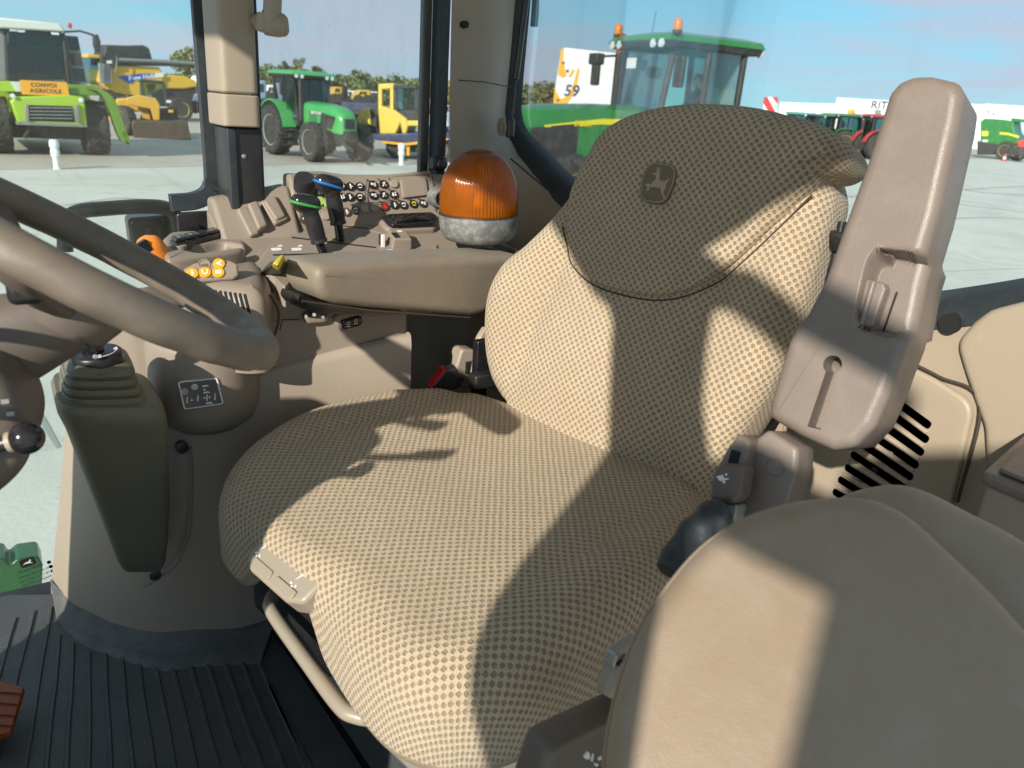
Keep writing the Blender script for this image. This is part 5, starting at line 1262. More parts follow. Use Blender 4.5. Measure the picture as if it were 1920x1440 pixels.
# --- two levers
def lever(base, neck, top, head_l, head_r, head_t, X0, X1, band, name):
    b, n_, t_ = onX(*base, X0), onX(*neck, (X0 + X1) / 2), onX(*top, X1)
    stem = MB().tube([b - V(0, 0, 0.02), b, n_], [0.010, 0.0095, 0.009], 10).build('stem', m_gloss, name)
    P_ = smooth_path([n_ - (n_ - b) * 0.05, n_ + (t_ - n_) * 0.3, n_ + (t_ - n_) * 0.7, t_], 26)
    R_ = list(np.interp(np.linspace(0, 1, len(P_)), [0, 0.06, 0.1, 0.14, 0.55, 0.8, 1.0], [0.0165, 0.0165, 0.0145, 0.0155, 0.0165, 0.0150, 0.0165]))
    MB().tube(P_, R_, 18).build('grip', m_black, stem)
    a, c = onX(*head_l, X1), onX(*head_r, X1)
    cc, ax_ = (a + c) / 2, unit(c - a); ln = np.linalg.norm(c - a) / 2
    upv = unit(onX(*head_t, X1) - cc); upv = unit(upv - ax_ * (upv @ ax_)); dp_ = np.cross(ax_, upv)
    rg = []
    # flat golf-club head: rings from the underside to the top
    for h, s in ((-0.016, 0.50), (-0.012, 0.74), (-0.004, 0.96), (0.0, 1.0), (0.006, 1.0), (0.013, 0.93), (0.018, 0.72), (0.0205, 0.35), (0.021, 0.02)):
        rg.append([cc + ax_ * ((ln * s) * math.copysign(abs(math.cos(q)) ** 0.8, math.cos(q)) + (1 - s) * ln * 0.15) + dp_ * (0.019 * s) * math.copysign(abs(math.sin(q)) ** 0.8, math.sin(q)) + upv * h for q in np.linspace(0, 2 * math.pi, 32, endpoint=False)])
    MB().loft(rg).build('knob', m_gloss, stem, angle=70)
    ring = [cc + ax_ * (ln * 1.005) * math.copysign(abs(math.cos(q)) ** 0.8, math.cos(q)) + dp_ * 0.0193 * math.copysign(abs(math.sin(q)) ** 0.8, math.sin(q)) + upv * 0.001 for q in np.linspace(0, 2 * math.pi, 33)]
    MB().tube(ring, 0.0028, 8).build('colour_band', band, stem)
    return stem
l1 = lever((608, 478), (598, 452), (580, 392), (546, 378), (599, 390), (576, 362), 1.465, 1.465, m_green, con); l1['label'] = 'gear lever with green band on its knob'
l2 = lever((638, 450), (634, 418), (622, 356), (590, 339), (641, 355), (617, 326), 1.515, 1.515, m_blue, con); l2['label'] = 'lever with blue band on its knob'
# --- black and yellow switch at the near front
ys = onZ(512, 505, 2.19)
YF = Fr(ys, V(0, -1, 0), V(1, 0, 0), V(0, 0, 1))
hy_ = [onZ(*p, 2.17)[:2] for p in ((480, 514), (502, 490), (548, 494), (548, 530), (534, 548), (516, 528))]
MB().prism(rpoly(hy_, 0.005), 2.140, 2.178).build('switch_holder', m_taupe2, con, bevel=0.003)
sb_ = [onZ(*p, 2.179) for p in ((486, 513), (504, 492), (547, 495), (527, 517))]
tp = [onZ(*p, 2.222) for p in ((515, 493), (522, 484), (531, 486), (524, 496))]
sw_ = MB().loft([sb_, tp]).build('switch_boot', m_black, con, bevel=0.002)
y0 = [onZ(*p, 2.205) for p in ((509, 500), (528, 484), (537, 488), (523, 508))]
y1 = [onZ(*p, 2.235) for p in ((511, 493), (527, 477), (534, 480), (522, 498))]
MB().loft([y0, y1]).build('switch_tip', m_yellow, sw_, bevel=0.003)
# --- vent pod with orange buttons
VF = Fr(V(1.395, -0.292, 2.10), V(0, -1, 0), V(1, 0, 0), V(0, 0, 1))
vo = [onZ(*p, 2.12)[:2] for p in ((318, 560), (330, 525), (380, 505), (450, 508), (488, 536), (510, 580), (503, 602), (478, 608), (430, 606), (340, 592))]
vc = sum(vo) / len(vo)
WF2 = Fr((0, 0, 0), (1, 0, 0), (0, 1, 0), (0, 0, 1))
pod = MB().pillow(smooth_path([*vo, vo[0]], 90)[:-1], WF2, lambda a, b: 2.188 - 0.25 * (a - vc[0]) ** 2, r=0.036, depth=0.15, n=120, rings=8, rounds=8, back=False).build('vent_pod', m_taupe, con, angle=60)
bn_ = unit(V(-0.80, 0.12, 0.55)); BP_ = Fr(onX(397, 508, 1.345), V(0, -1, 0), V(0.5, 0, 0.85)); BP_.c = bn_; BP_.a = unit(V(-0.15, -1, 0) - bn_ * (bn_ @ V(-0.15, -1, 0))); BP_.b = np.cross(bn_, BP_.a); BP_.o = BP_.o + bn_ * 0.012
plate = [BP_.pix(*p) for p in ((340, 520), (346, 502), (366, 492), (430, 487), (446, 494), (448, 516), (438, 523), (370, 529), (348, 529))]
cp = MB().prism(rpoly(plate, 0.008), -0.045, 0.0, BP_).build('button_plate', m_taupe, pod, bevel=0.004, seg=3)
for px, py, ch in ((361, 513, '>II<'), (385, 511, 'C'), (410, 511, 'B'), (411, 495, 'A')):
    c = BP_.pix(px, py); f_ = Fr(BP_.p(c[0], c[1], 0.0), BP_.a, BP_.b, BP_.c)
    b_ = MB().lathe([(0.0098, -0.008), (0.0098, 0.0015), (0.0085, 0.003), (0, 0.0034)], f_, 28).build('orange_button', m_obtn, cp, angle=45)
    tf = Fr(f_.p(0, 0, 0.0035), f_.b, -f_.a, f_.c)
    text('button_letter', ch, m_white, tf, 0.0135 if len(ch) == 1 else 0.0062, b_, 0.0004, bold=0.0003)
c = BP_.pix(383, 496); MB().lathe([(0.0095, -0.004), (0.0095, 0.0012), (0.008, 0.0012), (0.007, 0)], Fr(BP_.p(c[0], c[1], 0), BP_.a, BP_.b, BP_.c), 24).build('blank_dimple', m_taupe, cp)
for px, py in ((349, 521), (373, 521), (398, 520), (424, 492), (396, 492)):
    c = BP_.pix(px, py); MB().lathe([(0.0016, -0.001), (0.0016, 0.0006), (0, 0.0007)], Fr(BP_.p(c[0], c[1], 0), BP_.a, BP_.b, BP_.c), 8).build('indicator', m_bbtn, cp)
for i in range(10):
    px = 376 + i * 9.2; pth = []
    for u in np.linspace(0, 1, 7):
        h_, n_ = surf_hit(pod, px + 11 * u, 541 + i * 1.2 + (41 + i * 0.4) * u)
        if h_ is not None: pth.append(h_ - n_ * 0.0006)
    if len(pth) > 3: MB().tube(pth, 0.0026, 8).build('vent_slot', m_dark, pod)
MB().tube(smooth_path([onX(*p, 1.30) for p in ((506, 552), (520, 578), (522, 604), (510, 640), (498, 664))], 24), 0.0022, 6).build('trim_line', m_seam, con)
# --- switch tray
tr = [onZ(*p, 2.205)[:2] for p in ((306, 452), (330, 440), (420, 440), (455, 455), (459, 470), (440, 478), (330, 492), (310, 486))]
trc = sum(tr) / len(tr)
wc_, wu_ = onZ(398, 463, 2.212)[:2], (onZ(444, 456, 2.212) - onZ(350, 470, 2.212))[:2]
wl_ = np.linalg.norm(wu_) / 2; wu_ = wu_ / np.linalg.norm(wu_); wv_ = np.array([-wu_[1], wu_[0]]); ww_ = abs((onZ(398, 454, 2.212) - onZ(398, 472, 2.212))[:2] @ wv_) / 2
def traysurf(a, b):
    d = np.array([a, b]) - wc_; e = (abs(d @ wu_ / wl_) ** 5 + abs(d @ wv_ / ww_) ** 5) ** 0.2
    k = max(0.0, min(1.0, (1 - e) / 0.16)); return 2.212 - 0.018 * k * k * (3 - 2 * k)
tray = MB().pillow(smooth_path([*tr, tr[0]], 80)[:-1], WF2, traysurf, r=0.008, depth=0.11, n=160, rings=50, rounds=4, back=False).build('switch_tray', m_taupe, con, angle=55)
MB().lathe([(0.013, -0.004), (0.013, 0.004), (0.011, 0.005), (0, 0.005)], Fr(onZ(336, 464, 2.213), (1, 0, 0), (0, 1, 0)), 28).build('round_cap', m_taupe, tray)
pad4 = [onZ(*p, 2.222)[:2] for p in ((318, 449), (402, 430), (413, 437), (330, 457))]
pd4 = MB().prism(pad4, 2.205, 2.222).build('switch_bank', m_black, tray, bevel=0.002)
c4 = [np.array(p) for p in pad4]
for k4 in range(4):
    u0, u1 = k4 / 4 + 0.02, (k4 + 1) / 4 - 0.02
    q4 = [c4[0] + (c4[1] - c4[0]) * u0 + (c4[3] - c4[0]) * 0.12, c4[0] + (c4[1] - c4[0]) * u1 + (c4[3] - c4[0]) * 0.12, c4[3] + (c4[2] - c4[3]) * u1 - (c4[3] - c4[0]) * 0.12, c4[3] + (c4[2] - c4[3]) * u0 - (c4[3] - c4[0]) * 0.12]
    kk = MB().prism(q4, 2.2225, 2.2285).build('rocker_key', m_gloss if k4 > 1 else m_black, pd4, bevel=0.0015)
    if k4 < 2:
        c_ = sum(q4) / 4; MB().box((c_[0], c_[1], 2.2287), (0.010, 0.006, 0.0006)).build('key_mark', m_plate, kk)
# --- orange hand throttle
hb0, hb1 = onX(322, 520, 1.46), onX(266, 446, 1.46)
ht_u = unit(hb1 - hb0)
P_ = [hb0 + (hb1 - hb0) * u for u in np.linspace(0, 1.0, 12)]
R_ = [0.008, 0.0125, 0.0155, 0.0185, 0.0215, 0.0235, 0.025, 0.0255, 0.0255, 0.0245, 0.020, 0.009]
thr = MB().tube(P_, R_, 22).build('hand_throttle', m_orange, con, angle=80)
tf_ = Fr(onX(270, 463, 1.4375), unit(np.cross(ht_u, (1, 0, 0))), ht_u)
if tf_.c[0] > 0: tf_ = Fr(tf_.o, -tf_.a, tf_.b)
MB().pillow(rpoly([(-0.010, -0.013), (0.010, -0.013), (0.011, 0.010), (-0.011, 0.010)], 0.005), tf_, lambda a, b: 0.003, r=0.003, depth=0.012, n=50, rings=4).build('throttle_thumbwheel', m_black, thr)
for i in range(6): MB().box((0.0, -0.009 + i * 0.0036, 0.0034), (0.019, 0.0014, 0.0012), tf_).build('thumb_ridge', m_gloss, thr)
# --- cup holder and rear deck
bc = onX(893, 447, 1.42)
CF = Fr(V(bc[0] + 0.005, bc[1] - 0.005, 2.165), (1, 0, 0), (0, 1, 0))
MB().lathe([(0.074, -0.02), (0.087, 0.0), (0.094, 0.016), (0.096, 0.026), (0.093, 0.030), (0.086, 0.030), (0.083, 0.024), (0.080, 0.006)], CF, 56).build('cup_holder', m_taupe, con, angle=60)
MB().lathe([(0.0, 0.0062), (0.0805, 0.0062)], CF, 40).build('cup_well', m_dark, con)
# --- rockers below the armrest
RKF = Fr(onX(657, 603, 1.336), unit(V(-0.1, -1, 0)), V(0, 0, 1), (-1, 0, 0))
RKF = Fr(onX(657, 603, 1.332), V(0.03, -1, 0), V(0, 0, 1)); RKF.c = V(-1, 0, 0)
fr4 = [RKF.pix(*p) for p in ((624, 594), (634, 588), (672, 582), (684, 590), (682, 604), (676, 612), (640, 622), (634, 618))]
rk = MB().pillow(rpoly(fr4, 0.006), RKF, lambda a, b: 0.004, r=0.004, depth=0.02, n=70, rings=3, rounds=3).build('rocker_frame', m_taupe, con, angle=50)
rp4 = [RKF.pix(*p) for p in ((636, 599), (670, 590), (676, 592), (678, 603), (672, 609), (641, 617))]
rk2 = MB().pillow(rpoly(rp4, 0.004), RKF, lambda a, b: 0.0085, r=0.003, depth=0.012, n=60, rings=3, rounds=3).build('rocker_switch', m_gloss, rk, angle=50)
for px, py in ((650, 604), (664, 599)):
    c = RKF.pix(px, py); f_ = Fr(RKF.p(*c, 0.0), RKF.a, RKF.b, RKF.c)
    MB().lathe([(0.0034, 0.0083), (0.0034, 0.0092), (0.0024, 0.0092), (0.0024, 0.0083)], f_, 16).build('rocker_symbol', m_white, rk2)
    MB().box((0, -0.006, 0.0089), (0.008, 0.0014, 0.0008), f_).build('rocker_symbol', m_white, rk2)
rk3f = [RKF.pix(*p) for p in ((567, 594), (574, 586), (612, 584), (618, 596), (606, 604), (575, 606))]
rr = MB().pillow(rpoly(rk3f, 0.008), RKF, lambda a, b: 0.006, r=0.005, depth=0.02, n=60, rings=3, rounds=4).build('outlet_hood', m_taupe, con, angle=50)
rk3 = [RKF.pix(*p) for p in ((572, 592), (578, 583), (610, 586), (609, 594), (590, 594))]
MB().prism(rpoly(rk3, 0.003), 0.004, 0.009, RKF).build('outlet_switch', m_gloss, rr, bevel=0.0015)
for px, py in ((585, 587), (602, 591)):
    ring_mark(RKF, px, py, 0.002, 0.0032, rr, 0.0098)
sq = [RKF.p(*RKF.pix(*p), 0.0007) for p in ((523, 618), (528, 598), (560, 598))]
MB().tube(sq, 0.0011, 5).build('trim_line', m_seam, con)

# ================================================================== rotating beacon left in the cup holder
m_amb, nt_, out_ = _nt('amber_lens')
tr_ = nt_.nodes.new('ShaderNodeBsdfTransparent'); tr_.inputs['Color'].default_value = (1.0, 0.45, 0.04, 1)
tl_ = nt_.nodes.new('ShaderNodeBsdfTranslucent'); tl_.inputs['Color'].default_value = (1.0, 0.40, 0.02, 1)
df_ = nt_.nodes.new('ShaderNodeBsdfDiffuse'); df_.inputs['Color'].default_value = (1.0, 0.27, 0.012, 1)
gl_ = nt_.nodes.new('ShaderNodeBsdfGlossy'); gl_.inputs['Roughness'].default_value = 0.12
fr_ = nt_.nodes.new('ShaderNodeFresnel'); fr_.inputs['IOR'].default_value = 1.45
a_ = nt_.nodes.new('ShaderNodeMixShader'); a_.inputs[0].default_value = 0.35
b_ = nt_.nodes.new('ShaderNodeMixShader'); b_.inputs[0].default_value = 0.42
c_ = nt_.nodes.new('ShaderNodeMixShader')
nt_.links.new(tl_.outputs[0], a_.inputs[1]); nt_.links.new(df_.outputs[0], a_.inputs[2])
nt_.links.new(a_.outputs[0], b_.inputs[1]); nt_.links.new(tr_.outputs[0], b_.inputs[2])
nt_.links.new(fr_.outputs[0], c_.inputs[0]); nt_.links.new(b_.outputs[0], c_.inputs[1]); nt_.links.new(gl_.outputs[0], c_.inputs[2])
nt_.links.new(c_.outputs[0], out_.inputs['Surface'])
bcn = thing('beacon', 'amber rotating beacon with scuffed metal base lying in the console cup holder', 'beacon', bc)
btm, tpp = onX(896, 452, 1.42), onX(893, 277, 1.42)
bu_ = unit(V(0.0, 0.03, 1.0)); BH = np.linalg.norm(tpp - btm) * 0.985
BFm = Fr(btm, (1, 0, 0), (0, 1, 0)); BFm.c = bu_; BFm.a = unit(V(1, 0, 0) - bu_ * bu_[0]); BFm.b = np.cross(BFm.c, BFm.a)
R0 = 0.082
MB().lathe([(0.0, 0.0), (0.052, 0.0), (0.070, 0.006), (0.079, 0.018), (0.083, 0.034), (0.0845, 0.052), (0.084, 0.058), (0.078, 0.058), (0, 0.056)], BFm, 64).build('metal_base', m_steel, bcn, angle=60)
dome = [(R0 * 0.985, 0.058), (R0, 0.064), (R0, 0.085), (R0 * 0.99, 0.105), (R0 * 0.955, 0.128), (R0 * 0.90, 0.146), (R0 * 0.80, 0.166), (R0 * 0.66, 0.184), (R0 * 0.48, 0.197), (R0 * 0.27, 0.206), (R0 * 0.1, 0.2095), (0.0, 0.210)]
sc_h = (BH - 0.058) / 0.152
dome = [(r_, 0.058 + (h - 0.058) * sc_h) for r_, h in dome]
dm = MB().lathe(dome, BFm, 288, rib=0.0009, nrib=72).build('amber_lens', m_amb, bcn, angle=80)
MB().lathe([(0.0, 0.0585), (0.066, 0.0585), (0.066, 0.066), (0.05, 0.070), (0.032, 0.074), (0.0, 0.074)], BFm, 36).build('rotor_plate', m_steel, bcn)
rfl = []
for h, w, d in ((0.075, 0.034, 0.02), (0.10, 0.044, 0.004), (0.14, 0.044, 0.004), (0.165, 0.03, 0.02)):
    rfl.append([BFm.p(0.02 + (d if abs(s) < 1 else 0) - 0.03 * (1 - s * s), w * s, h * 0.95) for s in np.linspace(-1, 1, 9)])
MB().loft(rfl, cap=False, closed=False).build('reflector', m_chrome, bcn, angle=70)
MB().lathe([(0.0, 0.074), (0.011, 0.074), (0.012, 0.11), (0.009, 0.125), (0, 0.13)], BFm, 18).build('bulb', m_white, bcn)
MB().lathe([(0.0835, 0.0555), (0.0845, 0.0575), (0.0838, 0.0595)], BFm, 48).build('gasket', m_rubber, bcn)
# ================================================================== outdoors: materials
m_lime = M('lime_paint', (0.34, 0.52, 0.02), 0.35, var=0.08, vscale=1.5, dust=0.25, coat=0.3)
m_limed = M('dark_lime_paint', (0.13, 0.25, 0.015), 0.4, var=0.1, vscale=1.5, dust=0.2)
m_pale = M('pale_roof', (0.62, 0.66, 0.58), 0.45, var=0.05, vscale=1.5, dust=0.15)
m_yel = M('machine_yellow', (0.72, 0.43, 0.02), 0.38, var=0.08, vscale=1.2, dust=0.2, coat=0.2)
m_dyel = M('loader_yellow', (0.62, 0.34, 0.025), 0.45, var=0.15, vscale=1.5, dust=0.3)
m_lyel = M('light_yellow', (0.75, 0.56, 0.07), 0.42, var=0.08, vscale=1.5, dust=0.2)
m_tgreen = M('bright_green_paint', (0.05, 0.36, 0.085), 0.38, var=0.08, vscale=1.5, dust=0.2, coat=0.3)
m_jgreen = M('deep_green_paint', (0.022, 0.20, 0.035), 0.3, var=0.08, vscale=1.2, dust=0.15, coat=0.4)
m_jyel = M('stripe_yellow', (0.80, 0.66, 0.03), 0.4, var=0.04)
m_tyre = M('tyre_rubber', (0.032, 0.031, 0.030), 0.85, var=0.3, vscale=5, dust=0.55, dustcol=(0.19, 0.165, 0.13))
m_rimg = M('grey_rim', (0.48, 0.50, 0.48), 0.45, var=0.08, dust=0.3)
m_rimy = M('yellow_rim', (0.75, 0.55, 0.03), 0.45, var=0.06, dust=0.2)
m_rimo = M('orange_rim', (0.72, 0.11, 0.02), 0.45, var=0.06, dust=0.2)
m_chas = M('chassis_black', (0.028, 0.027, 0.027), 0.6, var=0.3, vscale=3, dust=0.5, dustcol=(0.14, 0.12, 0.10))
m_lamp = M('lamp_glass', (0.85, 0.86, 0.86), 0.15, metal=0.3, var=0.05)
m_bucket = M('worn_steel', (0.075, 0.052, 0.038), 0.6, metal=0.3, var=0.35, vscale=3, dust=0.6, dustcol=(0.18, 0.12, 0.08))
m_orsign = M('sign_orange', (0.83, 0.36, 0.015), 0.5, var=0.04)
m_nhblue = M('stripe_blue', (0.025, 0.11, 0.50), 0.4, var=0.05)
m_whitep = M('white_paint', (0.78, 0.78, 0.76), 0.45, var=0.05, vscale=1.0, dust=0.12)
m_wall = M('white_cladding', (0.80, 0.80, 0.78), 0.6, var=0.03, vscale=0.3, dust=0.06)
m_navy = M('navy_paint', (0.022, 0.032, 0.10), 0.45, var=0.15, vscale=2, dust=0.25)
m_redp = M('red_paint', (0.55, 0.035, 0.03), 0.38, var=0.08, vscale=1.5, dust=0.15)
m_bluep = M('blue_grey_paint', (0.20, 0.32, 0.44), 0.45, var=0.1, dust=0.2)
m_banner = M('banner_white', (0.80, 0.80, 0.78), 0.6, var=0.03, vscale=2)
m_bany = M('banner_yellow', (0.85, 0.42, 0.015), 0.6, var=0.05)
m_skin = M('skin', (0.45, 0.26, 0.18), 0.55)
m_cloth = M('dark_jacket', (0.03, 0.031, 0.034), 0.9, var=0.25, vscale=12)
m_orcl = M('orange_trim', (0.62, 0.16, 0.05), 0.8)
m_hair = M('hair', (0.04, 0.032, 0.025), 0.8)
m_brownp = M('rusty_pipe', (0.24, 0.09, 0.035), 0.7, var=0.3, vscale=8)
m_screen = M('grey_trim', (0.20, 0.21, 0.21), 0.5, dust=0.15)
m_teal = M('inner_panel', (0.06, 0.10, 0.095), 0.7, var=0.35, vscale=3)
def tint_mat(name, tint, refl=0.35):
    m, nt, out = _nt(name)
    tr = nt.nodes.new('ShaderNodeBsdfTransparent'); tr.inputs['Color'].default_value = (*tint, 1)
    gl = nt.nodes.new('ShaderNodeBsdfGlossy'); gl.inputs['Roughness'].default_value = 0.03
    fr = nt.nodes.new('ShaderNodeFresnel'); fr.inputs['IOR'].default_value = 1.5
    mx = nt.nodes.new('ShaderNodeMixShader'); nt.links.new(_math(nt, 'ADD', _math(nt, 'MULTIPLY', fr.outputs[0], 0.8), 0.02), mx.inputs[0])
    nt.links.new(tr.outputs[0], mx.inputs[1]); nt.links.new(gl.outputs[0], mx.inputs[2]); nt.links.new(mx.outputs[0], out.inputs['Surface'])
    return m
m_tint = tint_mat('tinted_glass', (0.42, 0.60, 0.62))
m_tintg = tint_mat('green_tinted_glass', (0.80, 0.97, 0.94))

class Pl:
    """an upright plane standing at a ground point, facing roughly towards the viewer (yaw turns it); a right, b up, c towards the viewer"""
    def __init__(s, gx, gy, yaw=0.0, dist=None):
        if dist is None: s.g = onZ(gx, gy, 0)
        else:
            r = ray(gx, gy); r = r / np.hypot(r[0], r[1]); s.g = V(r[0] * dist, r[1] * dist, 0)
        t = unit(V(-s.g[0], -s.g[1], 0)); y = math.radians(yaw)
        c = V(t[0] * math.cos(y) - t[1] * math.sin(y), t[0] * math.sin(y) + t[1] * math.cos(y), 0)
        a = np.cross(V(0, 0, 1), c)
        s.f = Fr(s.g, a, (0, 0, 1), c)
    def p(s, px, py, c=0.0): return s.f.pix(px, py, c)
    def w(s, px, py, c=0.0): q = s.f.pix(px, py, c); return s.f.p(q[0], q[1], c)
    def solid(s, poly, c0, c1, name, mat, par, bevel=0.03, r=0.0, label=None):
        P = [s.p(*q, c1) for q in poly]
        if r: P = rpoly(P, r)
        o = MB().prism(P, c0, c1, s.f).build(name, mat, par, bevel=bevel)
        return o
    def decal(s, poly, c, name, mat, par, h=0.012):
        return flat([s.p(*q, c) for q in poly], c - 0.004, c + h, s.f).build(name, mat, par)
def gthing(name, label, cat, g, group=None): return thing(name, label, cat, (float(g[0]), float(g[1]), 0.0), group)

def wheel(par, c, axis, r, w, rim, lugs=18, hub=None, seg=40, name='wheel'):
    """tyre with lugs and a dished rim; axis points to the visible side"""
    ax = unit(axis); up = V(0, 0, 1); fx = np.cross(up, ax)
    fr = Fr(c, fx, up); fr.c = ax
    rr = r * 0.60
    prof = [(rr, -w * 0.40), (rr * 1.08, -w * 0.47), (r * 0.86, -w * 0.5), (r * 0.955, -w * 0.40), (r * 0.965, 0), (r * 0.955, w * 0.40), (r * 0.86, w * 0.5), (rr * 1.08, w * 0.47), (rr, w * 0.40)]
    mb = MB(); mb.lathe(prof, fr, seg)
    if lugs:
        for k in range(lugs):
            for sd_ in (-1, 1):
                a0 = 2 * math.pi * (k + (0.5 if sd_ > 0 else 0)) / lugs; a1 = a0 + 2 * math.pi / lugs * 0.95
                pts = []
                for (a, q, rad) in ((a0, 0.02, 0.955), (a0 + 0.09, 0.02, 0.955), (a1 + 0.09, 0.50, 0.89), (a1, 0.50, 0.89)):
                    pts.append((a, q * w * sd_, rad))
                lo = [fr.p(r * rd * math.cos(a), r * rd * math.sin(a), q) for a, q, rd in pts]
                hi = [fr.p(r * (rd + 0.05 + 0.02 * (rd < 0.9)) * math.cos(a), r * (rd + 0.05 + 0.02 * (rd < 0.9)) * math.sin(a), q) for a, q, rd in pts]
                mb.add(lo + hi, [(4, 5, 6, 7), (0, 1, 5, 4), (1, 2, 6, 5), (2, 3, 7, 6), (3, 0, 4, 7)])
    t = mb.build(name, m_tyre, par, angle=30)
    MB().lathe([(0, w * 0.10), (r * 0.16, w * 0.10), (r * 0.18, w * 0.16), (r * 0.24, w * 0.05), (rr * 0.78, w * 0.02), (rr * 0.9, w * 0.30), (rr * 0.98, w * 0.40), (rr * 1.02, w * 0.42), (rr * 1.02, w * 0.30), (rr, -w * 0.38)], fr, seg).build('rim', rim, t, angle=35)
    return t
def beacon_on(par, c, s=1.0):
    b = MB().tube([c, c + V(0, 0, 0.14 * s)], 0.02 * s, 8).build('beacon_stem', m_chas, par)
    f = Fr(c + V(0, 0, 0.14 * s), (1, 0, 0), (0, 1, 0))
    MB().lathe([(0, 0), (0.075 * s, 0.0), (0.078 * s, 0.05 * s), (0.06 * s, 0.055 * s)], f, 18).build('beacon_base', m_chas, b)
    MB().lathe([(0, 0.05 * s), (0.070 * s, 0.05 * s), (0.070 * s, 0.14 * s), (0.058 * s, 0.19 * s), (0.03 * s, 0.215 * s), (0, 0.22 * s)], f, 18).build('beacon_lens', m_ambsolid, b)
m_ambsolid = M('amber_plastic', (0.75, 0.22, 0.02), 0.25, var=0.05)

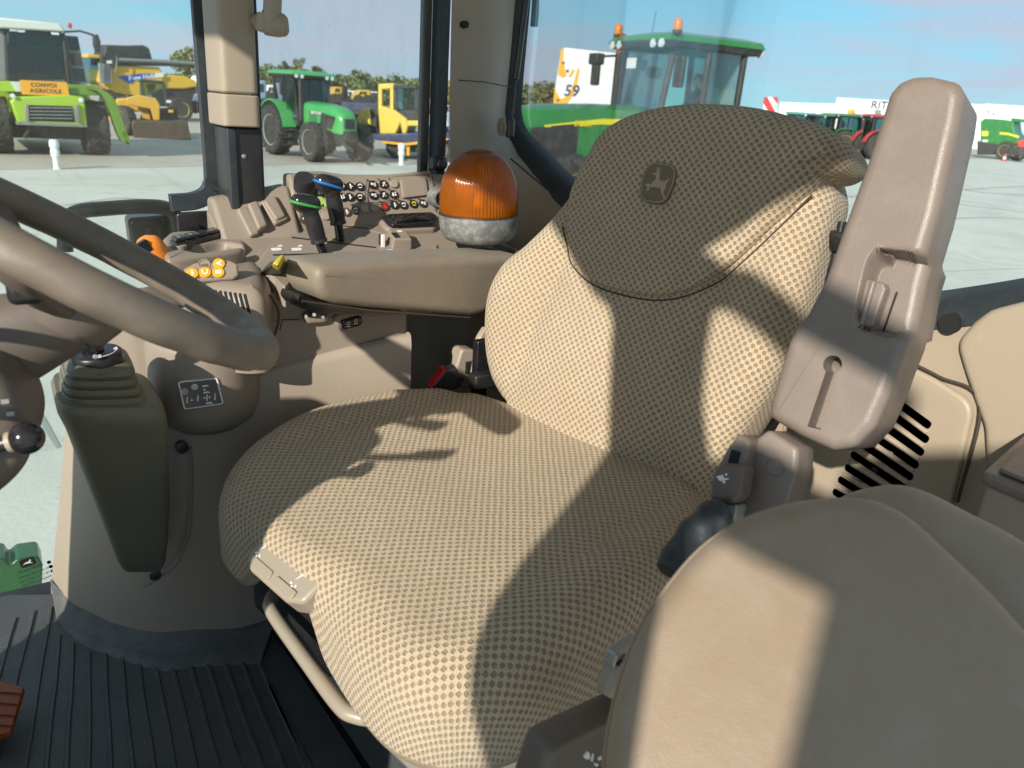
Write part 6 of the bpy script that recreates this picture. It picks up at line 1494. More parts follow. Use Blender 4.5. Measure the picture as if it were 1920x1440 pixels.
def tractor(name, label, origin, heading, paint, rim, scale=1.0, hood_z=1.95, roof_z=2.95, stripe=None, group=None, detail=2, hood_len=2.75, roofpaint=None, glass=None, lug=18, rw=0.58):
    """wheeled farm tractor; built in its own frame: a forward, b left, c up, origin under the rear axle"""
    S = scale
    hd = unit(V(heading[0], heading[1], 0)); F = Fr(origin, hd, np.cross(V(0, 0, 1), hd), (0, 0, 1))
    P = lambda x, y, z: F.p(x * S, y * S, z * S)
    Fs = Fr(F.o, F.a, F.b, F.c)
    t = gthing(name, label, 'tractor', F.o, group)
    glass = glass or m_tint
    def box(c, d, nm, mt, par=None, bev=0.03): return MB().box(tuple(v * S for v in c), tuple(v * S for v in d), F).build(nm, mt, par or t, bevel=bev * S)
    def loft(rings, nm, mt, par=None, bev=0.0, **k): return MB().loft([[P(*q) for q in r] for r in rings]).build(nm, mt, par or t, bevel=bev * S, **k)
    hz = hood_z
    # engine and frame
    box((1.9, 0, 0.95), (3.0, 0.62, 0.6), 'chassis', m_chas); box((0.2, 0, 0.95), (0.9, 0.8, 0.7), 'gearbox', m_chas)
    box((2.95, 0, 0.75), (0.3, 1.5, 0.28), 'front_axle', m_chas)
    # hood: sections from the cab to the nose
    x0, x1 = 1.15, 1.15 + hood_len
    def sec(x, w, zt, zb, crown=0.07):
        return [(x, -w, zb), (x, w, zb), (x, w, zt - 0.22), (x, w * 0.86, zt - 0.06), (x, w * 0.45, zt), (x, 0, zt + crown * 0.3), (x, -w * 0.45, zt), (x, -w * 0.86, zt - 0.06), (x, -w, zt - 0.22)]
    hood = loft([sec(x0, 0.47, hz, 1.12), sec(x0 + 0.9, 0.46, hz - 0.02, 1.12), sec(x0 + 1.8, 0.43, hz - 0.07, 1.10), sec(x0 + hood_len - 0.35, 0.38, hz - 0.17, 1.02), sec(x1 - 0.06, 0.31, hz - 0.32, 1.0), sec(x1, 0.22, hz - 0.50, 1.05)], 'hood', paint, angle=50)
    for sd_ in (-1, 1):
        yy = sd_ * 0.455
        loft([[(x0 + 1.35, yy, 1.2), (x0 + 1.35, yy + sd_ * 0.012, 1.2), (x0 + 1.35, yy + sd_ * 0.012, hz - 0.32), (x0 + 1.35, yy, hz - 0.32)],
              [(x0 + 2.0, yy - sd_ * 0.03, 1.14), (x0 + 2.0, yy - sd_ * 0.018, 1.14), (x0 + 2.2, yy - sd_ * 0.035, hz - 0.42), (x0 + 2.2, yy - sd_ * 0.05, hz - 0.42)]], 'hood_grille', m_chas, hood)
        if detail > 1:
            for i in range(4): box((x0 + 0.55 + i * 0.14, sd_ * 0.468, hz - 0.52), (0.05, 0.012, 0.42), 'louvre', m_chas if not stripe else paint, hood, 0.004)
        if stripe:
            loft([[(x0 + 0.05, sd_ * 0.477, hz - 0.30), (x0 + 0.05, sd_ * 0.485, hz - 0.30), (x0 + 0.05, sd_ * 0.485, hz - 0.20), (x0 + 0.05, sd_ * 0.477, hz - 0.20)],
                  [(x0 + 0.9, sd_ * 0.467, hz - 0.31), (x0 + 0.9, sd_ * 0.475, hz - 0.31), (x0 + 0.9, sd_ * 0.475, hz - 0.22), (x0 + 0.9, sd_ * 0.467, hz - 0.22)],
                  [(x0 + 1.95, sd_ * 0.428, hz - 0.40), (x0 + 1.95, sd_ * 0.436, hz - 0.40), (x0 + 1.95, sd_ * 0.436, hz - 0.37), (x0 + 1.95, sd_ * 0.428, hz - 0.37)]], 'hood_stripe', stripe, hood)
        else:
            box((x0 + 1.1, sd_ * 0.468, hz - 0.36), (0.7, 0.01, 0.10), 'name_strip', m_chas, hood, 0.004)
        MB().lathe([(0, 0), (0.07 * S, 0), (0.06 * S, 0.03 * S), (0, 0.04 * S)], Fr(P(x1 - 0.10, sd_ * 0.2, hz - 0.42), F.b, F.c, F.a), 14).build('headlight', m_lamp, hood)
    box((x1 - 0.02, 0, hz - 0.62), (0.08, 0.42, 0.34), 'front_grille', m_chas, hood, 0.02)
    box((x1 - 0.1, 0, 0.95), (0.5, 0.5, 0.35), 'front_weight', m_chas)
    for sd_ in (-1, 1):
        MB().tube([P(x1 - 0.1, sd_ * 0.3, 0.8), P(x1 + 0.35, sd_ * 0.34, 0.62), P(x1 + 0.75, sd_ * 0.36, 0.55)], 0.06 * S, 8).build('front_link', m_chas, t)
        MB().tube([P(1.3, sd_ * 0.3, 1.05), P(2.2, sd_ * 0.38, 0.9), P(2.75, sd_ * 0.55, 0.75)], 0.05 * S, 6).build('steering_ram', m_chas, t)
        if detail > 1:
            for k in range(3): box((0.95, sd_ * (0.98 + 0.03 * k), 0.95 - 0.26 * k), (0.42, 0.22, 0.04), 'step', m_chas, None, 0.01)
            MB().tube([P(0.78, sd_ * 0.82, 1.3), P(0.72, sd_ * 0.86, 2.0)], 0.018 * S, 6).build('hand_rail', m_chas, t)
            box((0.0, sd_ * 1.19, 1.62), (0.10, 0.02, 0.08), 'tail_lamp', m_redp, None, 0.01)
            MB().tube([P(1.05, sd_ * 0.1, 1.55), P(0.98, sd_ * 0.35, 2.2)], 0.012 * S, 6).build('wiper', m_chas, t)
    # cab: four posts, panes, roof
    cx0, cx1, cw = -0.50, 1.18, 0.80
    zb, zr = 1.35, roof_z - 0.22
    lean = {0: (0.0, 0.0), 1: (-0.16, 0.0)}
    posts = [((cx1, cw * 0.80, 1.15), (cx1 - 0.20, cw * 0.88, zr)), ((cx1, -cw * 0.80, 1.15), (cx1 - 0.20, -cw * 0.88, zr)),
             ((0.36, cw, 1.15), (0.30, cw * 0.95, zr)), ((0.36, -cw, 1.15), (0.30, -cw * 0.95, zr)),
             ((cx0, cw * 0.85, 1.5), (cx0 + 0.02, cw * 0.9, zr)), ((cx0, -cw * 0.85, 1.5), (cx0 + 0.02, -cw * 0.9, zr))]
    for a, b in posts: MB().tube([P(*a), P(*b)], 0.055 * S, 6).build('cab_post', m_chas, t, angle=20)
    def pane(q, nm='window'): 
        n = unit(np.cross(P(*q[1]) - P(*q[0]), P(*q[2]) - P(*q[0]))) * 0.006
        c = [P(*p) for p in q]; MB().loft([[p - n for p in c], [p + n for p in c]]).build(nm, glass, t, flat=True)
    pane([posts[0][0], posts[1][0], posts[1][1], posts[0][1]], 'windscreen')
    pane([posts[4][0], posts[5][0], posts[5][1], posts[4][1]], 'rear_pane')
    for s_ in (0, 1):
        pane([posts[s_][0], posts[2 + s_][0], posts[2 + s_][1], posts[s_][1]], 'side_pane'); pane([posts[2 + s_][0], posts[4 + s_][0], posts[4 + s_][1], posts[2 + s_][1]], 'side_pane')
    rp = roofpaint or paint
    rxa, rxb = cx0 - 0.22, cx1 + 0.08
    loft([[(rxa, -0.82, zr), (rxb - 0.06, -0.84, zr), (rxb, 0, zr), (rxb - 0.06, 0.84, zr), (rxa, 0.82, zr)], [(rxa - 0.03, -0.88, zr + 0.12), (rxb, -0.88, zr + 0.10), (rxb + 0.05, 0, zr + 0.10), (rxb, 0.88, zr + 0.10), (rxa - 0.03, 0.88, zr + 0.12)]], 'roof_lining', m_chas, bev=0.02)
    loft([[(rxa - 0.05, -0.90, zr + 0.10), (rxb - 0.02, -0.90, zr + 0.10), (rxb + 0.05, 0, zr + 0.10), (rxb - 0.02, 0.90, zr + 0.10), (rxa - 0.05, 0.90, zr + 0.10)],
          [(rxa, -0.86, zr + 0.20), (rxb - 0.08, -0.84, zr + 0.19), (rxb - 0.02, 0, zr + 0.20), (rxb - 0.08, 0.84, zr + 0.19), (rxa, 0.86, zr + 0.20)],
          [(rxa + 0.2, -0.6, zr + 0.26), (rxb - 0.35, -0.6, zr + 0.25), (rxb - 0.3, 0, zr + 0.26), (rxb - 0.35, 0.6, zr + 0.25), (rxa + 0.2, 0.6, zr + 0.26)]], 'roof', rp, bev=0.02, angle=50)
    for yy in (-0.72, -0.5, 0.5, 0.72):
        MB().lathe([(0, 0), (0.07 * S, 0), (0.065 * S, 0.03 * S), (0, 0.035 * S)], Fr(P(rxb - 0.0 - abs(yy) * 0.02, yy, zr + 0.05), F.b, F.c, F.a), 16).build('work_light', m_lamp, t)
    for yy in (-0.78, 0.78):
        MB().lathe([(0, 0), (0.07 * S, 0), (0.065 * S, 0.03 * S), (0, 0.035 * S)], Fr(P(rxa - 0.02, yy, zr + 0.05), -F.b, F.c, -F.a), 16).build('work_light', m_lamp, t)
    # seat and wheel inside
    box((0.12, 0, 1.75), (0.45, 0.5, 0.16), 'driver_seat', m_chas); box((-0.12, 0, 2.05), (0.14, 0.46, 0.6), 'seat_back', m_chas)
    MB().tube([P(0.9, 0, 1.4), P(0.72, 0, 1.95)], 0.05 * S, 8).build('steering_column', m_chas, t)
    box((0.35, 0, 1.36), (1.6, 1.5, 0.10), 'cab_floor', m_chas)
    # fenders and wheels
    for sd_ in (-1, 1):
        rg = []
        for a in np.linspace(math.radians(8), math.radians(168), 12):
            c_, s_ = math.cos(a), math.sin(a)
            rg.append([(1.02 * c_, sd_ * 0.66, 0.92 + 1.02 * s_), (1.02 * c_, sd_ * 1.18, 0.92 + 1.02 * s_), (1.06 * c_, sd_ * 1.18, 0.92 + 1.07 * s_), (1.06 * c_, sd_ * 0.66, 0.92 + 1.07 * s_)])
        loft(rg, 'fender', paint, angle=40)
        wheel(t, P(0, sd_ * 0.96, 0.90), F.b * sd_, 0.90 * S, rw * S, rim, lug)
        wheel(t, P(2.75, sd_ * 0.93, 0.68), F.b * sd_, 0.68 * S, 0.48 * S, rim, lug)
        box((0.85, sd_ * 0.78, 0.72), (0.5, 0.3, 0.6), 'tank', m_chas)
        m0 = P(cx1 - 0.1, sd_ * 0.85, zr - 0.1); m1 = P(cx1 + 0.05, sd_ * 1.25, zr - 0.12)
        arm = MB().tube([m0, m1], 0.022 * S, 6).build('mirror_arm', m_chas, t)
        MB().box(F.inv(m1) - V(0, 0, 0.26 * S), (0.09 * S, 0.22 * S, 0.46 * S), F).build('mirror', m_chas, arm, bevel=0.03 * S)
    MB().tube([P(x0 + 0.05, -0.55, 1.3), P(x0 + 0.05, -0.55, zr - 0.1), P(x0 - 0.0, -0.55, zr + 0.12)], 0.075 * S, 12).build('exhaust_stack', m_chas, t)
    return t, P, F

# ------------------------------------------------------------------ green tractor standing close beside this one
JS = 1.2
az_c = ray(1272, 150); az_c = unit(V(az_c[0], az_c[1], 0)); D_ = 17.7
tow = -az_c; lef = np.cross(V(0, 0, 1), tow); lef = -lef if lef @ (-CR) < 0 else lef
hdg = unit(lef * 0.80 + tow * 0.60)
cabc = az_c * D_
jt, JP, JFr = tractor('green_tractor', 'dark green tractor with yellow hood stripe and two roof beacons behind the rear window', V(*(cabc - hdg * 0.35)[:2], 0), hdg, m_jgreen, m_rimy, scale=JS, hood_z=2.12, roof_z=3.27, stripe=m_jyel, glass=m_tintg, hood_len=2.9)
for yy in (-0.86, 0.86): beacon_on(jt, JP(1.08 - 0.0, yy, 3.10), 1.25)
MB().tube([JP(0.9, -0.1, 3.2), JP(0.86, -0.1, 3.65)], 0.008, 6).build('aerial', m_chas, jt)
MB().tube(smooth_path([JP(1.2, -0.55, 2.75), JP(1.2, -0.55, 3.0), JP(1.18, -0.57, 3.15), JP(1.12, -0.62, 3.26)], 12), 0.085, 12).build('exhaust_tip', m_brownp, jt)
MB().box((1.62 * JS, -0.62 * JS, 2.85 * JS), (0.2, 0.34, 0.22), JFr).build('air_intake', m_chas, jt, bevel=0.03)
tf = Fr(JP(2.42, 0.466, 1.80), -JFr.a, JFr.c); text('model_number', '6155R', m_jyel, tf, 0.15, jt, 0.004, bold=0.004)
tf = Fr(JP(1.03, -0.35, 2.50), JFr.b, JFr.c)
MB().box((1.12 * JS, -0.28 * JS, 2.82 * JS), (0.01, 0.34, 0.2), JFr).build('windscreen_sticker', m_whitep, jt)
# the man at its wheel
def skin_figure(name, verts, edges, radii, mat, par):
    me = bpy.data.meshes.new(name); me.from_pydata([tuple(map(float, v)) for v in verts], edges, [])
    o = bpy.data.objects.new(name, me); COL.objects.link(o)
    sm = o.modifiers.new('skin', 'SKIN'); ss = o.modifiers.new('sub', 'SUBSURF'); ss.levels = 2; ss.render_levels = 2
    for v, r in zip(me.skin_vertices[0].data, radii): v.radius = (r, r)
    me.skin_vertices[0].data[0].use_root = True
    bpy.context.view_layer.update()
    m2 = bpy.data.meshes.new_from_object(o.evaluated_get(bpy.context.evaluated_depsgraph_get()))
    o.modifiers.clear(); o.data = m2; bpy.data.meshes.remove(me); m2.name = name
    m2.polygons.foreach_set('use_smooth', [True] * len(m2.polygons)); m2.materials.clear(); m2.materials.append(mat)
    if par is not None: o.parent = par; o.matrix_parent_inverse = Matrix.Translation(-absloc(par))
    return o
man = thing('person', 'person in dark jacket with orange stripe sitting in the green tractor cab', 'person', JP(0.15, 0.1, 1.85))
q = lambda x, y, z: JP(x - 0.12, y + 0.25, z)
vs = [q(0.10, 0, 1.88), q(0.08, 0, 2.06), q(0.10, 0, 2.26), q(0.13, 0, 2.40), q(0.16, 0, 2.49), q(0.12, 0.19, 2.36), q(0.24, 0.24, 2.14), q(0.46, 0.18, 2.06), q(0.12, -0.19, 2.36), q(0.24, -0.24, 2.14), q(0.46, -0.16, 2.08), q(0.5, 0.12, 1.9), q(0.62, 0.12, 1.5), q(0.5, -0.12, 1.9), q(0.62, -0.12, 1.5)]
es = [(0, 1), (1, 2), (2, 3), (3, 4), (3, 5), (5, 6), (6, 7), (3, 8), (8, 9), (9, 10), (0, 11), (11, 12), (0, 13), (13, 14)]
skin_figure('jacket', vs, es, [0.15, 0.15, 0.16, 0.11, 0.06, 0.085, 0.062, 0.045, 0.085, 0.062, 0.045, 0.09, 0.06, 0.09, 0.06], m_cloth, man)
hf_ = Fr(q(0.19, 0, 2.60), JFr.a, JFr.b, JFr.c)
hd2 = MB().lathe([(0.02, -0.135), (0.062, -0.125), (0.068, -0.09), (0.082, -0.04), (0.092, 0.02), (0.09, 0.07), (0.07, 0.115), (0.035, 0.135), (0.0, 0.14)], hf_, 20).build('head', m_skin, man, angle=80)
MB().lathe([(0.094, -0.02), (0.10, 0.03), (0.097, 0.08), (0.075, 0.125), (0.035, 0.148), (0.0, 0.152)], Fr(q(0.175, 0, 2.605), JFr.a, JFr.b, JFr.c), 20).build('hair', m_hair, hd2, angle=80)
MB().tube([hf_.p(0.085, 0, 0.02), hf_.p(0.108, 0, -0.025), hf_.p(0.088, 0, -0.035)], 0.012, 8).build('nose', m_skin, hd2)
for s_ in (-1, 1):
    MB().tube([hf_.p(0.0, s_ * 0.088, -0.02), hf_.p(-0.005, s_ * 0.10, 0.0), hf_.p(0, s_ * 0.09, 0.03)], 0.013, 8).build('ear', m_skin, hd2)
    MB().lathe([(0, 0), (0.009, 0.0), (0.006, 0.005), (0, 0.006)], Fr(hf_.p(0.083, s_ * 0.032, 0.022), hf_.b, hf_.c, hf_.a), 10).build('eye', m_hair, hd2)
MB().tube([hf_.p(0.078, -0.022, -0.065), hf_.p(0.084, 0, -0.067), hf_.p(0.078, 0.022, -0.065)], 0.005, 6).build('mouth', m_orcl, hd2)
MB().tube(smooth_path([q(0.24, 0.20, 2.36), q(0.30, 0.12, 2.22), q(0.28, 0.05, 2.08), q(0.22, 0.0, 1.95)], 14), 0.03, 8).build('orange_stripe', m_orcl, man)

# ------------------------------------------------------------------ banner with the number 59 standing behind that tractor
bl_ = Pl(1060, 300, yaw=-8, dist=24.0)
bn = gthing('advertising_flag', 'tall white and yellow panel printed with the number 59 beside the green tractor', 'banner', bl_.g)
bl_.solid([(1036, 212), (1041, 160), (1052, 92), (1058, 89), (1095, 93), (1160, 100), (1150, 240), (1036, 320)], -0.35, 0.0, 'panel', m_banner, bn, bevel=0.03)
bl_.decal([(1036, 208), (1040, 165), (1045, 176), (1052, 186), (1064, 180), (1074, 162), (1083, 128), (1087, 130), (1080, 168), (1068, 188), (1052, 208)], 0.0, 'yellow_sweep', m_bany, bn)
bl_.decal([(1046, 140), (1052, 92), (1057, 90), (1056, 112), (1062, 142), (1055, 146)], 0.0, 'yellow_edge', m_bany, bn)
bl_.decal([(1066, 142), (1074, 130), (1078, 131), (1070, 146)], 0.0, 'yellow_dash', m_bany, bn)
tf = Fr(bl_.w(1071, 171, 0.016), bl_.f.a, bl_.f.b); text('number', '59', m_navy, tf, 0.44, bn, 0.004, bold=0.006, shear=0.15)
for px, py in ((1056, 118), (1064, 133), (1046, 188)):
    c = bl_.p(px, py, 0.014); st5 = []
    for k in range(10):
        a = math.pi / 2 + k * math.pi / 5; r_ = 0.06 if k % 2 == 0 else 0.026
        st5.append((c[0] + r_ * math.cos(a), c[1] + r_ * math.sin(a)))
    flat(st5, 0.010, 0.018, bl_.f).build('star', m_navy, bn)
# ------------------------------------------------------------------ red and white warning board
wb_ = Pl(1445, 300, yaw=10, dist=22)
wb = gthing('warning_board', 'red and white striped warning board rising behind the headrest', 'sign', wb_.g)
wb_.solid([(1433, 182), (1459, 182), (1457, 216), (1429, 216)], -0.05, 0.0, 'board', m_whitep, wb, bevel=0.005)
for poly in ([(1433, 182), (1439, 182), (1457, 216), (1445, 216), (1431, 193)], [(1448, 182), (1459, 182), (1458, 196)], [(1430, 203), (1437, 216), (1429, 216)]):
    wb_.decal(poly, 0.0, 'red_stripe', m_redp, wb)
wb_.solid([(1441, 216), (1447, 216), (1447, 330), (1441, 330)], -0.06, -0.02, 'post', m_chas, wb, bevel=0.004)

# ------------------------------------------------------------------ lime combine harvester, left
c_ = Pl(104, 291, yaw=6)
cb = gthing('combine_harvester', 'lime green combine harvester with pale cab roof and orange convoy sign, at the far left', 'combine', c_.g)
c_.solid([(-30, 150), (150, 156), (172, 185), (170, 245), (-30, 245)], -5.5, -1.2, 'body', m_lime, cb, bevel=0.1)
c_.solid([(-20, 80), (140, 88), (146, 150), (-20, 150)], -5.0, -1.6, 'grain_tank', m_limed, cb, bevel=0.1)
c_.solid([(0, 232), (170, 238), (160, 262), (10, 258)], -3.5, -0.4, 'chassis', m_chas, cb)
# cab
rf = c_.solid([(-14, 54), (-8, 36), (2, 33), (112, 44), (123, 58), (120, 60), (4, 53)], -1.9, 0.25, 'cab_roof', m_pale, cb, bevel=0.08)
c_.solid([(2, 53), (116, 60), (115, 66), (2, 58)], -1.8, 0.12, 'roof_lining', m_chas, cb)
for px, py in ((25, 55), (40, 57), (104, 62)): c_.solid([(px - 7, py - 2), (px + 7, py - 1), (px + 7, py + 4), (px - 7, py + 3)], 0.12, 0.2, 'work_light', m_lamp, cb, bevel=0.01)
for poly in ([(7, 53), (13, 53), (19, 152), (12, 152)], [(116, 62), (122, 62), (133, 158), (126, 158)]): c_.solid(poly, -0.12, 0.06, 'cab_post', m_chas, cb, bevel=0.02)
c_.solid([(13, 54), (117, 62), (127, 156), (18, 151)], -0.02, 0.0, 'windscreen', m_tint, cb, bevel=0)
c_.solid([(-30, 54), (8, 54), (13, 152), (-30, 152)], -1.6, 0.02, 'side_frame', m_screen, cb, bevel=0.03)
c_.solid([(16, 60), (118, 66), (122, 150), (16, 150)], -1.75, -1.65, 'cab_back', m_teal, cb)
c_.solid([(30, 100), (60, 98), (66, 150), (28, 150)], -1.1, -0.8, 'driver_seat', m_chas, cb, bevel=0.08)
c_.solid([(70, 120), (92, 118), (95, 150), (72, 150)], -0.7, -0.4, 'steering_console', m_chas, cb, bevel=0.06)
c_.solid([(122, 66), (146, 68), (164, 158), (134, 158)], -1.5, -0.1, 'side_cab', m_screen, cb, bevel=0.02)
for i in range(3):
    y0 = 68 + i * 29
    c_.solid([(126 + i * 4, y0 + 2), (146 + i * 5, y0 + 2), (150 + i * 5, y0 + 26), (130 + i * 4, y0 + 26)], -0.10, -0.06, 'side_pane', m_tint if i != 1 else m_chas, cb, bevel=0)
MB().tube([c_.w(118, 60, 0.1), c_.w(150, 58, 0.15), c_.w(176, 66, 0.2)], 0.03, 8).build('mirror_arm', m_chas, cb)
c_.solid([(174, 66), (184, 64), (189, 78), (188, 98), (179, 97), (175, 84)], 0.12, 0.26, 'mirror', m_chas, cb, bevel=0.03)
c_.solid([(127, 50), (128, 43), (132, 42), (135, 45), (135, 54)], -0.05, 0.06, 'beacon', m_redp, cb, bevel=0.02)
# platform, sign, feeder house
c_.solid([(-20, 152), (22, 152), (40, 172), (-20, 172)], -0.5, 0.3, 'left_platform', m_lime, cb, bevel=0.02)
c_.solid([(20, 153), (38, 153), (40, 172), (30, 172)], 0.28, 0.33, 'side_plate', m_pale, cb, bevel=0.01)
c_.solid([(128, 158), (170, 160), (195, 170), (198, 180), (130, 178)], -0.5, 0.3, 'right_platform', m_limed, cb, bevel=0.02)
sg = c_.solid([(37, 150), (125, 154), (131, 181), (41, 177)], 0.45, 0.48, 'convoy_sign', m_orsign, cb, bevel=0.005)
sg['label'] = 'orange sign reading CONVOI AGRICOLE'
for s_, px, py, sz in (('CONVOI', 82, 160, 0.155), ('AGRICOLE', 86, 171, 0.155)):
    a_ = c_.w(px, py, 0.484); a2 = c_.w(px + 40, py + 1.6, 0.484); dd = unit(a2 - a_)
    tf = Fr(a_, dd, np.cross(c_.f.c, dd)); text('sign_text', s_, m_chas, tf, sz, sg, 0.003, bold=0.004, space=1.12)
fd = c_.solid([(20, 190), (30, 182), (128, 178), (158, 182), (164, 236), (34, 233)], -0.8, 0.65, 'feeder_house', m_lime, cb, bevel=0.04)
c_.solid([(30, 228), (163, 234), (165, 239), (31, 234)], 0.5, 0.75, 'feeder_lip', m_steel, cb, bevel=0.01)
c_.solid([(54, 197), (135, 199), (140, 229), (54, 226)], 0.62, 0.67, 'feeder_mouth', m_dark, fd, bevel=0.0)
for i in range(4):
    y0 = 201 + i * 6.5
    c_.solid([(56, y0), (136, y0 + 1), (136, y0 + 3), (56, y0 + 2)], 0.67, 0.72, 'chain_slat', m_steel, fd, bevel=0.005)
for x0_ in (47, 141): c_.solid([(x0_, 196), (x0_ + 7, 196), (x0_ + 8, 230), (x0_ + 1, 228)], 0.64, 0.74, 'feeder_side', m_steel, fd, bevel=0.01)
for px, py in ((24, 180), (152, 188)): MB().lathe([(0, 0), (0.07, 0), (0.06, 0.03), (0, 0.04)], Fr(c_.w(px, py, 0.7), c_.f.a, c_.f.b, c_.f.c), 12).build('headlight', m_lamp, cb)
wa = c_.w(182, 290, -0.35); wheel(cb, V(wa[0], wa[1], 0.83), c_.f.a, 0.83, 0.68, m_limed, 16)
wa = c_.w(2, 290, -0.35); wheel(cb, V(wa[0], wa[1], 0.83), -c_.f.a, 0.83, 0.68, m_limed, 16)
MB().tube([c_.w(60, 236, 0.3), c_.w(45, 258, 0.35)], 0.05, 8).build('strut', m_chas, cb)
gp_ = [c_.w(*p_, 0.25) for p_ in ((170, 166), (190, 172), (206, 190), (216, 216), (226, 246), (236, 266))]
mb = MB(); rg_ = []
for i, p_ in enumerate(smooth_path(gp_, 20)):
    rg_.append([p_ + c_.f.a * a + c_.f.c * b for a, b in ((-0.13, -0.25), (0.13, -0.25), (0.13, 0.25), (-0.13, 0.25))])
mb.loft(rg_).build('step_guard', m_limed, cb, bevel=0.02)
c_.solid([(226, 246), (236, 246), (243, 272), (230, 262)], 0.0, 0.5, 'guard_foot', m_chas, cb, bevel=0.02)
for i in range(3): c_.solid([(196 + i * 4, 150 - i), (197 + i * 4, 120), (199 + i * 4, 120), (198 + i * 4, 160)], 0.1, 0.14, 'hand_rail', m_chas, cb, bevel=0.0)

# ------------------------------------------------------------------ bollards
for i, (px, pt, pb, w_) in enumerate(((107.5, 262, 317, 18), (752.5, 269, 309, 13))):
    g = onZ(px, pb, 0); pl = Pl(px, pb); h_ = pl.p(px, pt)[1]; r_ = (pl.p(px + w_ / 2, pb - 20)[0] - pl.p(px - w_ / 2, pb - 20)[0]) / 2
    b = gthing('bollard', ('white plastic bollard standing in front of the lime combine', 'white plastic bollard standing in front of the flatbed trailer')[i], 'bollard', g, 'white bollards along the edge of the concrete')
    F_ = Fr(g, (1, 0, 0), (0, 1, 0))
    MB().lathe([(0, 0), (r_ * 0.9, 0), (r_ * 0.85, h_ * 0.05), (r_ * 0.72, h_ * 0.07), (r_ * 0.74, h_ * 0.45), (0, h_ * 0.45)], F_, 20).build('post', m_whitep, b)
    MB().lathe([(0, h_ * 0.44), (r_, h_ * 0.44), (r_, h_ * 0.62), (r_ * 0.9, h_ * 0.64), (r_ * 0.9, h_ * 0.74), (r_ * 1.05, h_ * 0.76), (r_ * 1.05, h_ * 0.93), (r_ * 0.8, h_), (0, h_)], F_, 20).build('cap', m_whitep, b)

# ------------------------------------------------------------------ bright green tractor in the second pane
ra_, fa_ = onZ(519, 290, 0), onZ(588, 303, 0)
hd_v = unit(V(*(fa_ - ra_)[:2], 0))
dh = unit(V(-ra_[0], -ra_[1], 0)); lat = np.cross(V(0, 0, 1), dh); lat = -lat if lat @ CR < 0 else lat
hd_v = unit(lat * 0.44 + dh * 0.90)
sc_d = 1.0
lft = np.cross(V(0, 0, 1), hd_v)
dt, DP, DF_ = tractor('bright_green_tractor', 'bright green tractor with grey wheel rims parked beyond the side window', ra_ + lft * 0.96 * sc_d, hd_v, m_tgreen, m_rimg, scale=sc_d, hood_z=1.98, roof_z=2.98, hood_len=2.5)

tf = Fr(DP(2.2, -0.478, 1.62), DF_.a, DF_.c); text('hood_text', 'DEUTZ-FAHR', m_whitep, tf, 0.13, dt, 0.003, bold=0.003)
q_ = [DP(2.55, -0.47, 1.66), DP(2.95, -0.46, 1.60), DP(2.75, -0.46, 1.25), DP(2.45, -0.47, 1.25)]
MB().loft([[p - DF_.b * 0.012 for p in q_], [p + DF_.b * 0.02 for p in q_]]).build('hood_scoop', m_chas, dt)
# ------------------------------------------------------------------ yellow combine behind the lime one
y_ = Pl(330, 228, yaw=20)
yc = gthing('yellow_combine', 'large yellow combine with a blue name stripe and black grain tank behind the loader', 'combine', y_.g)
y_.solid([(186, 152), (190, 132), (215, 123), (300, 126), (306, 140), (308, 166), (268, 182), (235, 178), (200, 168)], -2.6, 0.0, 'side_panel', m_yel, yc, bevel=0.08)
y_.solid([(290, 138), (345, 142), (368, 152), (370, 163), (345, 167), (300, 166)], -2.4, -0.15, 'straw_hood', m_yel, yc, bevel=0.08)
y_.solid([(194, 108), (200, 84), (262, 86), (268, 84), (280, 90), (286, 112)], -2.3, -0.3, 'grain_tank', m_chas, yc, bevel=0.06)
y_.solid([(190, 104), (230, 108), (330, 113), (388, 119), (388, 126), (300, 124), (190, 124)], -2.2, -0.2, 'tank_base', m_chas, yc, bevel=0.04)
MB().tube([y_.w(222, 112, 0.2), y_.w(300, 115, 0.2), y_.w(396, 121, 0.2)], 0.10, 10).build('unloading_auger', m_screen, yc)
y_.decal([(220, 144), (262, 138), (306, 137), (306, 144), (262, 148), (242, 157)], 0.0, 'blue_stripe', m_nhblue, yc, 0.02)
y_.decal([(290, 137), (306, 136), (307, 144), (292, 146)], 0.022, 'white_tip', m_whitep, yc, 0.01)
a_, b2 = y_.w(272, 144, 0.03), y_.w(292, 142, 0.03); dd = unit(b2 - a_); tf = Fr(a_, dd, np.cross(y_.f.c, dd)); text('stripe_text', 'New Holland', m_whitep, tf, 0.34, yc, 0.004, shear=0.2, bold=0.006)
y_.solid([(186, 118), (208, 122), (212, 158), (190, 156)], 0.1, 0.4, 'side_ladder', m_screen, yc, bevel=0.02)
y_.solid([(190, 115), (222, 104), (222, 122), (196, 128)], 0.0, 0.25, 'rail_box', m_chas, yc, bevel=0.02)
y_.solid([(200, 114), (210, 113), (210, 119), (200, 119)], 0.25, 0.27, 'number_plate', m_whitep, yc, bevel=0)
y_.solid([(166, 104), (186, 106), (190, 160), (170, 158)], -2.2, -0.6, 'cab', m_tint, yc, bevel=0.05)
y_.solid([(164, 101), (188, 103), (188, 110), (164, 108)], -2.3, -0.5, 'cab_roof', m_yel, yc, bevel=0.04)
y_.solid([(302, 166), (368, 164), (360, 192), (310, 200)], -2.2, -0.3, 'rear_works', m_chas, yc, bevel=0.05)
wa = y_.w(340, 222, -0.3); wheel(yc, V(wa[0], wa[1], 0.7), y_.f.c, 0.7, 0.5, m_rimy, 14)
wa = y_.w(225, 232, -0.3); wheel(yc, V(wa[0], wa[1], 0.95), y_.f.c, 0.95, 0.6, m_rimy, 14)
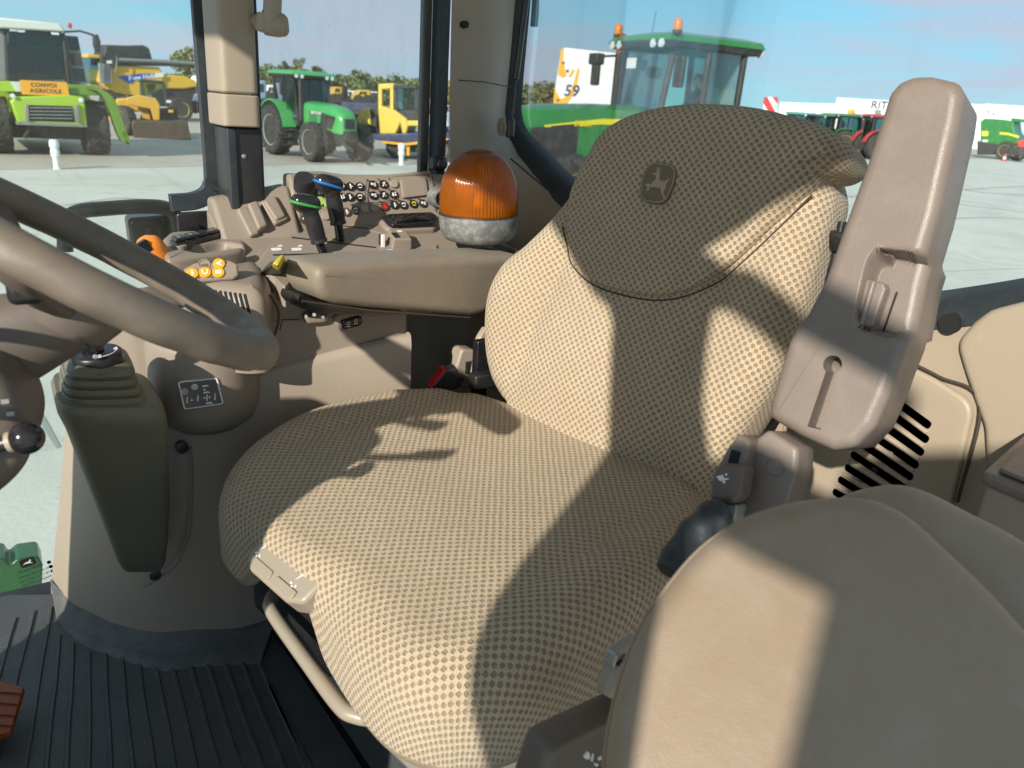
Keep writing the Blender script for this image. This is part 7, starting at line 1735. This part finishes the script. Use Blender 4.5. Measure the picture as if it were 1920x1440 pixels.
MB().tube([y_.w(187, 130, 0.4), y_.w(215, 136, 0.4), y_.w(218, 128, 0.4), y_.w(219, 108, 0.4)], 0.03, 6).build('hand_rail', m_screen, yc)

# ------------------------------------------------------------------ yellow loader with wide bucket
l_ = Pl(262, 258, yaw=0)
ld = gthing('wheel_loader', 'yellow loader with dark cab and a wide rusty bucket on the ground', 'loader', l_.g)
l_.solid([(216, 186), (246, 184), (262, 190), (262, 210), (222, 208)], -2.6, -1.0, 'engine_cover', m_dyel, ld, bevel=0.06)
l_.solid([(236, 184), (258, 178), (292, 184), (300, 196), (300, 226), (288, 226), (282, 204), (256, 200), (240, 196)], -0.7, -0.35, 'lift_arm', m_dyel, ld, bevel=0.04)
l_.solid([(256, 190), (276, 192), (284, 226), (268, 222)], -1.1, -0.8, 'lift_arm', m_dyel, ld, bevel=0.04)
l_.solid([(262, 198), (262, 152), (270, 149), (302, 152), (310, 162), (314, 200)], -2.8, -1.2, 'cab', m_tint, ld, bevel=0.05)
l_.solid([(258, 154), (264, 148), (306, 152), (312, 164), (304, 158), (266, 154)], -2.9, -1.1, 'cab_roof', m_chas, ld, bevel=0.04)
for poly in ([(262, 152), (266, 152), (276, 198), (271, 198)], [(303, 156), (308, 160), (315, 200), (310, 200)]): l_.solid(poly, -1.25, -1.12, 'cab_post', m_chas, ld, bevel=0.01)
l_.solid([(275, 158), (292, 158), (290, 176), (278, 178)], -2.0, -1.8, 'driver_seat', m_lyel, ld, bevel=0.04)
l_.solid([(268, 205), (320, 205), (330, 232), (262, 230)], -2.6, -0.9, 'frame', m_chas, ld, bevel=0.05)
bk_ = l_.solid([(246, 231), (250, 226), (352, 228), (358, 260), (354, 262), (252, 261)], -1.1, 0.2, 'bucket', m_bucket, ld, bevel=0.05)
l_.solid([(249, 258), (357, 260), (358, 264), (250, 263)], 0.2, 0.35, 'bucket_lip', m_bucket, bk_, bevel=0.01)
wa = l_.w(236, 252, -0.9); wheel(ld, V(wa[0], wa[1], 0.62), -l_.f.a * 0.8 + l_.f.c * 0.6, 0.62, 0.42, m_rimy, 14)
wa = l_.w(326, 252, -1.9); wheel(ld, V(wa[0], wa[1], 0.62), l_.f.a, 0.62, 0.42, m_rimy, 14)
for px, py, mt in ((320, 208, m_obtn), (316, 190, m_lamp), (204, 222, m_obtn)): l_.solid([(px - 4, py - 2), (px + 5, py - 2), (px + 5, py + 3), (px - 4, py + 3)], -0.6, -0.5, 'side_lamp', mt, ld, bevel=0.01)

# ------------------------------------------------------------------ flatbed trailer carrying a yellow roller
f_ = Pl(740, 298, yaw=-14)
fb = gthing('flatbed_trailer', 'dark blue flatbed trailer with an orange edge line beyond the side window', 'trailer', f_.g)
f_.solid([(690, 252), (836, 248), (840, 260), (760, 268), (700, 262)], -2.6, 0.0, 'bed', m_navy, fb, bevel=0.03)
f_.solid([(716, 264), (760, 268), (838, 259), (838, 263), (762, 273), (716, 268)], 0.0, 0.03, 'edge_line', m_obtn, fb, bevel=0)
f_.solid([(640, 191), (708, 193), (712, 208), (642, 206)], -3.0, -2.8, 'head_board', m_navy, fb, bevel=0.02)
f_.solid([(650, 206), (700, 208), (706, 250), (690, 252), (650, 240)], -3.0, -2.4, 'front_frame', m_chas, fb, bevel=0.02)
f_.solid([(742, 268), (832, 264), (828, 284), (750, 286)], -2.0, -0.5, 'chassis', m_chas, fb, bevel=0.03)
for px in (744, 800, 826):
    wa = f_.w(px, 298, -0.35); wheel(fb, V(wa[0], wa[1], 0.45), f_.f.c, 0.45, 0.3, m_rimg, 0, seg=28)
f_.solid([(762, 275), (768, 275), (768, 292), (762, 292)], -0.1, 0.0, 'side_marker', m_obtn, fb, bevel=0.01)
r_ = f_
rl = gthing('road_roller', 'pale yellow road roller with black cab standing on the flatbed trailer', 'roller', f_.w(740, 252, -1.2))
r_.solid([(668, 224), (678, 206), (692, 202), (696, 236), (686, 230), (680, 226), (676, 236)], -2.0, -0.6, 'front_hood', m_lyel, rl, bevel=0.05)
r_.solid([(692, 204), (710, 198), (716, 244), (698, 236)], -1.9, -0.7, 'engine_bay', m_chas, rl, bevel=0.04)
r_.solid([(708, 200), (712, 198), (740, 206), (762, 222), (766, 234), (762, 252), (754, 252), (750, 234), (742, 252), (712, 252)], -2.1, -0.5, 'body', m_lyel, rl, bevel=0.06)
r_.solid([(709, 157), (739, 156), (739, 166), (709, 168)], -2.1, -0.6, 'roll_bar_top', m_lyel, rl, bevel=0.03)
for x0_ in (709, 731): r_.solid([(x0_, 166), (x0_ + 7, 166), (x0_ + 7, 206), (x0_, 206)], -0.75, -0.6, 'roll_bar_post', m_lyel, rl, bevel=0.02)
r_.solid([(739, 160), (778, 162), (784, 206), (739, 208)], -2.1, -0.6, 'cab', m_tint, rl, bevel=0.04)
for x0_ in (738, 776): r_.solid([(x0_, 160), (x0_ + 5, 160), (x0_ + 8, 208), (x0_ + 2, 208)], -0.66, -0.56, 'cab_post', m_chas, rl, bevel=0.01)
r_.solid([(737, 159), (781, 161), (781, 166), (737, 165)], -2.2, -0.5, 'cab_roof', m_chas, rl, bevel=0.02)
r_.solid([(744, 206), (788, 206), (794, 226), (760, 228)], -2.0, -0.6, 'rear_bay', m_chas, rl, bevel=0.04)
r_.solid([(764, 226), (792, 226), (792, 236), (764, 236)], -0.7, -0.5, 'side_step', m_lyel, rl, bevel=0.02)
r_.solid([(788, 214), (836, 212), (840, 238), (792, 238)], -2.3, -0.3, 'drum_cover', m_whitep, rl, bevel=0.06)
dc = r_.w(815, 242, -1.3); MB().lathe([(0, -0.9), (0.42, -0.9), (0.45, -0.85), (0.45, 0.85), (0.42, 0.9), (0, 0.9)], Fr(dc, r_.f.a, r_.f.b, r_.f.c), 30).build('drum', m_chas, rl)

# ------------------------------------------------------------------ more machines and vans in the yard behind
def van(px0, py0, px1, py1, dist, paint, label, cat='van', name='white_van', group=None, win=True, thick=2.0):
    pl = Pl((px0 + px1) / 2, (py0 + py1) / 2, yaw=12, dist=dist)
    t = gthing(name, label, cat, pl.g, group)
    w = px1 - px0; h = py1 - py0
    pl.solid([(px0, py1 - h * .12), (px0, py0 + h * .45), (px0 + w * .12, py0 + h * .35), (px0 + w * .28, py0), (px1 - w * .03, py0), (px1, py0 + h * .1), (px1, py1 - h * .12)], -thick, 0, 'body', paint, t, bevel=0.08)
    if win:
        pl.solid([(px0 + w * .17, py0 + h * .38), (px0 + w * .30, py0 + h * .10), (px0 + w * .45, py0 + h * .10), (px0 + w * .45, py0 + h * .40)], 0.0, 0.02, 'window', m_chas, t, bevel=0)
        pl.solid([(px0 + w * .5, py0 + h * .12), (px0 + w * .72, py0 + h * .12), (px0 + w * .72, py0 + h * .40), (px0 + w * .5, py0 + h * .40)], 0.0, 0.02, 'window', m_chas, t, bevel=0)
    gb = pl.p((px0 + px1) / 2, py1, 0)[1]
    for u in (0.2, 0.8):
        c = pl.w(px0 + w * u, py1 - h * .12, 0.02); rr = max(0.3, min(0.5, c[2] * 0.5 if c[2] < 1.2 else 0.42))
        MB().lathe([(0, -0.2), (rr, -0.2), (rr, 0.02), (rr * 0.6, 0.05), (0, 0.05)], Fr(c, pl.f.a, pl.f.b, pl.f.c), 18).build('wheel', m_tyre, t)
    pl.solid([(px0 + w * .1, py1 - h * .14), (px1 - w * .1, py1 - h * .14), (px1 - w * .1, py1 + h * .3), (px0 + w * .1, py1 + h * .3)], -thick * 0.8, -0.4, 'chassis', m_chas, t, bevel=0.02)
    return t, pl
GV = 'vehicles parked in the far yard'
van(362, 142, 396, 172, 62, m_whitep, 'white van between the yellow combine and the side post', group=GV)
van(358, 178, 400, 204, 56, m_whitep, 'low white lorry bed below the white van beside the side post', 'lorry', 'white_lorry', GV, win=False)
van(480, 151, 500, 206, 45, m_bluep, 'blue grey lorry cut off by the side post', 'lorry', 'blue_lorry', GV)
van(497, 160, 523, 188, 52, m_whitep, 'white van half hidden behind the bright green tractor', group=GV)
van(642, 170, 666, 187, 75, m_whitep, 'white lorry left of the orange tipper in the far yard', 'lorry', 'white_lorry', GV)
van(667, 169, 695, 190, 68, m_yel, 'orange yellow tipper lorry behind the roller hood', 'lorry', 'orange_lorry', GV)
van(688, 172, 708, 184, 80, m_whitep, 'small white van right beside the roll bar of the roller', group=GV)
van(624, 163, 642, 188, 70, m_dyel, 'yellow digger beside the cab of the bright green tractor', 'digger', 'yellow_digger', GV)
van(792, 184, 812, 201, 75, m_redp, 'small red car right of the roller cab', 'car', 'red_car', GV)
van(812, 176, 834, 200, 70, m_whitep, 'pale van at the right edge of the side window', group=GV)
van(980, 206, 1034, 226, 48, m_whitep, 'pale lorry behind the hood of the dark green tractor', 'lorry', 'pale_lorry', GV)
pl = Pl(797, 190, dist=66)
t = gthing('orange_crane', 'small orange crane arm leaning up right of the roller cab', 'crane', pl.g)
pl.solid([(790, 200), (796, 176), (800, 177), (795, 202)], -0.4, 0.0, 'boom', m_orsign, t, bevel=0.03); pl.solid([(784, 196), (806, 196), (808, 206), (782, 206)], -1.5, 0.0, 'base', m_orsign, t, bevel=0.05)
pl.solid([(782, 205), (808, 205), (808, 216), (782, 216)], -1.4, -0.1, 'tracks', m_chas, t, bevel=0.05)

# ------------------------------------------------------------------ far row on the right: tractors, combine, cones
def ftr(px, py, label, paint, rim, yaw_l, scale=1.0, name='tractor', group='tractors in the far row on the right', stripe=None):
    g = onZ(px, py, 0); dh_ = unit(V(-g[0], -g[1], 0)); lt = np.cross(V(0, 0, 1), dh_); lt = -lt if lt @ CR < 0 else lt
    h = unit(lt * math.sin(math.radians(yaw_l)) + dh_ * math.cos(math.radians(yaw_l)))
    return tractor(name, label, g, h, paint, rim, scale=scale, group=group, detail=1, stripe=stripe, lug=12)
ftr(1628, 298, 'red tractor with orange wheel rims, half hidden by the raised armrest', m_redp, m_rimo, 115, 1.12, 'red_tractor')
ftr(1574, 290, 'dark green tractor just left of the red tractor in the far row', m_jgreen, m_rimy, 100, 1.1, 'far_green_tractor')
ftr(1527, 286, 'green tractor second from the red tractor in the far row', m_jgreen, m_rimy, 150, 1.05, 'far_green_tractor')
ftr(1486, 285, 'pale teal green tractor beside the warning board in the far row', M('teal_paint', (0.06, 0.30, 0.22), 0.4, dust=0.2), m_rimg, 160, 1.05, 'far_teal_tractor')
pl = Pl(1625, 240, dist=78, yaw=0)
t = gthing('red_sprayer', 'red folded boom sprayer behind the red tractor', 'sprayer', pl.g)
pl.solid([(1596, 212), (1650, 218), (1652, 224), (1598, 219)], -0.6, 0, 'boom', m_redp, t, bevel=0.03); pl.solid([(1588, 206), (1602, 204), (1604, 212), (1590, 213)], -1.2, -0.2, 'mast', m_orsign, t, bevel=0.03)
pl.solid([(1545, 211), (1600, 214), (1600, 220), (1545, 217)], -0.8, 0, 'green_frame', m_jgreen, t, bevel=0.03); pl.solid([(1610, 224), (1640, 226), (1640, 260), (1610, 258)], -1.4, -0.3, 'tank', m_redp, t, bevel=0.1)
pl = Pl(1874, 299, yaw=-14)
t = gthing('green_combine', 'green combine with yellow stripe and yellow rims at the far right edge', 'combine', pl.g)
pl.solid([(1838, 228), (1846, 222), (1880, 224), (1900, 228), (1902, 246), (1910, 258), (1906, 272), (1880, 276), (1862, 272), (1838, 266)], -3.0, 0, 'side_panel', m_jgreen, t, bevel=0.1)
pl.solid([(1896, 224), (1925, 228), (1925, 258), (1912, 258), (1898, 246)], -2.6, -0.4, 'cab', m_tintg, t, bevel=0.05)
pl.solid([(1896, 221), (1928, 224), (1928, 230), (1896, 228)], -2.8, -0.3, 'cab_roof', m_jgreen, t, bevel=0.05)
pl.decal([(1874, 248), (1890, 249), (1911, 255), (1910, 259), (1890, 253), (1875, 252)], 0.0, 'yellow_stripe', m_jyel, t, 0.03)
pl.decal([(1841, 246), (1853, 246), (1853, 255), (1841, 255)], 0.0, 'yellow_plate', m_jyel, t, 0.03)
pl.solid([(1832, 264), (1872, 268), (1870, 290), (1832, 290)], -2.5, 0.0, 'rear_works', m_chas, t, bevel=0.08)
pl.solid([(1842, 262), (1852, 262), (1852, 266), (1842, 266)], 0.0, 0.05, 'lamp', m_whitep, t, bevel=0.01)
for px, rr in ((1880, 0.95), (1906, 0.95)):
    wa = pl.w(px, 299, 0.2); wheel(t, V(wa[0], wa[1], rr), pl.f.c, rr, 0.6, m_rimy, 12, seg=28)
pl2 = Pl(1917, 280, dist=95); t = gthing('red_implement', 'small red implement beside the green combine at the right edge', 'implement', pl2.g)
pl2.solid([(1906, 264), (1926, 262), (1930, 278), (1910, 276)], -1.0, 0, 'frame', m_redp, t, bevel=0.05); pl2.solid([(1908, 276), (1930, 277), (1930, 292), (1910, 292)], -0.9, -0.1, 'legs', m_chas, t, bevel=0.03)
for px, py, lb in ((1605, 300, 'small red and white cone in front of the orange wheel rim'), (1882, 302, 'small red and white cone in front of the green combine')):
    g = onZ(px, py, 0); t = gthing('traffic_cone', lb, 'cone', g, 'cones in front of the far row')
    F_ = Fr(g, (1, 0, 0), (0, 1, 0))
    MB().lathe([(0, 0), (0.3, 0), (0.3, 0.05), (0.2, 0.06), (0.17, 0.2), (0, 0.2)], F_, 14).build('foot', m_redp, t)
    MB().lathe([(0, 0.2), (0.17, 0.2), (0.13, 0.42), (0, 0.42)], F_, 14).build('white_band', m_whitep, t); MB().lathe([(0, 0.42), (0.13, 0.42), (0.06, 0.7), (0, 0.7)], F_, 14).build('tip', m_redp, t)

# ------------------------------------------------------------------ auction building
bp1 = Pl(1690, 250, yaw=4, dist=150)
bd_ = gthing('office_building', 'long low white building with dark lettering beyond the far row', 'building', bp1.g)
def bwall(x0_, x1_, yt0, yt1, c0, c1, nm): 
    P = [bp1.p(x0_, yt0, c1), bp1.p(x1_, yt1, c1)]
    MB().prism([(P[0][0], 0), (P[1][0], 0), (P[1][0], P[1][1]), (P[0][0], P[0][1])], c0, c1, bp1.f).build(nm, m_wall, bd_, bevel=0.05)
bwall(1463, 1571, 191.5, 195, -14, -2, 'wing'); bwall(1569, 1750, 183, 193, -16, 0, 'main_hall'); bwall(1748, 1850, 192, 196, -15, -1, 'wing'); bwall(1848, 1906, 194.5, 198, -15, -1.5, 'wing'); bwall(1904, 2050, 198, 206, -15, -3, 'wing')
a_, b2 = bp1.w(1633, 196.5, 0.05), bp1.w(1720, 202.5, 0.05); dd = unit(b2 - a_); tf = Fr(a_, dd, np.cross(bp1.f.c, dd)); text('building_name', 'RITCHIE BROS.', m_chas, tf, 1.75, bd_, 0.02, align='LEFT', bold=0.03)
for x0_ in (1480, 1500, 1520, 1540): bp1.solid([(x0_, 212), (x0_ + 8, 212), (x0_ + 8, 219), (x0_, 219)], -2.0, -1.9, 'window', m_chas, bd_, bevel=0)
bp1.solid([(1640, 206), (1652, 206), (1652, 214), (1640, 214)], 0.0, 0.1, 'window', m_screen, bd_, bevel=0)
for px, py in ((1853, 207), (1862, 211)): bp1.solid([(px, py), (px + 3, py), (px + 3, py + 4), (px, py + 4)], -1.4, -1.2, 'sign', m_screen, bd_, bevel=0)

# ------------------------------------------------------------------ trees
m_leaf = [M('leaf_olive', (0.27, 0.27, 0.11), 0.8, var=0.35, vscale=0.9), M('leaf_green', (0.20, 0.235, 0.10), 0.8, var=0.35, vscale=0.9), M('leaf_autumn', (0.34, 0.275, 0.12), 0.8, var=0.35, vscale=0.9)]
m_bark = M('bark', (0.10, 0.08, 0.06), 0.9)
GT = 'trees along the far edge of the yard'
def tree(px, pt, wpx, dist, label, k, seed, share=False):
    rnd = random.Random(seed); pl = Pl(px, pt, dist=dist); top = pl.w(px, pt)[2]; w = (pl.p(px + wpx / 2, pt)[0] - pl.p(px - wpx / 2, pt)[0]) * 1.25
    t = gthing('tree', label, 'tree', pl.g, GT)
    g = V(pl.g[0], pl.g[1], 0); ch = top * rnd.uniform(0.80, 0.88); cz = top - ch / 2
    mb = MB(); mb.tube(smooth_path([g, g + V(rnd.uniform(-.2, .2), rnd.uniform(-.2, .2), top * 0.3), g + V(rnd.uniform(-.3, .3), rnd.uniform(-.3, .3), top * 0.8)], 8), list(np.linspace(top * 0.03, top * 0.008, 9)), 7)
    for i in range(5):
        a = rnd.uniform(0, 6.28); z0 = top * rnd.uniform(0.3, 0.55)
        mb.tube([g + V(0, 0, z0), g + V(math.cos(a) * w * 0.3, math.sin(a) * w * 0.3, z0 + top * rnd.uniform(0.12, 0.28))], [top * 0.012, top * 0.004], 5)
    mb.build('trunk', m_bark, t)
    mb = MB(); cl = []
    for i in range(34):
        while True:
            u = V(rnd.uniform(-1, 1), rnd.uniform(-1, 1), rnd.uniform(-1, 1))
            if u @ u < 1: break
        sh = 1 - 0.35 * max(0, u[2])
        cl.append((g + V(u[0] * w / 2 * sh, u[1] * w / 2 * sh, cz + u[2] * ch / 2), rnd.uniform(0.15, 0.27) * w))
    for c, rad in cl:
        for j in range(60):
            u = V(rnd.gauss(0, 1), rnd.gauss(0, 1), rnd.gauss(0, 1)); u = unit(u) * rad * rnd.uniform(0.45, 1.0) * V(1, 1, 0.8)
            p_ = c + u; s_ = rnd.uniform(0.04, 0.08) * w * 0.9
            n1 = unit(V(rnd.gauss(0, 1), rnd.gauss(0, 1), rnd.gauss(0, 1))); n2 = unit(np.cross(n1, V(rnd.random(), rnd.random(), 0.3)))
            mb.add([p_ - n1 * s_, p_ + n2 * s_ * .7, p_ + n1 * s_, p_ - n2 * s_ * .7], [(0, 1, 2, 3)])
    mb.build('crown', m_leaf[k], t, fix=False, flat=True)
spec = [(348, 84, 50, 95, 'round lone tree rising above the black auger of the yellow combine', 0),
        (392, 118, 36, 120, 'low tree right of the lone round tree', 2), (486, 128, 30, 118, 'olive tree beside the side post', 0), (507, 116, 34, 112, 'taller olive tree left of the bright green cab', 0),
        (532, 114, 26, 120, 'narrow tree directly above the bright green cab', 1), (562, 106, 30, 115, 'tallest olive tree above the bright green cab', 0), (596, 124, 40, 125, 'broad tree right of the tallest olive tree', 1),
        (634, 142, 44, 130, 'low olive bush tree behind the yellow digger', 0), (672, 132, 48, 120, 'wide rounded tree above the orange tipper', 1), (706, 146, 40, 130, 'low tree behind the roll bar', 0),
        (752, 140, 46, 122, 'dark rounded tree behind the black roller cab', 1), (790, 150, 42, 130, 'low tree right of the roller cab', 0), (822, 148, 40, 125, 'tree at the right end of the side window', 2),
        (982, 156, 46, 125, 'olive tree at the left end of the rear window', 0), (1012, 152, 40, 130, 'autumn tinted tree left of the panel with 59', 2), (1036, 158, 36, 132, 'tree touching the edge of the panel with 59', 0),
        (1420, 203, 26, 160, 'small far tree right of the dark green tractor cab', 2), (1408, 208, 22, 165, 'tiny far tree touching the dark green tractor cab', 1), (650, 146, 40, 135, 'tree between the bush tree and the wide rounded tree', 2), (545, 128, 36, 128, 'low tree just peeking over the bright green cab roof', 0)]
for i, (px, pt, w_, d_, lb, k) in enumerate(spec): tree(px, pt, w_, d_, lb, k, 100 + i)
# the far hedge line that reads as one mass
def hedge(px0, px1, pt0, pt1, dist, nm, seed):
    rnd = random.Random(seed); mb = MB(); n = int((px1 - px0) / 3)
    for i in range(n):
        px = px0 + (px1 - px0) * (i + rnd.random()) / n; pt = pt0 + (pt1 - pt0) * i / n + rnd.uniform(-3, 4); pl = Pl(px, pt, dist=dist * rnd.uniform(0.96, 1.1)); top = max(0.5, pl.w(px, pt)[2])
        for j in range(70):
            p_ = V(pl.g[0] + rnd.gauss(0, 0.7), pl.g[1] + rnd.gauss(0, 0.7), top * rnd.random() ** 0.7); s_ = rnd.uniform(0.25, 0.5)
            n1 = unit(V(rnd.gauss(0, 1), rnd.gauss(0, 1), rnd.gauss(0, 1))); n2 = unit(np.cross(n1, V(rnd.random(), rnd.random(), 0.3)))
            mb.add([p_ - n1 * s_, p_ + n2 * s_ * .7, p_ + n1 * s_, p_ - n2 * s_ * .7], [(0, 1, 2, 3)])
    o = mb.build(nm, m_leaf[seed % 3], None, fix=False, flat=True)
    tag(o, None, None, None, 'stuff'); return o
tag(hedge(330, 850, 140, 152, 140, 'far_hedge', 3), 'olive hedge line running behind the parked machines', 'hedge')
tag(hedge(955, 1060, 160, 166, 140, 'far_hedge', 4), 'green hedge line left of the panel with 59', 'hedge')
